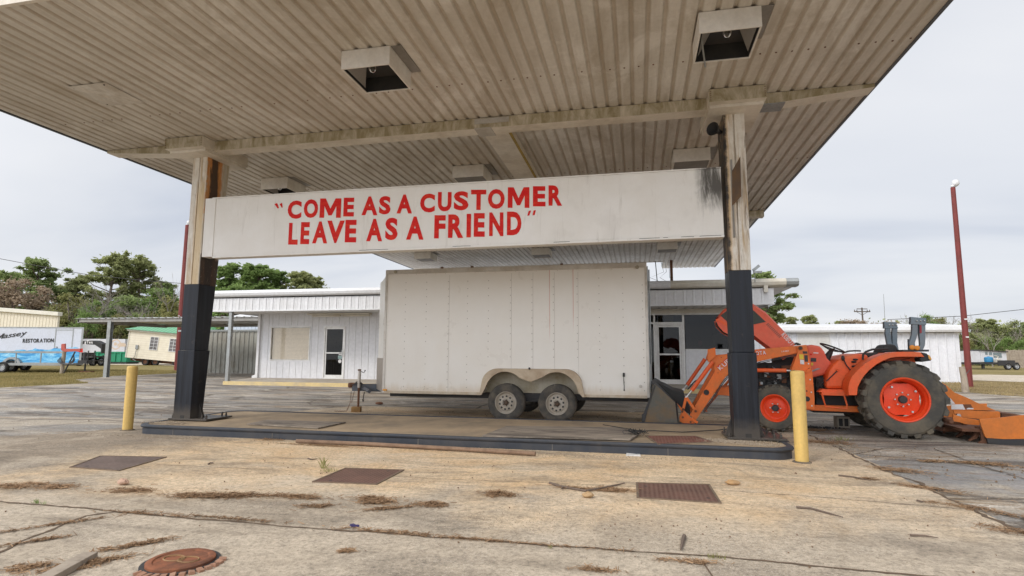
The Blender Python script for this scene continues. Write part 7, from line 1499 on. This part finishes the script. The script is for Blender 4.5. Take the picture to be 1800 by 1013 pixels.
row([
(-74.51, 88, 15.87, 'pine', M_PINE, 'tall flat topped pine at the far left, above the brown leafed oak', 11, 1.25),
(-82.35, 92, 14.33, 'pine', M_PINE, 'pine cut by the left photo edge, next to the flat topped pine', 12, 1.1),
(-61.48, 86, 16.30, 'pine', M_PINE2, 'tallest open crowned pine left of the canopy, straight above the carport roof end', 13, 1.15),
(-59.96, 90, 16.28, 'pine', M_PINE2, 'tall pine with a round crown just right of the tallest left pine', 14, 1.2),
(-71.16, 94, 13.81, 'pine', M_PINE2, 'lower wispy pine between the two groups of tall left pines', 15, 1.2),
(-57.43, 92, 12.76, 'pine', M_PINE, 'dark pine next to the left red light pole', 16, 1.2),
(-78.34, 98, 13.02, 'fullpine', M_PINE2, 'thin pine with sparse foliage right of the flat topped pine', 17, 1.2),
(-70.67, 80, 11.48, 'tallbush', M_BROWN, 'brown leafed tree above the cream warehouse roof', 18, 1.3),
(-69.83, 84, 10.90, 'tallbush', M_BROWN, 'smaller tree with dead brown leaves right of the larger brown one', 19, 1.2),
(-75.82, 84, 9.59, 'bush', M_BROWN, 'dull brown leafed tree at the left photo edge', 20, 1.0),
(-60.38, 78, 9.04, 'tallbush', M_BUSH, 'olive bushy tree above the right end of the cream warehouse', 21, 1.5),
(-55.32, 76, 8.24, 'tallbush', M_BRIGHT, 'rounded green bushy tree above the carport corner', 22, 1.5),
(-53.04, 78, 9.07, 'tallbush', M_PINE, 'dark bushy tree behind the cream portable house roof', 23, 1.6),
(-50.67, 80, 10.27, 'tallbush', M_BRIGHT, 'fresh green tree left of the left red light pole', 24, 1.3),
(-46.13, 76, 8.74, 'tallbush', M_BUSH, 'olive tree directly behind the left red light pole', 25, 1.3),
(-60.09, 74, 6.67, 'bush', M_BUSH, 'low olive bush just right of the cream warehouse gable', 26, 0.9),
(-53.85, 72, 6.11, 'bush', M_BRIGHT, 'low bright green bush under the carport roof corner', 27, 0.8),
(-51.11, 73, 5.90, 'bush', M_BUSH, 'low bush behind the green container', 28, 0.8),
(-48.78, 75, 6.65, 'bush', M_PINE, 'dark low bush behind the portable house ridge', 29, 0.9),
(-42.77, 75, 7.29, 'bush', M_BUSH, 'olive bush seen under the store roof beside the left column', 30, 1.0),
(-65.29, 77, 8.23, 'bare', M_TWIG, 'grey bare tree above the cream warehouse', 31, 1.0),
(-55.19, 74, 11.55, 'bare', M_TWIG, 'pale bare tree leaning over the carport roof', 32, 1.0),
(-50.65, 73, 10.26, 'bare', M_TWIG, 'bare tree with many pale twigs above the middle of the carport', 33, 1.0),
(-46.27, 72, 9.50, 'bare', M_TWIG, 'bare tree above the portable house', 34, 1.0),
(-44.63, 75, 13.29, 'bare', M_TWIG, 'thin bare tree touching the left column', 35, 0.8),
(-59.99, 76, 9.89, 'bare', M_TWIG, 'bare branched tree above the warehouse corner', 36, 0.9),
(-31.93, 62, 11.33, 'fullpine', M_BRIGHT, 'bright pine just right of the left column, over the store roof', 37, 1.51),
(-30.78, 64, 11.27, 'fullpine', M_BRIGHT, 'second bright pine from the left column over the store roof', 38, 1.36),
(-27.67, 61, 11.00, 'fullpine', M_BRIGHT, 'third bright pine from the left column over the store roof', 39, 1.51),
(-26.30, 63, 10.61, 'fullpine', M_BRIGHT, 'fourth bright pine from the left column over the store roof', 40, 1.36),
(-23.48, 62, 10.35, 'fullpine', M_PINE2, 'wide olive pine above the store building door', 41, 1.63),
(-22.00, 64, 10.13, 'fullpine', M_PINE2, 'last and lowest pine of the row over the store roof', 42, 1.51),
(-29.83, 60, 8.54, 'tallbush', M_BRIGHT, 'dense green tree filling the gap under the first bright pines', 43, 1.6),
(-26.29, 60, 8.44, 'tallbush', M_BRIGHT, 'dense green tree under the middle of the pine row over the store roof', 44, 1.6),
(23.91, 52, 8.98, 'pine', M_PINE, 'tall dark pine right of the right column behind the store', 45, 1.35),
(22.08, 50, 6.53, 'fullpine', M_PINE, 'lower dark pine hidden behind the raised tractor hood', 46, 1.5),
(34.25, 70, 6.11, 'fullpine', M_PINE2, 'small pine top above the left end of the long white shed', 47, 1.3),
(42.30, 80, 6.98, 'pine', M_PINE2, 'small round pine top above the roller door of the white shed', 48, 1.3),
(51.53, 90, 6.80, 'pine', M_PINE2, 'little pine top left of the distant utility pole', 49, 1.2),
(52.02, 86, 6.74, 'tallbush', M_BROWN, 'reddish brown tree top below the distant utility pole', 50, 1.6),
(53.35, 84, 6.54, 'tallbush', M_BROWN, 'brown tree top right of the distant utility pole', 51, 1.6),
(57.21, 86, 6.51, 'tallbush', M_BROWN, 'brown tree top behind the far roll bar arch', 52, 1.4),
(58.46, 84, 7.83, 'bare', M_TWIG, 'bare tree top between the two roll bar arches', 53, 1.1),
(58.52, 80, 6.89, 'tallbush', M_BRIGHT, 'green tree top behind the near roll bar arch', 54, 1.2),
(60.25, 78, 8.28, 'bare', M_TWIG, 'bare tree top left of the right red light pole', 55, 1.2),
(61.85, 82, 6.71, 'tallbush', M_BUSH, 'olive tree top behind the end of the white shed roof', 56, 1.3),
(67.75, 84, 6.70, 'tallbush', M_PINE2, 'olive tree just right of the right red light pole', 57, 1.5),
(71.29, 86, 7.01, 'fullpine', M_PINE2, 'tall olive pine above the old white box trailer', 58, 1.6),
(75.25, 88, 7.06, 'fullpine', M_PINE2, 'wide pine above the right end of the old white box trailer', 59, 1.7),
(76.13, 86, 6.86, 'tallbush', M_PINE2, 'broad olive tree above the wooden fence', 60, 1.7),
(76.32, 84, 6.06, 'tallbush', M_PINE, 'dark tree at the right photo edge', 61, 1.6),
(65.05, 78, 3.96, 'bush', M_PINE, 'dark evergreen hedge behind the old white box trailer', 62, 0.8),
(66.27, 76, 3.76, 'bush', M_BRIGHT, 'bright evergreen hedge over the wooden fence', 63, 0.9),
(65.07, 72, 3.35, 'bush', M_BRIGHT, 'bright evergreen bush at the right photo edge', 64, 0.9),
(64.25, 80, 3.38, 'bush', M_BUSH, 'olive bush just behind the right red light pole', 65, 0.8),
(60.09, 68, 1.87, 'bush', M_BUSH, 'low yellow green bush in front of the wooden fence end', 66, 0.6),
(59.12, 70, 6.18, 'bare', M_TWIG, 'pale bare tree above the windows of the old white box trailer', 67, 0.8),
(66.31, 74, 5.72, 'bare', M_TWIG, 'thin bare tree above the wooden fence', 68, 0.8),
], 'trees around the lot')

# distant wood closing the horizon on both sides
def far_wood(name, label, u0, u1, D, hmin, hmax, mat, n, seed, dd=14):
    rnd = random.Random(seed); cl = []
    for i in range(n):
        u = rnd.uniform(u0, u1); h = rnd.uniform(hmin, hmax); r = rnd.uniform(1.2, 2.6); p = F2*(D+rnd.uniform(0, dd))+R2*u
        z = h*rnd.random()**.7; cl.append((p.x, p.y, z, r*1.3, r*1.3, r, 60))
    me = leaves_mesh(name, cl, .62, seed, 1.6); o = mobj(name, me, mat, None); return setp(o, label, 'wood', None, 'stuff')
far_wood('distant_wood', 'dense dark wood behind the left yard', -110, -28, 98, 5, 9.5, M_PINE, 900, 3)
far_wood('distant_wood', 'thicket of olive scrub behind the left yard', -105, -30, 88, 2, 5, M_BUSH, 500, 4)
far_wood('distant_wood', 'long low wood behind the white shed and the right yard', 18, 120, 104, 3.5, 6.8, M_PINE2, 900, 5, 30)
far_wood('distant_wood', 'far wood hidden mostly by the store building', -40, 30, 120, 4, 6, M_PINE2, 500, 6, 20)

# grass blades over the near grass
def grass(name, label, polys, n, mat, hh, seed):
    rg = np.random.default_rng(seed); P = []
    for (x0, x1, y0, y1, k) in polys:
        m_ = int(n*k); P.append(np.stack([rg.uniform(x0, x1, m_), rg.uniform(y0, y1, m_), np.full(m_, .006)], 1))
    P = np.concatenate(P)
    def left(p, poly):
        ins = np.zeros(len(p), bool); m_ = len(poly)
        for i in range(m_):
            x1_, y1_ = poly[i]; x2_, y2_ = poly[(i+1) % m_]
            c_ = ((y1_ > p[:, 1]) != (y2_ > p[:, 1])) & (p[:, 0] < (x2_-x1_)*(p[:, 1]-y1_)/(y2_-y1_+1e-9)+x1_); ins ^= c_
        return ins
    P = P[~left(P, LOT)]
    N = len(P); a = rg.uniform(0, 6.28, N); d = np.stack([np.cos(a), np.sin(a), np.zeros(N)], 1); ww = rg.uniform(.006, .014, N)[:, None]*1.6; h = hh*rg.uniform(.4, 1.3, N)
    tip = P+np.stack([rg.normal(0, .3, N)*h, rg.normal(0, .3, N)*h, h], 1)
    V = np.stack([P-d*ww, P+d*ww, tip], 1).reshape(-1, 3)
    me = bpy.data.meshes.new(name); me.vertices.add(3*N); me.vertices.foreach_set('co', V.ravel()); me.loops.add(3*N); me.loops.foreach_set('vertex_index', np.arange(3*N, dtype=np.int32))
    me.polygons.add(N); me.polygons.foreach_set('loop_start', np.arange(0, 3*N, 3, dtype=np.int32)); me.polygons.foreach_set('loop_total', np.full(N, 3, dtype=np.int32)); me.update()
    o = mobj(name, me, mat, None); return setp(o, label, 'grass', None, 'stuff')
LOT = [(v.co.x, v.co.y) for v in bpy.data.objects['parking_lot'].data.vertices]
grass('grass', 'short winter grass on the left lawn', [(-46, -20, 15, 34, 1)], 60000, leafmat('winter_grass', (.16, .15, .05), (.34, .27, .12), .3), .07, 5)
grass('grass', 'dry tan grass verge beside the white shed', [(8, 26, 21.5, 32, 1)], 26000, leafmat('dry_grass', (.26, .21, .10), (.42, .33, .18), .3), .07, 6)

# ------------------------------------------------------------------ litter on the paving
def needles(name, label, spots, mat, seed, L=.07, ww=.0022):
    rg = np.random.default_rng(seed); A = []
    for (x, y, rx, ry, ang, n) in spots:
        p = rg.normal(size=(n, 2))*np.array([rx, ry])*.5; q_ = rg.normal(size=(7, 2))*np.array([rx, ry])*.45; j_ = rg.integers(0, 7, n); w_ = rg.random(n)[:, None]; p = q_[j_]*.7+p*np.where(w_ < .7, .35, .8)
        c, s_ = math.cos(ang), math.sin(ang); A.append(np.stack([x+p[:, 0]*c-p[:, 1]*s_, y+p[:, 0]*s_+p[:, 1]*c, .013+np.abs(rg.normal(0, .006, n))], 1))
    P = np.concatenate(A); N = len(P); a = rg.uniform(0, 6.28, N); d = np.stack([np.cos(a), np.sin(a), rg.normal(0, .12, N)], 1); l = L*rg.uniform(.3, 1.1, N)[:, None]; s2 = np.stack([-np.sin(a), np.cos(a), rg.normal(0, .5, N)], 1)*ww
    V = np.stack([P-d*l/2-s2, P+d*l/2-s2, P+d*l/2+s2, P-d*l/2+s2], 1).reshape(-1, 3); V[:, 2] = np.maximum(V[:, 2], .0125)
    me = bpy.data.meshes.new(name); me.vertices.add(4*N); me.vertices.foreach_set('co', V.ravel()); me.loops.add(4*N); me.loops.foreach_set('vertex_index', np.arange(4*N, dtype=np.int32))
    me.polygons.add(N); me.polygons.foreach_set('loop_start', np.arange(0, 4*N, 4, dtype=np.int32)); me.polygons.foreach_set('loop_total', np.full(N, 4, dtype=np.int32)); me.update()
    o = mobj(name, me, mat, None); return setp(o, label, 'pine straw', None, 'stuff')
M_STRAW = leafmat('pine_straw_brown', (.15, .085, .045), (.36, .235, .135), .1)
NS = [(-5.725, 4.298, 0.35, 0.1, 0, 420), (-5.346, 4.389, 0.45, 0.1, 0, 520), (-4.439, 4.385, 0.33, 0.1, 0, 480), (-3.583, 4.404, 0.55, 0.12, 0.1, 1100), (-3.788, 4.375, 0.25, 0.1, 0, 350), (-3.434, 4.5, 0.2, 0.1, 0, 300), (-2.881, 4.592, 0.32, 0.1, 0.1, 420), (-2.567, 4.345, 0.18, 0.07, 0.5, 180), (-2.149, 4.573, 0.3, 0.13, 0.2, 700), (-2.278, 4.677, 0.2, 0.06, 0, 200), (-1.952, 4.422, 0.25, 0.06, 0.6, 260), (-1.696, 4.607, 0.2, 0.09, 0, 420), (-1.232, 5.05, 0.22, 0.1, 0, 520), (-0.567, 5.45, 0.25, 0.07, -0.1, 320), (-0.254, 5.458, 0.22, 0.08, 0, 420), (-1.808, 3.418, 0.06, 0.03, 0, 90), (-3.203, 3.21, 0.28, 0.04, 0.8, 300), (-3.199, 2.876, 0.35, 0.06, 0.9, 700), (-3.444, 2.773, 0.15, 0.05, 0.9, 200), (-4.123, 3.455, 0.5, 0.02, 0.9, 200), (-3.951, 3.057, 0.4, 0.02, 0.9, 160), (0.178, 3.712, 0.3, 0.03, 0, 140), (2.97, 10.603, 0.4, 0.25, -0.6, 600), (2.685, 9.086, 0.35, 0.3, -0.6, 700), (2.717, 7.131, 0.5, 0.12, -0.5, 500), (2.691, 6.212, 0.5, 0.1, -0.6, 400), (2.722, 5.467, 0.5, 0.1, -0.6, 420), (2.626, 4.873, 0.35, 0.08, -0.6, 300), (3.856, 7.774, 0.45, 0.1, -0.2, 900), (3.404, 7.806, 0.2, 0.08, 0, 260), (2.278, 6.533, 0.16, 0.04, 0, 120), (-4.228, 7.092, 1.0, 0.05, -0.05, 420), (-3.132, 7.222, 1.2, 0.05, -0.05, 420), (-3.04, 3.872, 1.0, 0.02, 0, 200), (-0.833, 3.824, 1.0, 0.02, 0, 240), (-1.652, 3.851, 0.6, 0.025, 0, 200), (-3.761, 3.825, 0.6, 0.02, 0, 160), (-0.218, 3.481, 0.2, 0.03, 0, 100), (-5.129, 7.385, 0.3, 0.06, 0, 160)]
needles('pine_straw', 'clumps of brown pine straw scattered in a line over the apron', [(a, b, c*.95, d*1.3, e_, int(n*1.0)) for a, b, c, d, e_, n in NS], M_STRAW, 3)
rg_ = random.Random(12)
def stick(label, pts, r, cat='stick', mat=M_BARK, name='fallen_stick', fork=True):
    P = [Vector((*p, .02)) for p in pts]; c = P[0].copy(); c.z = 0; m = MB(); m.tube([p-c for p in P], [r]+[r*.8]*(len(P)-2)+[r*.35], 6)
    if fork and len(P) > 2: d = (P[1]-P[0]); m.tube([P[1]-c, P[1]-c+Vector((d.y, -d.x, .01))*.5+d*.4], [r*.5, r*.2], 5)
    o = m.build(name, mat); o.location = c; return setp(o, label, cat, 'sticks fallen on the apron')
stick('long thin twig lying on the apron right of the front hatch', [(1.248, 5.185), (1.352, 5.175), (1.428, 5.075), (1.52, 4.954)], .010)
stick('short upright looking piece of dark bark on the apron in the foreground', [(0.291, 4.196), (0.271, 4.072), (0.248, 3.911)], .016, fork=False)
stick('thin twig lying on the apron below the right bollard', [(2.017, 6.634), (2.138, 6.58), (2.247, 6.421)], .009)
stick('small twig lying near the lower right of the apron', [(1.822, 4.581), (1.912, 4.59), (1.984, 4.557)], .008)
stick('knobbly root-like branch lying in straw left of the front hatch', [(-0.847, 5.572), (-0.699, 5.441), (-0.478, 5.338), (-0.333, 5.484), (-0.141, 5.743)], .014)
stick('tiny twig left of the middle hatch', [(-3.813, 6.173), (-3.729, 6.121), (-3.691, 6.167)], .008)
stick('curved twig beside the asphalt edge on the right of the apron', [(2.324, 5.662), (2.344, 5.628), (2.373, 5.616)], .009)
stick('small dark twig far left of the middle hatch', [(-4.69, 5.606), (-4.713, 5.668), (-4.659, 5.647)], .010)
t = setp(scatter('debris_bits', paint('debris', (.19, .125, .08), (.34, .25, .16), .6, .9, 0, 20), [(0, 4.4, 6, 1.5, 60, .005, .011, .01), (-3, 5.6, 5, 1.4, 60, .005, .012, .01), (4, 7.5, 2, 2, 60, .008, .02, .006), (-13, 7, 5, 2.5, 80, .008, .02, .006), (-2, 11.5, 7, 1.5, 80, .008, .018, .006)], 'small dark bits of bark and leaf on the paving', 21), None, 'debris')
def rock(label, p, s_, mat, name='stone', cat='stone', flat=.6):
    rnd = random.Random(int(p[0]*100)); m = MB(); m.ball((0, 0, s_*flat*.5), s_*.5, 9, 0, (1.3, .9, flat)); m.v = [(a*rnd.uniform(.85, 1.15), b*rnd.uniform(.85, 1.15), max(0, c*rnd.uniform(.85, 1.15))) for a, b, c in m.v]
    o = m.build(name, mat); o.location = (p[0], p[1], .0085); return setp(o, label, cat)
rock('tan stone lying just in front of the root-like branch', (-0.445, 5.136), .085, paint('tan_stone', (.45, .30, .16), (.2, .14, .08), .6, .9, 0, 12))
rock('broken orange brick piece right of the front hatch', (0.878, 5.964), .11, paint('broken_brick', (.45, .27, .12), (.25, .2, .15), .6, .9, 0, 12), 'brick_piece', 'brick', .4)
rock('small dark stone under the front of the trailer', (-6.196, 13.079), .16, M_RUST, 'brick_piece', 'brick', .4)
rock('pinkish stone chip at the left of the apron', (-4.766, 4.6), .09, paint('pink_stone', (.5, .33, .24), (.3, .2, .15), .6, .9, 0, 12))
# scrap paper, bottle scrap
m = MB(); q0 = [(-0.16, 7.309), (0.019, 7.313), (0.006, 7.514), (-0.149, 7.518)]; c = q0[0]; m.add([(p[0]-c[0], p[1]-c[1], .004+.012*(i % 2)) for i, p in enumerate(q0)]+[(p[0]-c[0], p[1]-c[1], .001) for i, p in enumerate(q0)], [(0, 1, 2, 3), (4, 7, 6, 5), (0, 4, 5, 1), (1, 5, 6, 2), (2, 6, 7, 3), (3, 7, 4, 0)]); o = m.build('paper_scrap', M_DECAL); o.location = (c[0], c[1], .009); setp(o, 'white paper scrap lying against the foot of the island kerb', 'paper')
m = MB(); m.obox((0, 0, .012), (.05, .015, .012), (0, 0, .3)); m.obox((-.03, .01, .012), (.03, .03, .012), (0, 0, .9)); o = m.build('plastic_scrap', paint('purple_plastic', (.04, .03, .13), (.1, .1, .15), .4, .4)); o.location = (*(-1.997, 3.889), .01); setp(o, 'dark purple plastic scrap beside the long paving joint', 'litter')
# long pipe at the kerb foot
q0 = [(-4.629, 7.192), (-3.614, 7.198), (-2.302, 7.112), (-1.239, 7.002)]; m = MB(); c = Vector((*q0[0], 0)); m.tube([Vector((*p, .035))-c for p in q0], .026, 10); o = m.build('rusty_pipe', paint('rusty_pipe', (.26, .17, .11), (.10, .06, .04), .8, .85, 0, 6)); o.location = (c.x, c.y, .008); setp(o, 'long rusty pipe lying along the foot of the island kerb', 'pipe')
# cable on the island
t = thing('cable_tangle', 'tangle of thin black cable on the end of the large plywood sheet', 'cable', (*(-0.019, 8.057), .16)); rnd = random.Random(6); m = MB()
for k in range(14): r_q = rnd.uniform(.03, .09); cx, cy = rnd.uniform(-.15, .08), rnd.uniform(-.05, .1); m.tube([(cx+r_q*math.cos(a), cy+r_q*math.sin(a), .02+rnd.uniform(0, .06)) for a in [6.28*j/9*rnd.uniform(.95, 1.05) for j in range(9)]], .004, 4)
m.build('coil', M_BLACK, t, local=True)
m = MB(); q0 = [(-0.003, 8.515), (0.222, 8.573), (0.614, 8.55), (1.115, 8.866), (1.499, 9.297)]; c = t.location; m.tube([(p[0]-c.x, p[1]-c.y, .0+.005*(i % 2)) for i, p in enumerate(q0)], .008, 6); q0 = [(-0.531, 8.97), (-0.308, 8.747), (-0.099, 8.538), (-0.003, 8.081)]; m.tube([(p[0]-c.x, p[1]-c.y, .02) for i, p in enumerate(q0)], .006, 6); m.build('loose_end', M_BLACK, t, local=True)
# manhole cover
mh = (-2.676, 3.026); t = thing('manhole_cover', 'rusty round manhole cover in the foreground paving, ringed with broken brick', 'manhole cover', (mh[0], mh[1], .008))
MR = .185
m = MB(); m.lathe([(MR, .0), (MR, .022), (MR-.012, .028), (MR-.035, .027), (MR-.04, .021), (.001, .021)], (0, 0, 0), 'z', 48); o = m.build('cover', paint('rusty_cast_iron', (.28, .10, .045), (.07, .04, .03), .95, .8, .1, 9, rust=.5), t, smooth=True, local=True); sharp(o, 30)
m = MB()
for k in range(2):
    m.tube([(.062*math.cos(a)+(.05 if k else -.05)*(1), .046*math.sin(a), .0225) for a in [6.283*j/20 for j in range(20)]], .005, 5, closed=True)
text_line(m, 'OPW', (-.03, .035, .0235), (.45, -.9, 0), (.9, .45, 0), .032, .1, .03)
m.build('raised_lettering', paint('worn_brass_relief', (.30, .17, .07), (.08, .05, .03), .6, .6, 0, 12), o, local=True)
m = MB(); m.lathe([(MR+.03, .0), (MR+.028, .012), (MR+.001, .012)], (0, 0, -.003), 'z', 40); m.build('ring', M_DARK, t, local=True)
m = MB(); rnd = random.Random(2)
for i in range(13): a = -2.0+2.6*i/13; rr_ = MR+.045; m.obox((rr_*math.cos(a), rr_*math.sin(a), .006), (.04, .03, .02), (rnd.uniform(-.2, .2), rnd.uniform(-.2, .2), a+rnd.uniform(-.3, .3)))
m.build('brick_surround', paint('brick_orange', (.36, .19, .12), (.3, .22, .15), .8, .9, 0, 10), t, local=True)
# timber offcut
q0, q1 = [(-3.167, 2.667), (-3.259, 2.957)]; d = Vector((q1[0]-q0[0], q1[1]-q0[1], 0)); L = d.length+.3
m = MB(); m.obox((0, 0, .02), (L, .088, .038)); o = m.build('timber_offcut', M_WOOD, bevel=.003); o.rotation_euler = (0, 0, math.atan2(d.y, d.x)); dn = d.normalized(); o.location = (q1[0]-dn.x*L/2, q1[1]-dn.y*L/2, .010); setp(o, 'pale grey timber offcut lying left of the manhole cover', 'timber')
# weeds
def weed(label, p, n, h, spread, seed, mat):
    rg = random.Random(seed); m = MB()
    for i in range(n):
        a = rg.uniform(0, 6.28); r = spread*rg.random(); x, y = r*math.cos(a), r*math.sin(a)*.5; hh = h*rg.uniform(.4, 1.1); dx_, dy_ = rg.gauss(0, .4)*hh, rg.gauss(0, .4)*hh; w_ = h*.028
        m.add([(x-w_, y, 0), (x+w_, y, 0), (x+dx_*.5+w_*1.3, y+dy_*.5, hh*.6), (x+dx_*.5-w_*1.3, y+dy_*.5, hh*.6), (x+dx_, y+dy_, hh)], [(0, 1, 2, 3), (3, 2, 4)])
    o = m.build('weed', mat); o.location = (p[0], p[1], .009); return setp(o, label, 'weed')
weed('green weed sprouting beside the middle hatch', (-3.202, 5.593), 50, .045, .11, 1, M_BUSH)
weed('tall thin weed stalks behind the middle hatch corner', (-3.361, 5.738), 8, .16, .04, 2, M_BUSH)
weed('low green weed growing in the long joint, right foreground', (0.438, 3.832), 50, .028, .08, 3, M_BUSH)
weed('tiny green weed growing in the long joint, left foreground', (-4.871, 3.885), 40, .04, .04, 4, M_BRIGHT)
weed('second tiny green weed in the long joint at the left', (-4.777, 3.871), 20, .03, .03, 5, M_BRIGHT)
weed('dry weed clump growing at the foot of the asphalt edge behind the right bollard', (2.926, 9.424), 60, .06, .18, 6, M_BUSH)
weed('tuft of grass at the base of the long joint near the middle foreground', (-0.568, 3.773), 12, .025, .03, 7, M_BUSH)
for kk in range(0): pass
# rubble under the tractor
o = scatter('rubble', M_DARK, [(2.95, 10.9, .4, .12, 160, .012, .035, .006)], 'dark broken rubble on the ground under the tractor', 14); o['category'] = 'rubble'
